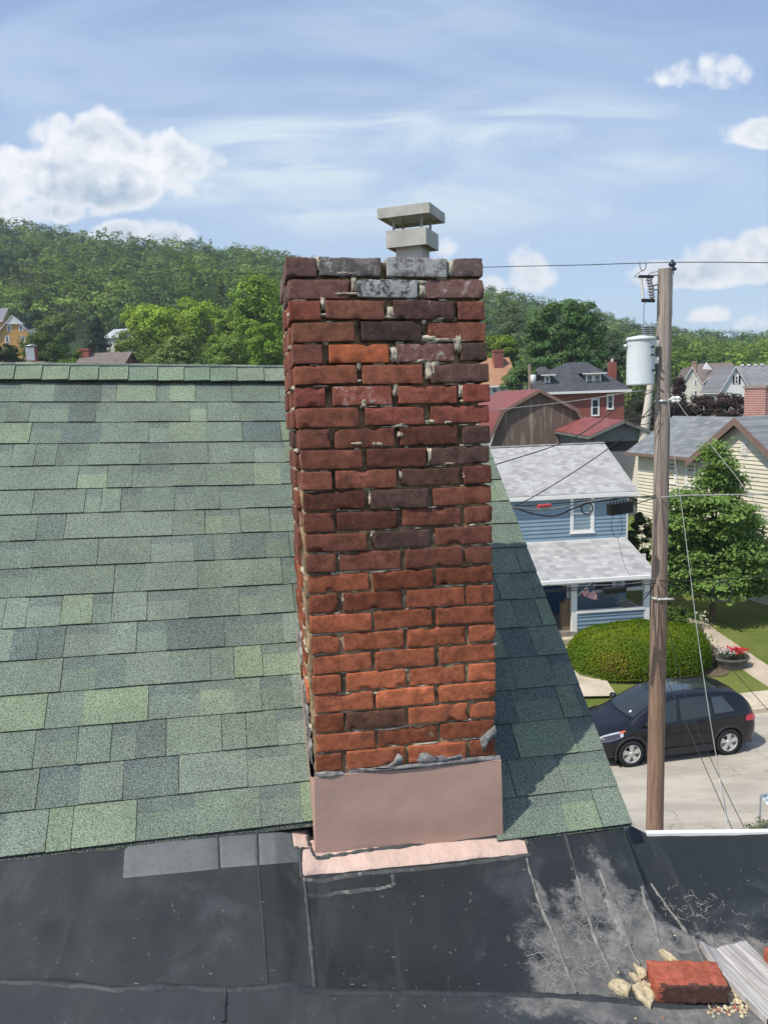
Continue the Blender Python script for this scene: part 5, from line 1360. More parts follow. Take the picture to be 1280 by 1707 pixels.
    # things on the porch
    c, s = math.cos(psi), math.sin(psi); wpt = lambda q: np.array([o[0] + q[0] * c - q[1] * s, o[1] + q[0] * s + q[1] * c, o[2] + q[2]])
    q = pp(949, 1045); mb = MB(); mb.box((-.2, -.15, 0), (.2, .15, 1.0)); mb.box((-.21, -.16, .93), (.21, .16, .96)); mb.box((-.1, -.165, .98), (.12, -.02, 1.12))
    r_ = mb.build('cardboard_box', mat('cardboard', (.20, .135, .085), .85, n_sc=4), label='tall brown cardboard box standing by the white porch post of the blue house', cat='box'); r_.location = tuple(wpt((pp(950, 1030)[0], -pd + .35, fz - .02))); r_.rotation_euler = (0, 0, psi)
    # flag
    a = wpt(pp(963, 993) + (0, -.02, 0)); b = wpt(pp(985, 962) + (0, -.30, 0)); root = empty('flag', a, 0, 'striped flag on a slanted pole fixed to the porch post of the blue house', 'flag')
    mb = MB(); mb.tube([np.zeros(3), b - a], .014, 8); mb.lathe(b - a, b - a, [(0, 0), (.03, .02), (.03, .04), (0, .06)], 8); mb.build('flagpole', M['white'], root)
    mb = MB(); nx, ny = 26, 26; dv = (b - a); A0 = dv * .22; A1 = dv * .95; vs = []; cs = []
    # cloth hangs down and right from the pole
    fall = P(997, 1000, a[1] - .05) - a
    for j in range(ny + 1):
        for i in range(nx + 1):
            s_, t_ = i / nx, j / ny; p0 = A0 * (1 - t_) + A1 * t_
            end = np.array([fall[0] * (.25 + .78 * t_ ** .8), -.05, min(p0[2] - .08, fall[2] * (1.0 if t_ > .0 else 1)) + .02 + .22 * (t_ - .5) * 0 - .05 * math.sin(t_ * 9)])
            end[2] = A0[2] - .16 - .18 * t_
            p = p0 * (1 - s_) + end * s_; p = p + np.array([0, .05 * math.sin(s_ * 8 + t_ * 6) * s_, -.05 * math.sin(math.pi * s_)]); vs.append(p)
    W_, Rd, Bl = (.75, .72, .70), (.50, .03, .05), (.03, .05, .18)
    for j in range(ny):
        for i in range(nx):
            k = int(j / ny * 13); c_ = Rd if k % 2 == 0 else W_
            if i < nx * .40 and k >= 6:
                c_ = Bl
                if (i % 3 == 1) and (j % 3 == 1): c_ = W_
            q = j * (nx + 1) + i; mb.add([vs[q], vs[q + 1], vs[q + nx + 2], vs[q + nx + 1]], [(0, 1, 2, 3)], c_, True)
    mb.build('cloth', mat('flag_cloth', (1, 1, 1), .9, tint=True), root)
    return rt
blue_house()

def cream_house():
    psi = math.atan2(-.945, .33); B0 = G(1270, 1003, .2); o = B0.copy(); rt = rootat('cream_house', o, psi, 'cream-sided house with grey shingle roof and brown-trimmed gable at the right edge')
    pw = on_plane_fn(o, psi, 0); f = inv(o, psi)
    xc = pw(1165, 760)[0]; xl = pw(1050, 800)[0]; ez = pw(1105, 757)[2]; ap = pw(1238, 700); ez2 = pw(1168, 764)[2]
    half = ap[0] - xc; xr = ap[0] + half
    mb = MB(); ext = lambda z: (xc, xr) if z < ez2 else (xc + (z - ez2) / (ap[2] - ez2) * half, xr - (z - ez2) / (ap[2] - ez2) * half)
    clap(mb, (0, 0, 0), X_, -Y_, -.1, ap[2] - .1, ext, .17, .0, .04)
    clap(mb, (0, .5, 0), X_, -Y_, -.5, ez, lambda z: (xl, xc), .17, .0, .04); mb.quad((xc, 0, -.5), (xc, .5, -.5), (xc, .5, ez2), (xc, 0, ez2)[::1])
    mb.quad((xl, 9, -.5), (xl, .5, -.5), (xl, .5, ez), (xl, 9, ez)); mb.quad((xl, 9, -.5), (xr, 9, -.5), (xr, 9, ez), (xl, 9, ez)); mb.quad((xr, 0, -.5), (xr, 9, -.5), (xr, 9, ez), (xr, 0, ez))
    mb.build('wall', M['beigesiding'], rt)
    mb = MB(); mb.box((xc, -.02, -.6), (xr, .0, -.1)); mb.build('foundation', mat('stone_foundation', (.32, .29, .25), .9, n_sc=2, n_amt=.4, bump=(8, .8, .03)), rt)
    # roofs: hipped main roof running along the wall, cross gable over the wing
    eo = .45; ry = 4.6; mb = MB()
    rzm = f(P(1180, 693, 44))[2]
    # find ridge height by projecting onto the plane y = ry
    pr = on_plane_fn(o, psi, ry); r0 = pr(1122, 693); r1 = pr(1240, 697); rz = r0[2]
    e0 = (xl - eo, .5 - eo, ez - .05); e1 = (xc + .2, .5 - eo, ez - .05); hl = (xl - eo, 8.7, ez - .05)
    mb.slab([e0, e1, (xc + .2, .6, ez + .0), (ap[0], ry, rz), (r0[0], ry, rz)], (0, 0, -.04)) if False else None
    k = (rz - (ez - .05)) / (ry - .5 + eo)
    mb.slab([e0, (xc + 1.5, .5 - eo, ez - .05), (xc + 1.5, ry, rz), (r0[0], ry, rz)], (0, 0, -.04)); mb.slab([e0, (r0[0], ry, rz), hl], (0, 0, -.04))
    mb.slab([(xc + 1.5, ry * .55 + .3, ez - .05 + k * (ry * .55 + .3 - .5 + eo)), (xr + .5, ry * .55 + .3, ez - .05 + k * (ry * .55 + .3 - .5 + eo)), (xr + .5, ry, rz), (xc + 1.5, ry, rz)], (0, 0, -.04))
    mb.slab([(r0[0], ry, rz), (xr + .5, ry, rz), (xr + .5, 9.2, ez - .05), hl], (0, 0, -.04))
    # gable wing roof
    gs = (ap[2] - ez2) / half; A = np.array([ap[0], -eo, ap[2] + .15]); L = np.array([xc - .35, -eo, ez2 + .15 - gs * .35]); Rr = np.array([xr + .35, -eo, ez2 + .15 - gs * .35]); D = np.array([0, ry + eo + .6, 0])
    mb.slab([L, A, A + D, L + D], (0, 0, -.05)); mb.slab([A, Rr, Rr + D, A + D], (0, 0, -.05))
    mb.build('roof', M['greyshingle'], rt)
    mb = MB(); wv = (0, 0, -.30)
    mb.slab([L + (0, -.02, -.02), A + (0, -.02, -.02), A + (0, -.02, -.34), L + (0, -.02, -.34)], (0, .05, 0)); mb.slab([A + (0, -.022, -.02), Rr + (0, -.022, -.02), Rr + (0, -.022, -.34), A + (0, -.022, -.34)], (0, .05, 0))
    mb.slab([L + (0, .04, -.08), A + (0, .04, -.08), (A[0], 0, A[2] - .08), (L[0], 0, L[2] - .08)], (0, 0, -.02)); mb.slab([A + (0, .04, -.08), Rr + (0, .04, -.08), (Rr[0], 0, Rr[2] - .08), (A[0], 0, A[2] - .08)], (0, 0, -.02))
    mb.build('barge_board', M['brown'], rt)
    mb = MB(); mb.box((xl - eo, .5 - eo - .12, ez - .2), (xc - .1, .5 - eo, ez - .07)); mb.box((xl - eo, .5 - eo, ez - .22), (xc, .5, ez - .2)); mb.build('gutter', M['brown'], rt)
    pw5 = on_plane_fn(o, psi, .5)
    for (x0, x1, t, b) in ((1112, 1128, 768, 804), (1143, 1161, 770, 808)):
        a, c = pw5(x0, b), pw5(x1, t); window(rt, (0, .5, 0), X_, -Y_, a[0], a[2], c[0] - a[0], c[2] - a[2], fw=.12)
    a, c = pw(1236, 760), pw(1249, 735); mb = MB(); mb.box((a[0], -.05, a[2]), (c[0], -.01, c[2]))
    for i in range(9): z = a[2] + .06 + (c[2] - a[2] - .12) * i / 9; mb.obox((a[0] + .05, -.085, z), (c[0] - a[0] - .1, 0, 0), (0, .03, .05), (0, 0, .01))
    mb.build('gable_vent', M['offwhite'], rt)
    # chimney on the roof
    ch = on_plane_fn(o, psi, ry + .3); a, b = ch(1246, 690), ch(1292, 646); mb = MB(); zb = a[2] - 1.2
    n = 20; cx_, cw = (a[0] + b[0]) / 2, (b[0] - a[0]) / 2; pr_ = []
    q = on_plane_fn(o, psi, ry); w_ = cw * .8
    mb.box((cx_ - w_, ry - .1, zb), (cx_ + w_, ry + 1.0, b[2])); c1 = mb.build('chimney', brickmat('chimney_brick', (.34, .10, .075), (.28, .075, .06), (.50, .40, .36), 1, .24, .085, .014), rt)
    mb = MB(); mb.box((cx_ - w_ - .05, ry - .15, b[2] - .003), (cx_ + w_ + .05, ry + 1.05, b[2] + .12)); mb.build('chimney_cap', mat('chimney_cap', (.30, .22, .18), .9, n_sc=4), c1)
cream_house()

def gable_block(rt, w_, d, eh, rh, wallm, roofm, eo=.35, ridge='x', trim=None, x0=0, y0=0, z0=0, nm='roof', fas=.18, wname='wall'):
    """block x0..x0+w_, y0..y0+d; ridge along local x or y (y: gable faces the front)"""
    mb = MB(); z1 = z0 + eh; zr = z1 + rh; x1, y1 = x0 + w_, y0 + d; F = M['white'] if trim is None else trim
    c = [(x0, y0), (x1, y0), (x1, y1), (x0, y1)]
    for i in range(4): a, b = c[i], c[(i + 1) % 4]; mb.quad((*a, z0 - 3), (*b, z0 - 3), (*b, z1), (*a, z1))
    if ridge == 'y':
        xm = (x0 + x1) / 2; mb.add([(x0, y0, z1), (x1, y0, z1), (xm, y0, zr)], [(0, 1, 2)]); mb.add([(x1, y1, z1), (x0, y1, z1), (xm, y1, zr)], [(0, 1, 2)])
        mb.build(wname, wallm, rt); k = rh / (w_ / 2); mb = MB()
        for sg, xe in ((-1, x0 - eo), (1, x1 + eo)): mb.slab([(xe, y0 - eo, z1 - k * eo + .05), (xm, y0 - eo, zr + .05), (xm, y1 + eo, zr + .05), (xe, y1 + eo, z1 - k * eo + .05)], (0, 0, .08))
        mb.build(nm, roofm, rt); mb = MB()
        for xe in (x0 - eo, x1 + eo): mb.slab([(xe, y0 - eo - .02, z1 - k * eo + .10), (xm, y0 - eo - .02, zr + .10), (xm, y0 - eo - .02, zr + .1 - fas), (xe, y0 - eo - .02, z1 - k * eo + .10 - fas)], (0, .04 + .002 * (xe > xm), 0))
        for xe, s in ((x0 - eo, -1), (x1 + eo, 1)): mb.box((min(xe, xe - s * .06), y0 - eo + .03, z1 - k * eo - .1), (max(xe, xe - s * .06), y1 + eo, z1 - k * eo + .045))
        mb.build('fascia', F, rt)
    else:
        ym = (y0 + y1) / 2; mb.add([(x1, y0, z1), (x1, y1, z1), (x1, ym, zr)], [(0, 1, 2)]); mb.add([(x0, y1, z1), (x0, y0, z1), (x0, ym, zr)], [(0, 1, 2)])
        mb.build(wname, wallm, rt); k = rh / (d / 2); mb = MB()
        for ye in (y0 - eo, y1 + eo): mb.slab([(x0 - eo, ye, z1 - k * eo + .05), (x1 + eo, ye, z1 - k * eo + .05), (x1 + eo, ym, zr + .05), (x0 - eo, ym, zr + .05)], (0, 0, .08))
        mb.build(nm, roofm, rt); mb = MB(); mb.box((x0 - eo, y0 - eo - .06, z1 - k * eo - .1), (x1 + eo, y0 - eo, z1 - k * eo + .11)); mb.build('fascia', F, rt)

def far_house(name, label, pxl, pxr, py_eave, py_top, Y, depth, wallm, roofm, ridge, psi=0, wins=(), eo=.35, chim=None, trim=None, group=None, cat='house', winframe=None):
    a = P(pxl, py_eave, Y); psi = psi; g = tz(a[0], a[1]); o = np.array([a[0], a[1], g]); rt = rootat(name, o, psi, label, cat, group)
    pw = on_plane_fn(o, psi, 0); w_ = pw(pxr, py_eave)[0]; eh = a[2] - g
    yt = 0 if ridge == 'y' else depth / 2; top = on_plane_fn(o, psi, yt)((pxl + pxr) / 2, py_top)[2]
    gable_block(rt, w_, depth, eh, top - eh, wallm, roofm, eo, ridge, trim)
    for (x0, x1, t, b) in wins:
        q, r = pw(x0, b), pw(x1, t); window(rt, (0, 0, 0), X_, -Y_, q[0], q[2], r[0] - q[0], r[2] - q[2], fw=(r[0] - q[0]) * .2, frame=winframe, sill=False)
    if chim:
        x0, x1, t, b, yl, cm = chim; pc = on_plane_fn(o, psi, yl); q, r = pc(x0, b), pc(x1, t); mb = MB(); mb.box((q[0], yl, q[2] - 1.5), (r[0], yl + (r[0] - q[0]), r[2])); c = mb.build('chimney', cm, rt)
        mb = MB(); mb.box((q[0] - .06, yl - .06, r[2] - .25), (r[0] + .06, yl + r[0] - q[0] + .06, r[2] - .1)); mb.build('chimney_cap', cm, c)
    return rt, pw, o, psi

# gambrel barn
def barn():
    psi = R(2); Y = 58; a = P(816, 745, Y); g = tz(a[0], a[1]); o = np.array([a[0], a[1], g]); rt = rootat('barn', o, psi, 'weathered brown gambrel barn with red metal roof between the blue and brick houses', 'barn')
    pw = on_plane_fn(o, psi, 0); pts = [pw(*q) for q in ((812, 735), (836, 686), (898, 651), (961, 684), (996, 746))]; D = 16.
    prof = [(p[0], p[2]) for p in pts]; k0 = prof[0]; k4 = prof[-1]
    zl = min(k0[1], k4[1])
    mb = MB(); mb.add([(prof[0][0] + .1, 0, -1), (prof[4][0] - .1, 0, -1), (prof[4][0] - .1, 0, zl)] + [(x, 0, z) for x, z in prof[3:0:-1]] + [(prof[0][0] + .1, 0, zl)], [tuple(range(7))])
    for x in (prof[0][0] + .1, prof[4][0] - .1): mb.quad((x, D, -1), (x, 0, -1), (x, 0, zl), (x, D, zl))
    m = mat('weathered_barn_boards', (.2, .15, .12), .9); nt = m.node_tree; b = nt.nodes['Principled BSDF']; tc = N(nt, 'ShaderNodeTexCoord').outputs['Object']
    mp = N(nt, 'ShaderNodeMapping'); mp.inputs['Scale'].default_value = (2.4, 1, .25); lk(nt, tc, mp.inputs['Vector'])
    f1 = noise(nt, mp.outputs[0], 1.1, 6, .6); sp = N(nt, 'ShaderNodeSeparateXYZ'); lk(nt, tc, sp.inputs[0])
    pk = maprange(nt, f1, .52, .66); col = mixc(nt, mth(nt, 'MULTIPLY', pk, .75), (.135, .098, .08), (.34, .28, .22))
    br = N(nt, 'ShaderNodeTexWave'); br.inputs['Scale'].default_value = 1.2; lk(nt, tc, br.inputs['Vector'])
    col = mixc(nt, mth(nt, 'MULTIPLY', maprange(nt, br.outputs['Fac'], .9, 1), .4), col, (.06, .045, .04)); lk(nt, col, b.inputs['Base Color'])
    mb.build('wall', m, rt)
    mb = MB(); e = .35
    for i in range(4):
        (xa, za), (xb, zb) = prof[i], prof[i + 1]; mb.slab([(xa, -e, za + .04), (xb, -e, zb + .04), (xb, D, zb + .04), (xa, D, za + .04)], (0, 0, .07) if i in (1, 2) else (.07 * (-1 if i == 0 else 1), 0, .03))
    mb.build('roof', M['redmetal'], rt)
    mb = MB()
    for i in range(4):
        (xa, za), (xb, zb) = prof[i], prof[i + 1]; n = norm((-(zb - za), xb - xa)); 
        mb.slab([(xa, -e - .03 - .002 * i, za + .13), (xb, -e - .03 - .002 * i, zb + .13), (xb - n[0] * .22, -e - .03 - .002 * i, zb + .11 - n[1] * .22), (xa - n[0] * .22, -e - .03 - .002 * i, za + .11 - n[1] * .22)], (0, .05, 0))
    mb.build('barge_board', M['brown'], rt)
barn()

def brick_house():
    psi = R(4); Y = 78; a = P(868, 650, Y); g = tz(a[0], a[1]); o = np.array([a[0], a[1], g]); rt = rootat('brick_house', o, psi, 'red brick house with dark hipped slate roof, two dormers and white eaves')
    pw = on_plane_fn(o, psi, 0); w_ = pw(1041, 650)[0]; ez = pw(1041, 651)[2]; d = 9.; mb = MB(); c = [(0, 0), (w_, 0), (w_, d), (0, d)]
    for i in range(4): p, q = c[i], c[(i + 1) % 4]; mb.quad((*p, -1), (*q, -1), (*q, ez), (*p, ez))
    mb.build('wall', M['redbrick'], rt)
    eo = .5; pt = on_plane_fn(o, psi, 4.0); tl, tr = pt(948, 604), pt(978, 603); mb = MB(); E_ = [(-eo, -eo, ez + .12), (w_ + eo, -eo, ez + .12), (w_ + eo, d + eo, ez + .12), (-eo, d + eo, ez + .12)]; Tt = [(tl[0], 4.0, tl[2]), (tr[0], 4.0, tl[2]), (tr[0], 5.0, tl[2]), (tl[0], 5.0, tl[2])]
    for i in range(4): j = (i + 1) % 4; mb.quad(E_[i], E_[j], Tt[j], Tt[i])
    mb.quad(*Tt); mb.build('roof', M['darkslate'], rt)
    mb = MB(); mb.box((-eo - .05, -eo - .05, ez - .12), (w_ + eo + .05, d + eo + .05, ez + .115)); mb.build('eave', M['white'], rt)
    for (x0, x1, t, b) in ((985, 999, 664, 693), (1011, 1023, 656, 682)):
        q, r = pw(x0, b), pw(x1, t); window(rt, (0, 0, 0), X_, -Y_, q[0], q[2], r[0] - q[0], r[2] - q[2], fw=.14)
    q, r = pw(1001, 701), pw(1011, 697); mb = MB(); mb.box((q[0], -.1, q[2]), (r[0], -.0, r[2])); mb.build('wall_vent', M['white'], rt)
    # dormers
    for (xa, xb, ya, yb, zt, yl, xl, xr) in ((907, 917, 646, 624, 608, .9, 902, 938), (976, 1002, 644, 621, 606, .9, 962, 1006)):
        pd = on_plane_fn(o, psi, yl); p, q = pd(xa, ya), pd(xb, yb); x0, x1, z0, z1 = p[0], q[0], p[2], q[2]
        mb = MB(); mb.box((x0, yl, z0 - .2), (x1, yl + 3.2, z1)); dm_ = mb.build('dormer', mat('dormer_side', (.16, .15, .14), .8), rt)
        n = 2 if x1 - x0 > 1 else 1; ww = (x1 - x0) / n
        for i in range(n): window(dm_, (0, yl, 0), X_, -Y_, x0 + i * ww + .02, z0, ww - .04, z1 - z0 - .1, fw=.13, sill=False)
        eo2 = .45; xm = (x0 + x1) / 2; zt_ = z1 + .85; mb = MB()
        mb.add([(x0 - eo2, yl - eo2, z1), (x1 + eo2, yl - eo2, z1), (x1 + eo2, yl + 3.2, z1), (x0 - eo2, yl + 3.2, z1), (xm, yl + .8, zt_), (xm, yl + 3.6, zt_)], [(0, 1, 4), (1, 2, 5, 4), (3, 0, 4, 5), (3, 2, 1, 0)])
        mb.build('dormer_roof', M['darkslate'], dm_); mb = MB(); mb.box((x0 - eo2, yl - eo2 - .03, z1 - .12), (x1 + eo2, yl - eo2 + .05, z1 - .005)); mb.build('dormer_eave', M['white'], dm_)
    pc = on_plane_fn(o, psi, 3.5); p, q = pc(1017, 640), pc(1028, 603); mb = MB(); mb.box((p[0], 3.5, p[2] - 1), (q[0], 4.3, q[2])); ch = mb.build('chimney', M['redbrick'], rt)
    mb = MB(); mb.lathe(((p[0] + q[0]) / 2, 3.9, q[2]), Z_, [(.16, 0), (.15, .35), (.1, .36)], 12); mb.build('chimney_pot', mat('clay', (.4, .3, .24), .8), ch)
brick_house()
M['greygable'] = mat('grey_board', (.15, .16, .16), .85, n_sc=1, n_amt=.15)
def shed():
    rt, pw, o, psi = far_house('shed', 'low grey shed with a red roof in front of the brick house', 990, 1082, 724, 703, 50, 12, M['greygable'], M['redmetal'], 'y', R(2), eo=.45, trim=M['greygable'])
    a, b = pw(998, 752), pw(1076, 734); mb = MB(); mb.box((a[0], -.03, a[2]), (b[0], -.005, b[2])); mb.build('opening', M['black'], rt)  # flat black panel on the wall; its colour stands for the shade inside
shed()
M['tanroof'] = roofmat('orange_tan_shingle', (.42, .23, .13), (.33, .18, .11), None, .5, .2, .01); M['creamwall'] = mat('cream_wall', (.60, .58, .50), .8, n_sc=1); M['greyroof'] = roofmat('mid_grey_shingle', (.18, .18, .19), (.24, .24, .25), None, .5, .2, .01)
M['brownroof'] = roofmat('brown_shingle', (.155, .13, .115), (.20, .165, .145), None, .5, .2, .01); M['tanbrick'] = brickmat('tan_brick', (.40, .25, .16), (.32, .16, .10), (.35, .3, .25), 1, .25, .08, .01)
far_house('tan_roof_house', 'house with a patchy orange-tan roof and square brick chimney right of the main chimney', 790, 858, 641, 598, 88, 7, M['white'], M['tanroof'], 'x', R(6), ((819, 830, 644, 655), (833, 841, 644, 655)), chim=(824, 838, 582, 612, 2.0, M['redbrick']))
far_house('cream_gabled_house', 'cream house with a brown roof and tan brick chimney, left of the white gabled house', 1133, 1172, 645, 612, 118, 10, M['creamwall'], M['brownroof'], 'y', R(-14), ((1156, 1163, 650, 664), (1157, 1162, 632, 642)), eo=.3, chim=(1153, 1161, 602, 618, 3.5, M['tanbrick']))
rt, pw, o, psi = far_house('grey_gabled_house', 'grey-gabled house with a brown roof between the cream and white gabled houses', 1168, 1226, 642, 613, 124, 9, mat('grey_siding', (.24, .25, .26), .8, n_sc=1), M['brownroof'], 'y', R(-8), ((1203, 1210, 625, 637),), eo=.3)
pg = on_plane_fn(o, psi, 2); a, b = pg(1160, 640), pg(1238, 603); mb = MB(); mb.slab([(a[0], 2, a[2]), (b[0], 2, a[2]), (b[0] - .5, 6, b[2]), (a[0] + 1.2, 6, b[2])], (0, 0, .1)); mb.build('rear_roof', M['brownroof'], rt)
pg = on_plane_fn(o, psi, 1.9); a, t, b = pg(1172, 615), pg(1178, 604), pg(1187, 616); mb = MB(); mb.slab([a, b, t], (0, .6, 0)); mb.build('small_gable', M['white'], rt)
rt, pw, o, psi = far_house('white_gabled_house', 'white gabled house with black shutters and a grey roof with ridge vents', 1202, 1246, 648, 611, 108, 8, M['white'], M['greyroof'], 'y', R(-6), ((1224, 1231, 626, 640),), eo=.35)
for x0, x1 in ((1221, 1224), (1231, 1234)):
    a, b = pw(x0, 640), pw(x1, 626); mb = MB(); mb.box((a[0], -.06, a[2]), (b[0], -.01, b[2])); mb.build('shutter', M['black'], rt)
pg = on_plane_fn(o, psi, .6); pg2 = on_plane_fn(o, psi, 5); a, b = pg(1246, 652), pg(1300, 652); c, d = pg2(1228, 611), pg2(1300, 610); mb = MB(); mb.slab([(a[0] - 1.2, .6, a[2]), (b[0], .6, b[2]), (d[0], 5, c[2]), (c[0], 5, c[2])], (0, 0, .1)); mb.build('side_roof', M['greyroof'], rt)
mb = MB(); mb.quad((a[0] - 1.2, .9, -1), (b[0], .9, -1), (b[0], .9, a[2]), (a[0] - 1.2, .9, a[2])); mb.build('side_wall', M['white'], rt)
for i in range(4):
    q = pg2(1234 + i * 11, 611); mb = MB(); mb.box((q[0], 4.7, c[2] + .05), (q[0] + .35, 5.0, c[2] + .32)); mb.build('roof_vent', M['white'], rt)
# left houses
M['yellowbrick'] = brickmat('yellow_brick', (.62, .33, .10), (.55, .28, .09), (.5, .3, .12), 1, .3, .1, .008)
rt, pw, o, psi = far_house('yellow_house', 'yellow-orange house with a white gable among the trees on the left', -4, 50, 556, 526, 165, 11, M['yellowbrick'], M['greyroof'], 'y', R(12), ((12, 18, 541, 552), (32, 38, 541, 552), (9, 15, 559, 571), (35, 41, 559, 571)), eo=.4)
a, t, b = pw(7, 540), pw(23, 527), pw(40, 540); mb = MB(); mb.slab([a + (0, -.3, 0), b + (0, -.3, 0), t + (0, -.3, 0)], (0, .28, 0)); mb.build('gable_panel', M['white'], rt)
pg = on_plane_fn(o, psi, 1.5); a, b, c = pg(38, 556), pg(58, 556), pg(58, 538); mb = MB(); mb.slab([(a[0] - 1, 1.5, a[2]), (b[0], 1.5, b[2]), (b[0], 5.5, c[2]), (a[0] - 2.5, 5.5, c[2])], (0, 0, .15)); mb.build('side_roof', M['greyroof'], rt)
far_house('ochre_house', 'sliver of an ochre house at the left edge of the photo', -60, 3, 535, 515, 175, 8, M['yellowbrick'], M['greyroof'], 'x', R(5))
far_house('brown_roof_house', 'house with a plain brown roof just above the green ridge, left of the bright trees', 120, 196, 622, 590, 84, 9, M['redbrick'], M['brownroof'], 'x', R(0), chim=(132, 147, 580, 600, 3.4, M['redbrick']), trim=M['brown'])
far_house('grey_roof_house', 'pale grey roof just showing between the spruce and the bright trees', 176, 196, 562, 550, 152, 8, M['creamwall'], roofmat('pale_roof', (.36, .40, .42), (.42, .46, .48), None, .6, .25, .01), 'x', R(-10))
def hooded():
    a = P(26, 603, 62); g = tz(a[0], a[1]); root = rootat('brick_parapet_house', (a[0], a[1], g), R(2), 'flat-roofed brick building whose parapet with white patches shows above the green ridge'); pw = on_plane_fn((a[0], a[1], g), R(2), 0)
    w_ = pw(72, 603)[0]; h = a[2] - g; mb = MB(); mb.box((0, 0, -1), (w_, 6, h - .25)); mb.build('wall', mat('dark_brick', (.14, .07, .055), .9, n_sc=3, n_amt=.3), root); mb = MB(); mb.box((-.1, -.1, h - .25), (w_ + .1, 6.1, h - .02)); mb.build('parapet', mat('parapet_coping', (.38, .22, .18), .9, n_sc=4, n_amt=.3, dirt=(2, .5, .6, (.6, .55, .5), .8)), root)
    p, q = pw(41, 603), pw(52, 577); mb = MB(); x0, x1 = p[0], q[0]; mb.box((x0, .5, h - .02), (x1, .5 + x1 - x0, q[2])); c = mb.build('chimney', M['redbrick'], root)
    mb = MB(); mb.obox((x0 - .03, .44, h + .1), (x1 - x0 + .06, 0, 0), (0, .03, 0), (0, 0, q[2] - h - .15)); mb.build('metal_sheet', M['steel'], c)
    mb = MB(); mb.lathe(((x0 + x1) / 2, .5 + (x1 - x0) / 2, q[2] + .02), Z_, [(.02, .22), (.42, .1), (.45, .05), (.42, .04), (.05, .05)], 16); mb.build('hood', M['steel'], c)
hooded()

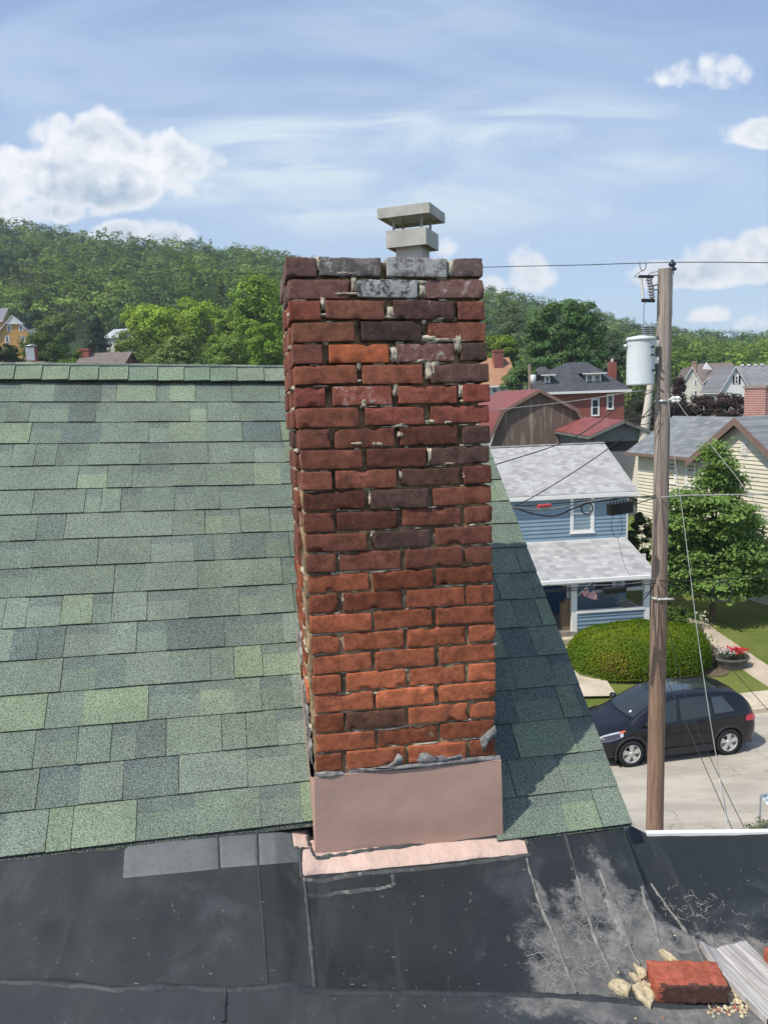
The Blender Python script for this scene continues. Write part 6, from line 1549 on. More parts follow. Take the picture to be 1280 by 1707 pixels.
# ------------------------------------------------------------------ parked car
def car():
    A = G(1050, 1277, 0); B = G(1211, 1257, 0); d = B - A; psi = math.atan2(d[1], d[0])
    mid = (A + B) / 2; n = np.array([-math.sin(psi), math.cos(psi), 0]); o = mid + n * .80
    rt = empty('parked_car', o, psi + math.pi, 'black compact suv parked against the kerb in front of the hedge', 'car')
    ST = [(-2.14, .50, .56, .90, .56, .50, .98, .985, .42), (-2.10, .72, .76, .93, .70, .60, 1.05, 1.07, .30), (-2.0, .80, .83, 1.0, .765, .655, 1.19, 1.22, .26), (-1.85, .83, .865, 1.04, .79, .63, 1.38, 1.42, .23), (-1.62, .845, .885, 1.05, .815, .60, 1.50, 1.545, .22), (-1.2, .85, .89, 1.035, .83, .60, 1.55, 1.60, .21),
          (-.6, .85, .885, 1.01, .838, .605, 1.565, 1.62, .20), (0, .85, .885, .985, .838, .60, 1.55, 1.61, .20), (.4, .85, .885, .97, .835, .595, 1.49, 1.555, .20), (.75, .85, .885, .96, .83, .61, 1.33, 1.40, .20), (1.08, .85, .885, .955, .825, .66, 1.14, 1.20, .20), (1.25, .85, .885, .95, .815, .70, 1.02, 1.07, .21),
          (1.5, .845, .88, .92, .79, .69, .955, 1.01, .22), (1.8, .83, .86, .87, .75, .62, .90, .95, .23), (2.0, .79, .82, .80, .69, .55, .84, .88, .25), (2.11, .70, .73, .70, .62, .48, .74, .77, .28), (2.16, .52, .55, .60, .48, .36, .62, .63, .34)]
    xs = np.array([s[0] for s in ST]); A_ = np.array(ST)
    def sec(x):
        v = [np.interp(x, xs, A_[:, k]) for k in range(1, 9)]
        # light smoothing
        h = .07; v = [(np.interp(x - h, xs, A_[:, k]) + 2 * np.interp(x, xs, A_[:, k]) + np.interp(x + h, xs, A_[:, k])) / 4 for k in range(1, 9)] if -2.05 < x < 2.05 else v
        ys, ym, zb, yb, yr, zr, zt, z0 = v
        pts = [(0, z0), (ys * .9, z0), (ys, z0 + .06), (ym - .005, z0 + .25), (ym, z0 + .42), (yb + .02 if yb + .02 < ym else ym, zb - .06), (yb, zb), (yr + (yb - yr) * .5, zb + (zr - zb) * .52), (yr, zr), (yr * .82, zr + (zt - zr) * .62), (yr * .45, zr + (zt - zr) * .92), (0, zt)]
        return pts
    VS = [0, .06, .1, .2, .3, .40, .45, .60, .75, .81, .9, 1.0]
    def S(x, v):
        p = sec(x); return np.array([x, np.interp(v, VS, [q[0] for q in p]), np.interp(v, VS, [q[1] for q in p])])
    WX = (1.305, -1.305); WR = .345
    nx = 150; vv = np.unique(np.concatenate([np.linspace(0, .1, 5), np.linspace(.1, .45, 22), np.linspace(.45, .75, 10), np.linspace(.75, 1, 12)]))
    gx_ = np.linspace(-2.14, 2.16, nx)
    mb = MB(); grid = [[S(x, v) for v in vv] for x in gx_]
    for sgn in (1, -1):
        base = len(mb.v); mb.v += [(p[0], sgn * p[1], p[2]) for row in grid for p in row]; m_ = len(vv)
        for i in range(nx - 1):
            for j in range(m_ - 1):
                c = (grid[i][j] + grid[i + 1][j + 1]) / 2
                if any((c[0] - w_) ** 2 + (c[2] - .34) ** 2 < .40 ** 2 for w_ in WX) and c[1] > .45: continue
                q = [base + i * m_ + j, base + (i + 1) * m_ + j, base + (i + 1) * m_ + j + 1, base + i * m_ + j + 1]
                mb.f.append(tuple(q if sgn > 0 else q[::-1])); mb.c.append(None); mb.sm.append(True)
        for i, fl in ((0, 0), (nx - 1, 1)):
            q = [base + i * m_ + j for j in range(m_)]; mb.f.append(tuple(q)); mb.c.append(None); mb.sm.append(False)
    paint = mat('black_paint', (.004, .0045, .007), .3, spec=.35, coat=.55); paint.node_tree.nodes['Principled BSDF'].inputs['Coat Roughness'].default_value = .04
    body = mb.build('body', paint, rt)
    plast = mat('grey_cladding', (.028, .028, .030), .6)
    for sgn in (1, -1):
        for w_ in WX:   # wheel arch cladding and the well behind it
            mb = MB(); vs = []; n_ = 28
            for i in range(n_ + 1):
                a = -.25 + (math.pi + .5) * i / n_; ca, sa = math.cos(a), math.sin(a)
                for r, y in ((.375, .60), (.385, .885), (.40, .897), (.44, .897), (.455, .878)): vs.append((w_ + ca * r, sgn * y, .34 + sa * r))
            K = 5; fs = [(i * K + k, i * K + k + 1, (i + 1) * K + k + 1, (i + 1) * K + k) for i in range(n_) for k in range(K - 1)]
            mb.add(vs, fs if sgn > 0 else [f[::-1] for f in fs], None, True); mb.build('wheel_arch', plast, rt)
            mb = MB(); mb.lathe((w_, sgn * .50, .34), (0, sgn, 0), [(0, 0), (.41, 0), (.41, .33)], 24); mb.build('wheel_well', M['black'], rt)
        mb = MB(); mb.obox((-.90, sgn * .855, .20), (1.80, 0, 0), (0, sgn * .045, 0), (0, 0, .13)); mb.obox((-.92, sgn * .87, .33), (1.84, 0, 0), (0, sgn * .028, .0), (0, 0, .035)); mb.build('sill_cladding', plast, rt)
    mb = MB(); mb.box((-2.05, -.70, .20), (2.05, .70, .32)); mb.build('underbody', M['black'], rt)
    # glass patches on the shell
    glass = mat('car_glass', (.035, .042, .045), .03, spec=.9, coat=.6); inter = mat('car_glass_pale', (.022, .028, .028), .04, spec=.7, coat=.2)
    def patch(f, name, mt, nu=14, nv=8, off=.006, par=None, sgn=1):
        g = [[f(i / nu, j / nv) for j in range(nv + 1)] for i in range(nu + 1)]; vs = []
        for i in range(nu + 1):
            for j in range(nv + 1):
                du = g[min(i + 1, nu)][j] - g[max(i - 1, 0)][j]; dv = g[i][min(j + 1, nv)] - g[i][max(j - 1, 0)]; n = norm(np.cross(du, dv))
                if n @ (g[i][j] - np.array([g[i][j][0], 0, .8])) < 0: n = -n
                vs.append(g[i][j] + n * off)
        mb = MB(); K = nv + 1; mb.add(vs, [(i * K + j, (i + 1) * K + j, (i + 1) * K + j + 1, i * K + j + 1) for i in range(nu) for j in range(nv)], None, True); return mb.build(name, mt, par or rt)
    def sidew(x0b, x1b, x0t, x1t, sgn, v0=.475, v1=.725):
        def f(u, v):
            x = (x0b + (x1b - x0b) * u) * (1 - v) + (x0t + (x1t - x0t) * u) * v; p = S(x, v0 + (v1 - v0) * v); p[1] *= sgn; return p
        return f
    for sgn in (1, -1):
        patch(sidew(.08, .98, .02, .52, sgn), 'side_window', inter); patch(sidew(-.86, -.02, -.84, -.06, sgn), 'side_window', inter); patch(sidew(-1.50, -.94, -1.22, -.92, sgn, .49, .70), 'side_window', glass)
    def wsf(u, v):   # windscreen
        x = 1.20 - .78 * v - .10 * (abs(2 * u - 1) ** 2) * (1 - v * .4); s = (2 * u - 1); vv_ = 1.0 - .215 * abs(s); p = S(x, vv_); p[1] *= (1 if s >= 0 else -1); return p
    patch(wsf, 'windscreen', inter, 20, 12)
    def rwf(u, v):
        x = -1.70 - .27 * v; s = 2 * u - 1; p = S(x, 1 - .22 * abs(s)); p[1] *= (1 if s >= 0 else -1); return p
    patch(rwf, 'rear_window', glass, 16, 8)
    def sun_(u, v):
        x = .25 - 1.5 * v; s = 2 * u - 1; p = S(x, 1 - .13 * abs(s)); p[1] *= (1 if s >= 0 else -1); return p
    patch(sun_, 'roof_panel', glass, 12, 10, .004)
    # lamps
    chrome = mat('lamp_chrome', (.62, .64, .66), .18, metal=.3, spec=.8, coat=.8)
    def lamp(f, name, mt, sgn, off=.010): return patch(f, name, mt, 12, 6, off)
    for sgn in (1, -1):
        def hl(u, v, sgn=sgn):
            x = 1.50 + .60 * u; p = S(x, .405 + (.455 - .405) * v + .045 * u * (1 - v) * 0 - .10 * (1 - v) * (.35 + .65 * u)); p[1] *= sgn; return p
        L = lamp(hl, 'headlight', chrome, sgn)
        def hm(u, v, sgn=sgn):
            x = 1.58 + .46 * u; p = S(x, .365 + .055 * v - .05 * (1 - v) * u); p[1] *= sgn; return p
        patch(hm, 'headlight_lens', mat('lamp_dark', (.05, .05, .06), .1, coat=1), 10, 4, .014, L)
        def ind(u, v, sgn=sgn):
            x = 1.44 + .14 * u; p = S(x, .43 + .025 * v - .03 * (1 - v) * u); p[1] *= sgn; return p
        patch(ind, 'indicator', mat('amber_lens', (.65, .13, .05), .2, coat=1), 6, 4, .015, L)
        def tl(u, v, sgn=sgn):
            x = -1.78 - .32 * u; p = S(x, .36 + (.03 + .08 * u) * v); p[1] *= sgn; return p
        lamp(tl, 'tail_light', mat('red_lens', (.55, .02, .05), .15, coat=1), sgn, .012)
        # mirror
        mb = MB(); vs = []; c = np.array([.86, sgn * 1.00, 1.06]); mb.lathe(c - np.array([0, sgn * .11, 0]), (0, sgn, 0), [(0, 0), (.05, .0), (.085, .04), (.09, .12), (.07, .19), (.02, .225), (0, .23)], 14); mb.tube([(.90, sgn * .82, .985), (.88, sgn * .93, 1.03)], .03, 8); mb.build('wing_mirror', paint, rt)
        for x in (-.68, .26):
            p = S(x, .40); mb = MB(); mb.obox((x, sgn * (p[1] + .002), p[2] + .0), (.19, 0, 0), (0, sgn * .03, 0), (0, 0, .03)); mb.build('door_handle', paint, rt)
        for x0, x1 in ((-.90, -.90), (-.02, .00), (1.02, 1.02)):   # shut lines
            pts = [S(x0 + (x1 - x0) * t, .13 + .33 * t) for t in np.linspace(0, 1, 12)]; pts = [np.array([p[0], sgn * (p[1] + .0008), p[2]]) for p in pts]; mb = MB(); mb.tube(pts, .005, 4); mb.build('door_seam', M['black'], rt)
    mb = MB(); mb.obox((.98, .30, 1.335 - .02), (.05, 0, -.035), (0, .09, 0), (.002, 0, .004)); 
    def stk(u, v):
        p = S(1.10 - .055 * v, 1 - .13 + .02 * u); return p
    patch(stk, 'windscreen_sticker', M['white'], 3, 3, .012)
    mb = MB()
    for k in range(2):
        a = np.array([1.22, .45 - .75 * k, 1.09]); pts = [S(1.22 - .02 * t, 1 - .19 * t if k == 0 else 1 - .02 - .10 * t) for t in (0, .5, 1)]
        pts = [np.array([p[0] + .0, p[1] * (1 if k == 0 else -1), p[2] + .02]) for p in pts]; mb.tube(pts, .012, 6)
    mb.build('wiper', M['black'], rt)
    mb = MB(); mb.box((2.12, -.55, .52), (2.175, .55, .66)); mb.box((2.10, -.45, .30), (2.165, .45, .44)); mb.build('grille', M['black'], rt)
    mb = MB(); mb.obox((2.17, -.5, .665), (.01, 0, 0), (0, 1.0, 0), (0, 0, .02)); mb.build('grille_trim', chrome, rt)
    # wheels
    tyre = mat('tyre', (.018, .018, .019), .8, bump=(60, .3, .004)); rim = mat('alloy', (.62, .61, .59), .35, metal=.6)
    first = None
    for sgn in (1, -1):
        for w_ in WX:
            W_ = bpy.data.objects.new('wheel', None); COL.objects.link(W_); W_.parent = rt; W_.location = (w_, sgn * .79, .343); W_.empty_display_size = .1
            if sgn < 0: W_.rotation_euler = (0, 0, math.pi)
            W_.name = 'wheel'
            if first is None:
                mb = MB(); mb.lathe((0, -.10, 0), (0, 1, 0), [(.22, .0), (.30, .0), (.335, .025), (.343, .06), (.343, .15), (.335, .185), (.30, .205), (.245, .205), (.235, .19)], 40); ty = mb.build('tyre', tyre, W_)
                mb = MB(); mb.lathe((0, -.10, 0), (0, 1, 0), [(.235, .19), (.232, .20), (.222, .20), (.215, .17), (.20, .06), (.0, .05)], 40)
                for k in range(5):
                    a = 2 * math.pi * k / 5 + .3; u = np.array([math.cos(a), 0, math.sin(a)]); t = np.array([-math.sin(a), 0, math.cos(a)])
                    mb.slab([u * .03 - t * .035 + (0, .082, 0), u * .225 - t * .062 + (0, .094, 0), u * .225 + t * .062 + (0, .094, 0), u * .03 + t * .035 + (0, .082, 0)], (0, -.035, 0))
                mb.lathe((0, .045, 0), (0, 1, 0), [(.06, 0), (.055, .045), (.035, .052), (0, .053)], 20); rm = mb.build('rim', rim, W_)
                mb = MB(); mb.lathe((0, -.045, 0), (0, 1, 0), [(.0, .0), (.205, .0), (.205, .004)], 30); br_ = mb.build('brake_disc', M['black'], W_); first = (ty, rm, br_)
            else:
                for q in first: c = q.copy(); COL.objects.link(c); c.parent = W_
car()

# ------------------------------------------------------------------ utility pole and its gear
def woodpole():
    m = mat('pole_wood', (.2, .14, .1), .9, spec=.15); nt = m.node_tree; b = nt.nodes['Principled BSDF']; tc = N(nt, 'ShaderNodeTexCoord').outputs['Object']
    mp = N(nt, 'ShaderNodeMapping'); mp.inputs['Scale'].default_value = (22, 22, .9); lk(nt, tc, mp.inputs['Vector']); f = noise(nt, mp.outputs[0], 1.5, 6, .65)
    sp = N(nt, 'ShaderNodeSeparateXYZ'); lk(nt, tc, sp.inputs[0]); hgt = maprange(nt, sp.outputs[2], 3, 10.5)
    c1 = mixc(nt, hgt, (.29, .19, .135), (.38, .32, .28)); c2 = mixc(nt, hgt, (.165, .105, .078), (.22, .185, .16))
    lk(nt, mixc(nt, maprange(nt, f, .35, .65), c2, c1), b.inputs['Base Color']); bp = N(nt, 'ShaderNodeBump'); bp.inputs['Strength'].default_value = .7; bp.inputs['Distance'].default_value = .01; lk(nt, f, bp.inputs['Height']); lk(nt, bp.outputs[0], b.inputs['Normal']); return m
PY = 12.5
ptop = P(1108.5, 448, PY); pmid = P(1091, 1388, PY); ax = norm(ptop - pmid); pb = pmid + ax * ((0.0 - pmid[2]) / ax[2])
pole = empty('utility_pole', pb, 0, 'tall weathered wooden utility pole standing on the near side of the street', 'utility pole')
def pl(p): return np.asarray(p) - pb
def pat_(z_py): t = (z_py - 448) / (1388 - 448); return ptop + (pmid - ptop) * t
mb = MB(); hh = np.linalg.norm(ptop - pb); n_ = 30; mb.tube([ax * (hh * i / n_ ) - ax * .2 * (i == 0) for i in range(n_ + 1)], [.152 - .042 * i / n_ for i in range(n_ + 1)], 20); mb.build('shaft', woodpole(), pole)
mb = MB(); q = pl(P(1119, 470, PY - .05)); mb.obox(q + (-.03, -.02, -.55), (.05, 0, 0), (0, .05, 0), ax * .75); mb.build('top_bracket', M['steel'], pole)
mb = MB(); ins = pl(P(1120, 458, PY - .03)); mb.lathe(ins, ax, [(.03, 0), (.03, .06), (.065, .07), (.07, .10), (.04, .12), (.035, .14), (.06, .15), (.055, .18), (.03, .20), (.02, .23), (0, .235)], 16); mb.build('pin_insulator', mat('dark_insulator', (.03, .045, .07), .25), pole)
for py in (457, 479):
    q = pl(pat_(py)); mb = MB(); mb.tube([q + (-.09, -.02, 0), q + (-.18, -.03, 0)], .012, 6); mb.lathe(q + (-.17, -.03, 0), X_ * -1, [(0, 0), (.022, 0), (.022, .02), (0, .02)], 6); mb.build('bolt', M['steel'], pole)
for py, w_ in ((650, .05), (970, .05)):
    q = pl(pat_(py)); mb = MB(); mb.lathe(q - ax * .02, ax, [(.128, 0), (.14, .0), (.14, .04), (.128, .04)], 20); mb.build('steel_band', M['steel'], pole)
q = pl(pat_(650)); mb = MB()
for dx in (.14, .20): mb.lathe(q + (dx, -.10, -.03), ax, [(.02, 0), (.045, .01), (.05, .03), (.03, .045), (.05, .06), (.045, .085), (.015, .10)], 12)
mb.tube([q + (.05, -.12, .02), q + (.26, -.10, .02)], .014, 6); mb.build('guy_insulator', M['white'], pole)
q = pl(pat_(970)); mb = MB(); mb.tube([q + (-.06, -.15, 0), q + (.20, -.14, .0)], .016, 6); mb.tube([q + (-.16, -.10, .02), q + (-.05, -.15, 0)], .02, 6); mb.build('service_bracket', M['offwhite'], pole)
# transformer
tcn = P(1067.5, 601, PY - .05); r_t = 22.5 / FPX * (PY * 1.03); tb = P(1067, 642, PY - .05)[2]; tt = P(1067, 562, PY - .05)[2]; base = np.array([tcn[0], tcn[1], tb])
tr = empty('transformer', base, 0, 'pale grey cylindrical transformer hanging on the utility pole', 'transformer'); h = tt - tb
tm = mat('transformer_paint', (.56, .60, .61), .45, spec=.4, n_sc=4, n_amt=.05, dirt=(9, .62, .72, (.30, .22, .17), .7))
mb = MB(); mb.lathe((0, 0, 0), Z_, [(0, .02), (r_t * .93, .02), (r_t * .93, 0), (r_t * .97, 0), (r_t * .97, .03), (r_t * .95, .05), (r_t * .95, h - .04)], 40); mb.build('tank', tm, tr)
mb = MB(); mb.lathe((0, 0, h - .05), Z_, [(r_t * .95, 0), (r_t * 1.02, .0), (r_t * 1.02, .03), (r_t * .9, .055), (0, .085)], 40); mb.build('lid', tm, tr)
for px in (1073.5, 1083):
    q = P(px, 560, PY - .05) - base; q[1] = -.05; mb = MB(); pr = [(.03, -.02)]
    for i in range(5): z = i * .032; pr += [(.028, z), (.058, z + .004), (.050, z + .016), (.026, z + .020)]
    pr += [(.018, .165), (.018, .19), (.0, .195)]; mb.lathe((q[0], q[1], h + .02), Z_, pr, 16); mb.build('bushing', M['porcelain'], tr)
for py in (572, 600):
    q = P(1090, py, PY - .05) - base; mb = MB(); mb.box((r_t * .75, -.10, q[2] - .045), (q[0] + .04, -.06, q[2] + .045)); mb.box((r_t * .75, -.10, q[2] - .055), (q[0] + .04, .05, q[2] - .045)); mb.lathe((q[0] - .03, -.10, q[2]), (0, -1, 0), [(.016, 0), (.016, .012), (0, .012)], 6); mb.build('bracket', M['white'], tr)
for a_, z_ in ((-60, .78), (-60, .62), (-52, .30)):
    ca, sa = math.cos(R(a_)), math.sin(R(a_)); mb = MB(); mb.tube([(r_t * .93 * ca, r_t * .93 * sa, h * z_), ((r_t + .04) * ca, (r_t + .04) * sa, h * z_)], .014, 8); mb.build('stud', M['black'], tr)
mb = MB(); mb.lathe((-r_t * .98, 0, h - .13), (-1, 0, 0), [(.03, 0), (.03, .05), (0, .05)], 10); mb.build('lug', M['steel'], tr)
# fuse cutout
fc = P(1079, 479, PY - .1); fr = empty('fuse_cutout', fc, 0, 'porcelain fuse cutout hanging left of the pole top above the transformer', 'fuse cutout')
a = norm((-.18, 0, 1)); mb = MB(); pr = []
for i in range(7): z = -.16 + i * .045; pr += [(.034, z), (.052, z + .006), (.050, z + .02), (.034, z + .026)]
mb.lathe((.05, 0, 0), a, [(0, -.18)] + pr + [(0, .18)], 14); mb.build('insulator', mat('cutout_porcelain', (.30, .30, .31), .3), fr)
mb = MB(); mb.tube([(-.07, -.02, -.18), (-.11, -.02, .17)], .020, 10); mb.build('fuse_tube', M['offwhite'], fr)
mb = MB(); mb.obox((-.14, -.04, .15), (.22, 0, -.01), (0, .05, 0), (0, 0, .04)); mb.obox((-.09, -.04, -.22), (.20, 0, -.01), (0, .05, 0), (0, 0, .05)); mb.build('contacts', M['black'], fr)
mb = MB(); mb.tube([(.08, 0, .02), pl(pat_(470)) + pb - fc + (-.08, 0, 0)], .015, 6); mb.build('arm', M['steel'], fr)

WN = [0]
def wire(pts, rad, label, mt=None, cat='cable', name='cable', group='cables and wires strung from the utility pole', n=10):
    rad *= .8
    P3 = catmull([P(*p) for p in pts], n); mb = MB(); mb.tube(P3, rad, 6); return mb.build(name, mt or M['wire'], label=label, cat=cat, group=group, loc=tuple(P3[0]))
wire([(-260, 446, 42), (0, 454, 30), (240, 456.5, 24), (465, 454.5, 19.5), (806, 445, 15.2), (960, 441.5, 13.6), (1120, 437, 12.45), (1285, 437.5, 11.6), (1600, 444, 10)], .009, 'single thin power line crossing the whole photo over the pole-top insulator', cat='power line', name='power_line')
wire([(1066, 437, 12.8), (1067, 446, 12.75), (1071, 451, 12.7), (1076, 446, 12.7), (1077, 437, 12.7)], .008, 'small wire loop clamp hanging on the power line left of the pole top')
wire([(1071, 450, 12.7), (1060, 458, 12.6), (1058, 461, 12.55), (1068, 461, 12.5), (1074, 462, 12.4)], .006, 'thin jumper wire from the line clamp to the fuse cutout')
wire([(1076, 462, 12.4), (1084, 455, 12.4), (1097, 452, 12.4)], .006, 'short curved wire from the fuse cutout to the pole top')
wire([(1082, 498, 12.4), (1074, 506, 12.4), (1073, 522, 12.4), (1073, 541, 12.4)], .006, 'thin wire dropping from the fuse cutout to the transformer bushing')
wire([(1084, 543, 12.4), (1090, 540, 12.4), (1097, 541, 12.4)], .006, 'short wire joining the right transformer bushing to the pole')
wire([(1097, 652, 12.35), (1060, 652, 13), (980, 665, 15), (900, 675, 18), (815, 684, 22)], .010, 'light grey wire running left in front of the barn roof', M['wiregrey'])
wire([(1095, 650, 12.35), (1040, 672, 11.8), (1000, 702, 11.3), (940, 737, 10.6), (815, 778, 9.4)], .009, 'black cable sagging left in front of the barn gable')
wire([(1098, 665, 12.35), (1045, 722, 12.0), (985, 768, 11.5), (898, 823, 10.9), (845, 850, 10.5)], .009, 'black cable slanting down across the blue house upper roof')
wire([(1080, 655, 12.35), (1062, 668, 12.4), (1040, 690, 12.4), (1060, 700, 12.3), (1096, 684, 12.3)], .008, 'drooping black cable loop below the transformer')
wire([(1094, 700, 12.35), (1070, 708, 12.4), (1040, 703, 12.6), (1075, 694, 12.4), (1096, 690, 12.35)], .008, 'second drooping black loop just below the first under the transformer')
# middle bundle
wire([(815, 842, 9.6), (857, 846, 10), (900, 850, 10.4), (935, 846, 10.8), (985, 836, 11.4), (1040, 829, 12), (1094, 829, 12.4)], .016, 'thick pale cable in front of the blue siding', M['wiregrey'])
wire([(815, 844, 9.55), (857, 847, 10), (890, 857, 10.3), (925, 860, 10.7), (955, 848, 11), (985, 838, 11.4), (1030, 832, 11.9)], .014, 'thick black cable sagging under the pale cable on the blue siding')
wire([(815, 846, 9.7), (860, 844, 10.1), (920, 840, 10.6), (1000, 833, 11.6), (1094, 826, 12.4)], .010, 'straight black strand carrying the red tag in front of the blue house')
wire([(1102, 829, 12.35), (1140, 826, 11.9), (1200, 825, 11.3), (1290, 823.5, 10.4), (1500, 820, 9)], .016, 'pale thick cable running right from the pole across the tree', M['wiregrey'])
wire([(1052, 842, 12), (1072, 836, 12.2), (1094, 829, 12.35)], .010, 'short black cable between the splice box and the pole')
wire([(1024, 852, 12), (1019, 875, 12), (1024, 893, 12), (1032, 896, 12), (1037, 880, 12), (1033, 854, 12)], .005, 'thin hanging wire loop below the black splice box')
wire([(1029, 896, 12), (1040, 940, 12), (1050, 960, 12)], .004, 'hair-thin wire hanging from the loop over the porch roof')
def coil(c, rx, ry, turns, rad, label, seed=1):
    rn = random.Random(seed); pts = []
    for i in range(turns * 18 + 1):
        a = i / 18 * 2 * math.pi + 1; f = 1 + .07 * math.sin(i * .37 + seed); pts.append(P(c[0] + rx * f * math.cos(a), c[1] + ry * f * math.sin(a), c[2] + .02 * (i / 18)))
    mb = MB(); mb.tube(pts, rad, 6); return mb.build('cable_coil', M['wire'], label=label, cat='cable coil', loc=tuple(pts[0]))
coil((978, 847, 11.2), 9.5, 9.5, 3, .009, 'small black cable coil hanging before the blue house window')
coil((1203, 986, 11.5), 16, 17, 4, .010, 'black cable coil hanging in front of the lawn, right of the pole')
def splice(pts, lab, sz, col):
    a, b = P(*pts[0]), P(*pts[1]); d = norm(b - a); L = np.linalg.norm(b - a); s = sz; mb = MB(); up = norm(np.cross(np.cross(d, Z_), d)); sd = np.cross(d, up)
    mb.obox(a - up * s - sd * s * .6, d * L, up * s * 1.75, sd * s * 1.2); mb.obox(a - up * s * 1.06 - sd * s * .66 + d * L * .02, d * L * .96, up * s * .3, sd * s * 1.32)
    for k in range(7): mb.tube([a + d * L * (k + .5) / 7 + up * s * .7, a + d * L * (k + .6) / 7 + up * s * 1.15], s * .10, 6)
    o = mb.build('splice_box', col, label=lab, cat='splice box', loc=tuple(a)); return o
splice(((1014, 848, 11.9), (1052, 843, 12.0)), 'black splice box hanging on the cables in front of the blue house corner', .095, M['black'])
splice(((1006, 985, 11.7), (1042, 981, 11.9)), 'black splice box hanging on the lower cables in front of the porch', .055, M['black'])
mb = MB(); a, b = P(897, 844, 10.3), P(917, 842.5, 10.5); mb.tube([a, b], .026, 8); mb.tube([a, b + (b - a) * .05], .018, 6); mb.build('cable_tag', mat('red_tag', (.55, .06, .06), .5), label='red marker sleeve on the cable strand before the blue siding', cat='cable tag', loc=tuple(a))
# lower bundle
wire([(815, 984, 9.3), (880, 986, 10), (960, 980, 10.8), (1030, 974, 11.6), (1092, 968, 12.35)], .011, 'black cable crossing the porch opening of the blue house')
wire([(815, 989, 9.3), (880, 988, 10), (960, 984, 10.8), (1020, 982, 11.5), (1094, 972, 12.35)], .010, 'second black cable just below the first across the porch', )
wire([(910, 975, 10), (980, 976, 10.9), (1050, 973, 11.8), (1092, 966, 12.35)], .007, 'grey wire above the two black cables across the porch', M['wiregrey'])
wire([(1098, 968, 12.35), (1150, 968, 11.8), (1210, 965, 11.2), (1290, 960, 10.4), (1500, 950, 9)], .011, 'black cable running right in front of the tree and lawn')
for i, pts in enumerate(([(1000, 990, 11.7), (1012, 1003, 11.8), (1040, 1012, 11.9), (1068, 1004, 12.1), (1090, 975, 12.3)], [(1010, 988, 11.7), (1030, 1004, 11.8), (1060, 1008, 12), (1080, 992, 12.2), (1091, 975, 12.3)], [(1020, 990, 11.7), (1004, 1004, 11.7), (1026, 1010, 11.8), (1050, 1000, 12), (1086, 985, 12.3)])):
    wire(pts, .007, ('lowest', 'middle', 'shortest')[i] + ' of the tangled black cable loops hanging before the porch rail')
wire([(1112, 655, 12.3), (1121, 740, 11.6), (1134, 830, 10.9), (1150, 955, 10.1), (1163, 1060, 9.4), (1182, 1190, 8.7), (1216, 1392, 7.8), (1240, 1520, 7.3)], .0062, 'steel guy cable dropping steeply from the pole to behind the roof edge', M['wiregrey'], cat='guy wire', name='guy_wire')
wire([(1200, 1300, 8.2), (1209, 1350, 8.0), (1216, 1392, 7.8), (1221, 1420, 7.7)], .012, 'thick pale guard sleeve on the lower end of the steel guy cable', M['white'], cat='guy guard', name='guy_guard')
wire([(1118, 655, 12.3), (1160, 712, 11.3), (1225, 792, 10.1), (1292, 886, 9.2), (1400, 1040, 8)], .0065, 'pale guy cable slanting right from the pole across the cream gable', M['wiregrey'], cat='guy wire', name='guy_wire')
wire([(1106, 1120, 9.4), (1140, 1200, 9.0), (1180, 1290, 8.5), (1228, 1400, 8.0)], .006, 'thin dark wire slanting down across the car doors', n=6)
wire([(1096, 975, 12.3), (1122, 1080, 11), (1150, 1185, 10), (1196, 1290, 9), (1250, 1400, 8)], .006, 'thin dark wire crossing the car roof and rear door', n=6)
wire([(1100, 972, 12.3), (1150, 1030, 11.2), (1215, 1110, 10), (1290, 1195, 9), (1360, 1270, 8)], .006, 'thin wire slanting right over the hedge and lawn to the kerb', n=6)
wire([(1100, 968, 12.3), (1160, 990, 11.8), (1220, 1003, 11.2), (1300, 1010, 10.4)], .006, 'thin wire sagging right just above the lawn', n=6)
# far service pole and pale post behind the main pole
a = P(883, 607, 66); g_ = tz(a[0], a[1]); sp_ = empty('utility_pole', (a[0], a[1], g_), 0, 'small distant utility pole in front of the light bushy tree above the barn roof', 'utility pole'); mb = MB(); mb.tube([(0, 0, -.5), (0, 0, a[2] - g_)], [.20, .14], 10); mb.build('shaft', mat('far_pole_wood', (.22, .17, .13), .9, n_sc=2), sp_)
q = P(887.5, 641, 66); mb = MB(); hh2 = 15 / FPX * 66; mb.lathe((0, 0, 0), Z_, [(0, 0), (.24, .02), (.24, hh2), (.12, hh2 + .06), (0, hh2 + .06)], 16); mb.tube([(-.1, 0, hh2 * .5), (-.25, 0, hh2 * .5)], .05, 6); mb.build('transformer', tm, label='small pale transformer on the distant utility pole above the barn', cat='transformer', loc=None).location = tuple(q - (0, .3, 0))
a, b = P(1086, 622, 50), P(1074, 722, 50); mb = MB(); c = a + (b - a) * 2.1; mb.tube([a, c], [.17, .46], 10); mb.lathe(a, norm(a - c), [(.17, 0), (.10, .08), (0, .1)], 10); mb.build('pale_post', mat('pale_post', (.55, .50, .42), .7, n_sc=2, n_amt=.1), label='tall cream-coloured post far behind the left side of the utility pole', cat='post', loc=tuple(c))

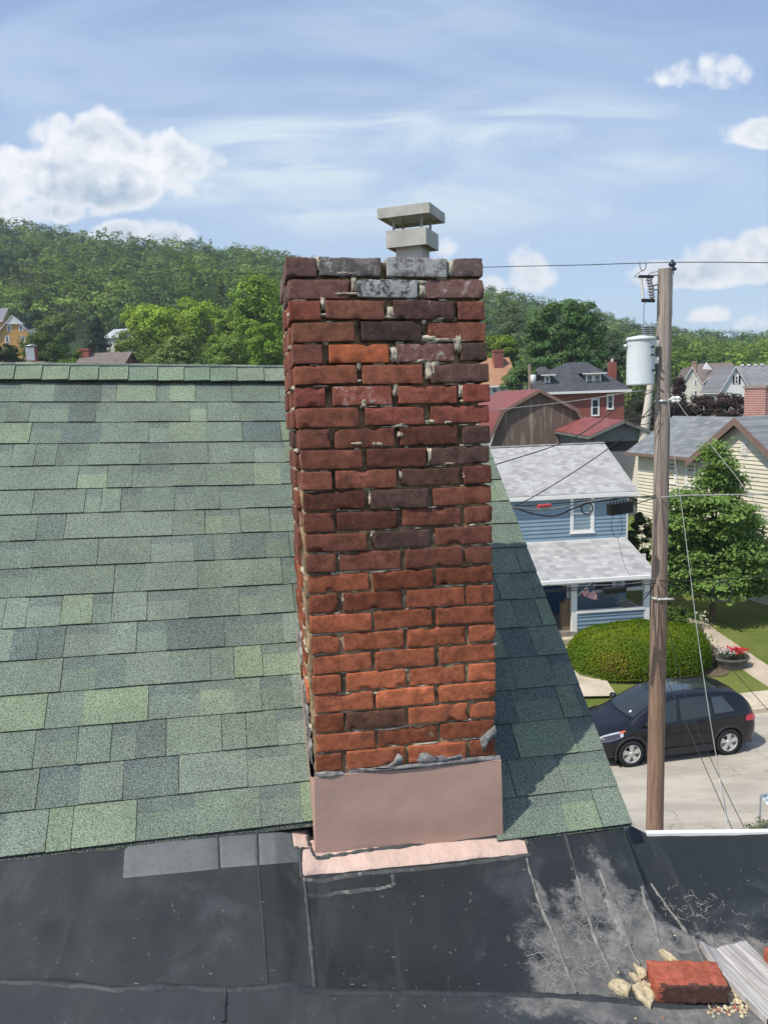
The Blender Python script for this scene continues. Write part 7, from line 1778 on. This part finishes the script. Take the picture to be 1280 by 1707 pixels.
# ------------------------------------------------------------------ garden pieces
def planter():
    c = G(1219, 1096, .45); g_ = tz(c[0], c[1]); rt = empty('planter', (c[0], c[1], g_), R(10), 'round dark stone planter of red and white flowers on the lawn by the path', 'planter')
    mb = MB(); n_ = 28; mb.lathe((0, 0, -.05), Z_, [(.40, 0), (.43, .10), (.44, .26), (.50, .33), (.52, .38), (.50, .41), (.45, .40), (.43, .34), (0, .33)], n_); mb.v = [(x * 1.15, y * .85, z) for x, y, z in mb.v]; mb.build('bowl', mat('dark_stone', (.10, .095, .085), .9, n_sc=8, n_amt=.4, bump=(15, .8, .02)), rt)
    rng = np.random.default_rng(90); n = 900; p = np.stack([rng.normal(0, .20, n), rng.normal(0, .16, n), .38 + rng.random(n) * .16], 1); V = leaves(p, .06, np.tile([0, 0, 1.], (n, 1)), rng, .9)
    np_mesh('foliage', V, F4(n), np.repeat(np.tile([.05, .09, .03], (n, 1)) * rng.uniform(.6, 1.4, (n, 1)), 4, 0), M['leaf'], rt)
    for nm, col, m_, cx_, sx in (('red_flowers', (.62, .03, .05), 240, .16, .17), ('white_flowers', (.65, .6, .55), 90, -.2, .12)):
        p = np.stack([cx_ + rng.normal(0, sx, m_), rng.normal(0, .15, m_), .50 + rng.random(m_) * .12], 1); V = leaves(p, .065, np.tile([0, -.3, 1.], (m_, 1)), rng, .7, .9)
        o_ = np_mesh(nm, V, F4(m_), np.repeat(np.tile(col, (m_, 1)) * rng.uniform(.7, 1.2, (m_, 1)), 4, 0), M['leaf'], rt); o_['kind'] = 'stuff'
planter()
def bed():
    c = [G(*p, .45) for p in ((1150, 1072), (1178, 1058), (1205, 1080), (1215, 1108), (1180, 1112), (1140, 1106))]; mb = MB(); n = len(c); ctr = sum(c) / n; vs = [(ctr[0], ctr[1], tz(ctr[0], ctr[1]) + .03)] + [(p[0], p[1], tz(p[0], p[1]) + .022) for p in catmull(c + [c[0]], 6)[:-1]]; m_ = len(vs) - 1
    mb.add(vs, [(0, 1 + i, 1 + (i + 1) % m_) for i in range(m_)], None, True); mb.build('flower_bed_soil', mat('mulch', (.13, .095, .06), .95, n_sc=12, n_amt=.5, bump=(30, 1, .02)), kind='structure')
bed()
def flowers():
    rng = np.random.default_rng(91)
    for i, (px, py, lab) in enumerate(((1164, 1030, 'small white post-mounted flower clump at the head of the garden path'), (1174, 1064, 'low cream flower clump beside the hedge end'))):
        c = G(px, py + 8, .45); g_ = tz(c[0], c[1]); n = 160; p = rng.normal(0, 1, (n, 3)) * np.array([.18, .18, .14]) + (0, 0, .28); V = leaves(p, .09, np.tile([0, -.3, 1.], (n, 1)), rng, .8, .9)
        wht = rng.random(n) < .5; col = np.where(wht[:, None], np.array([.62, .60, .48]), np.array([.08, .13, .03])); np_mesh('flower_clump', V, F4(n), np.repeat(col, 4, 0), M['leaf'], loc=(c[0], c[1], g_), label=lab.replace('small white post-mounted', 'small white'), cat='flowers')
flowers()
# unidentified white-framed thing at the right, given the shape of a glass-topped table
def corner():
    a, b, c, d = [G(*q, .88) for q in ((1268, 1327), (1340, 1316), (1376, 1352), (1298, 1362))]; mb = MB()
    for p, q in ((a, b), (a, d), (b, c), (d, c)): mb.tube([p, q], .026, 6)
    for p in (a, b, c, d): mb.tube([p, (p[0], p[1], .12 if sk(p[0], p[1]) < -9.5 else 0)], .02, 6)
    mb.tube([a + (d - a) * .12 + (b - a) * .05, b + (c - b) * .12 - (b - a) * .05], .010, 4)
    wf = mb.build('white_framed_thing', M['white'], label='unidentified white-framed thing, shaped as a glass-topped table, at the right edge of the street', cat='table', loc=tuple(a))
    mb = MB(); mb.slab([a, b, c, d], (0, 0, -.012)); mb.shift(-np.array(a)); mb.build('pane', M['paleglass'], wf)
corner()

# ------------------------------------------------------------------ haze
def haze():
    x, y0, y1, z0, z1 = 640, -70, 880, -6, 175
    mb = MB(); mb.box((-x, y0, z0), (x, y1, z1)); m = bpy.data.materials.new('haze'); m.use_nodes = True; nt = m.node_tree; nt.nodes.clear()
    v = N(nt, 'ShaderNodeVolumePrincipled'); v.inputs['Color'].default_value = (.80, .90, 1, 1); v.inputs['Density'].default_value = .00042; v.inputs['Anisotropy'].default_value = .3
    o = N(nt, 'ShaderNodeOutputMaterial'); lk(nt, v.outputs[0], o.inputs['Volume']); h = mb.build('haze', m, kind='stuff', label='thin summer haze between the viewer and the hills', cat='haze')
HAZE = True
if HAZE: haze()
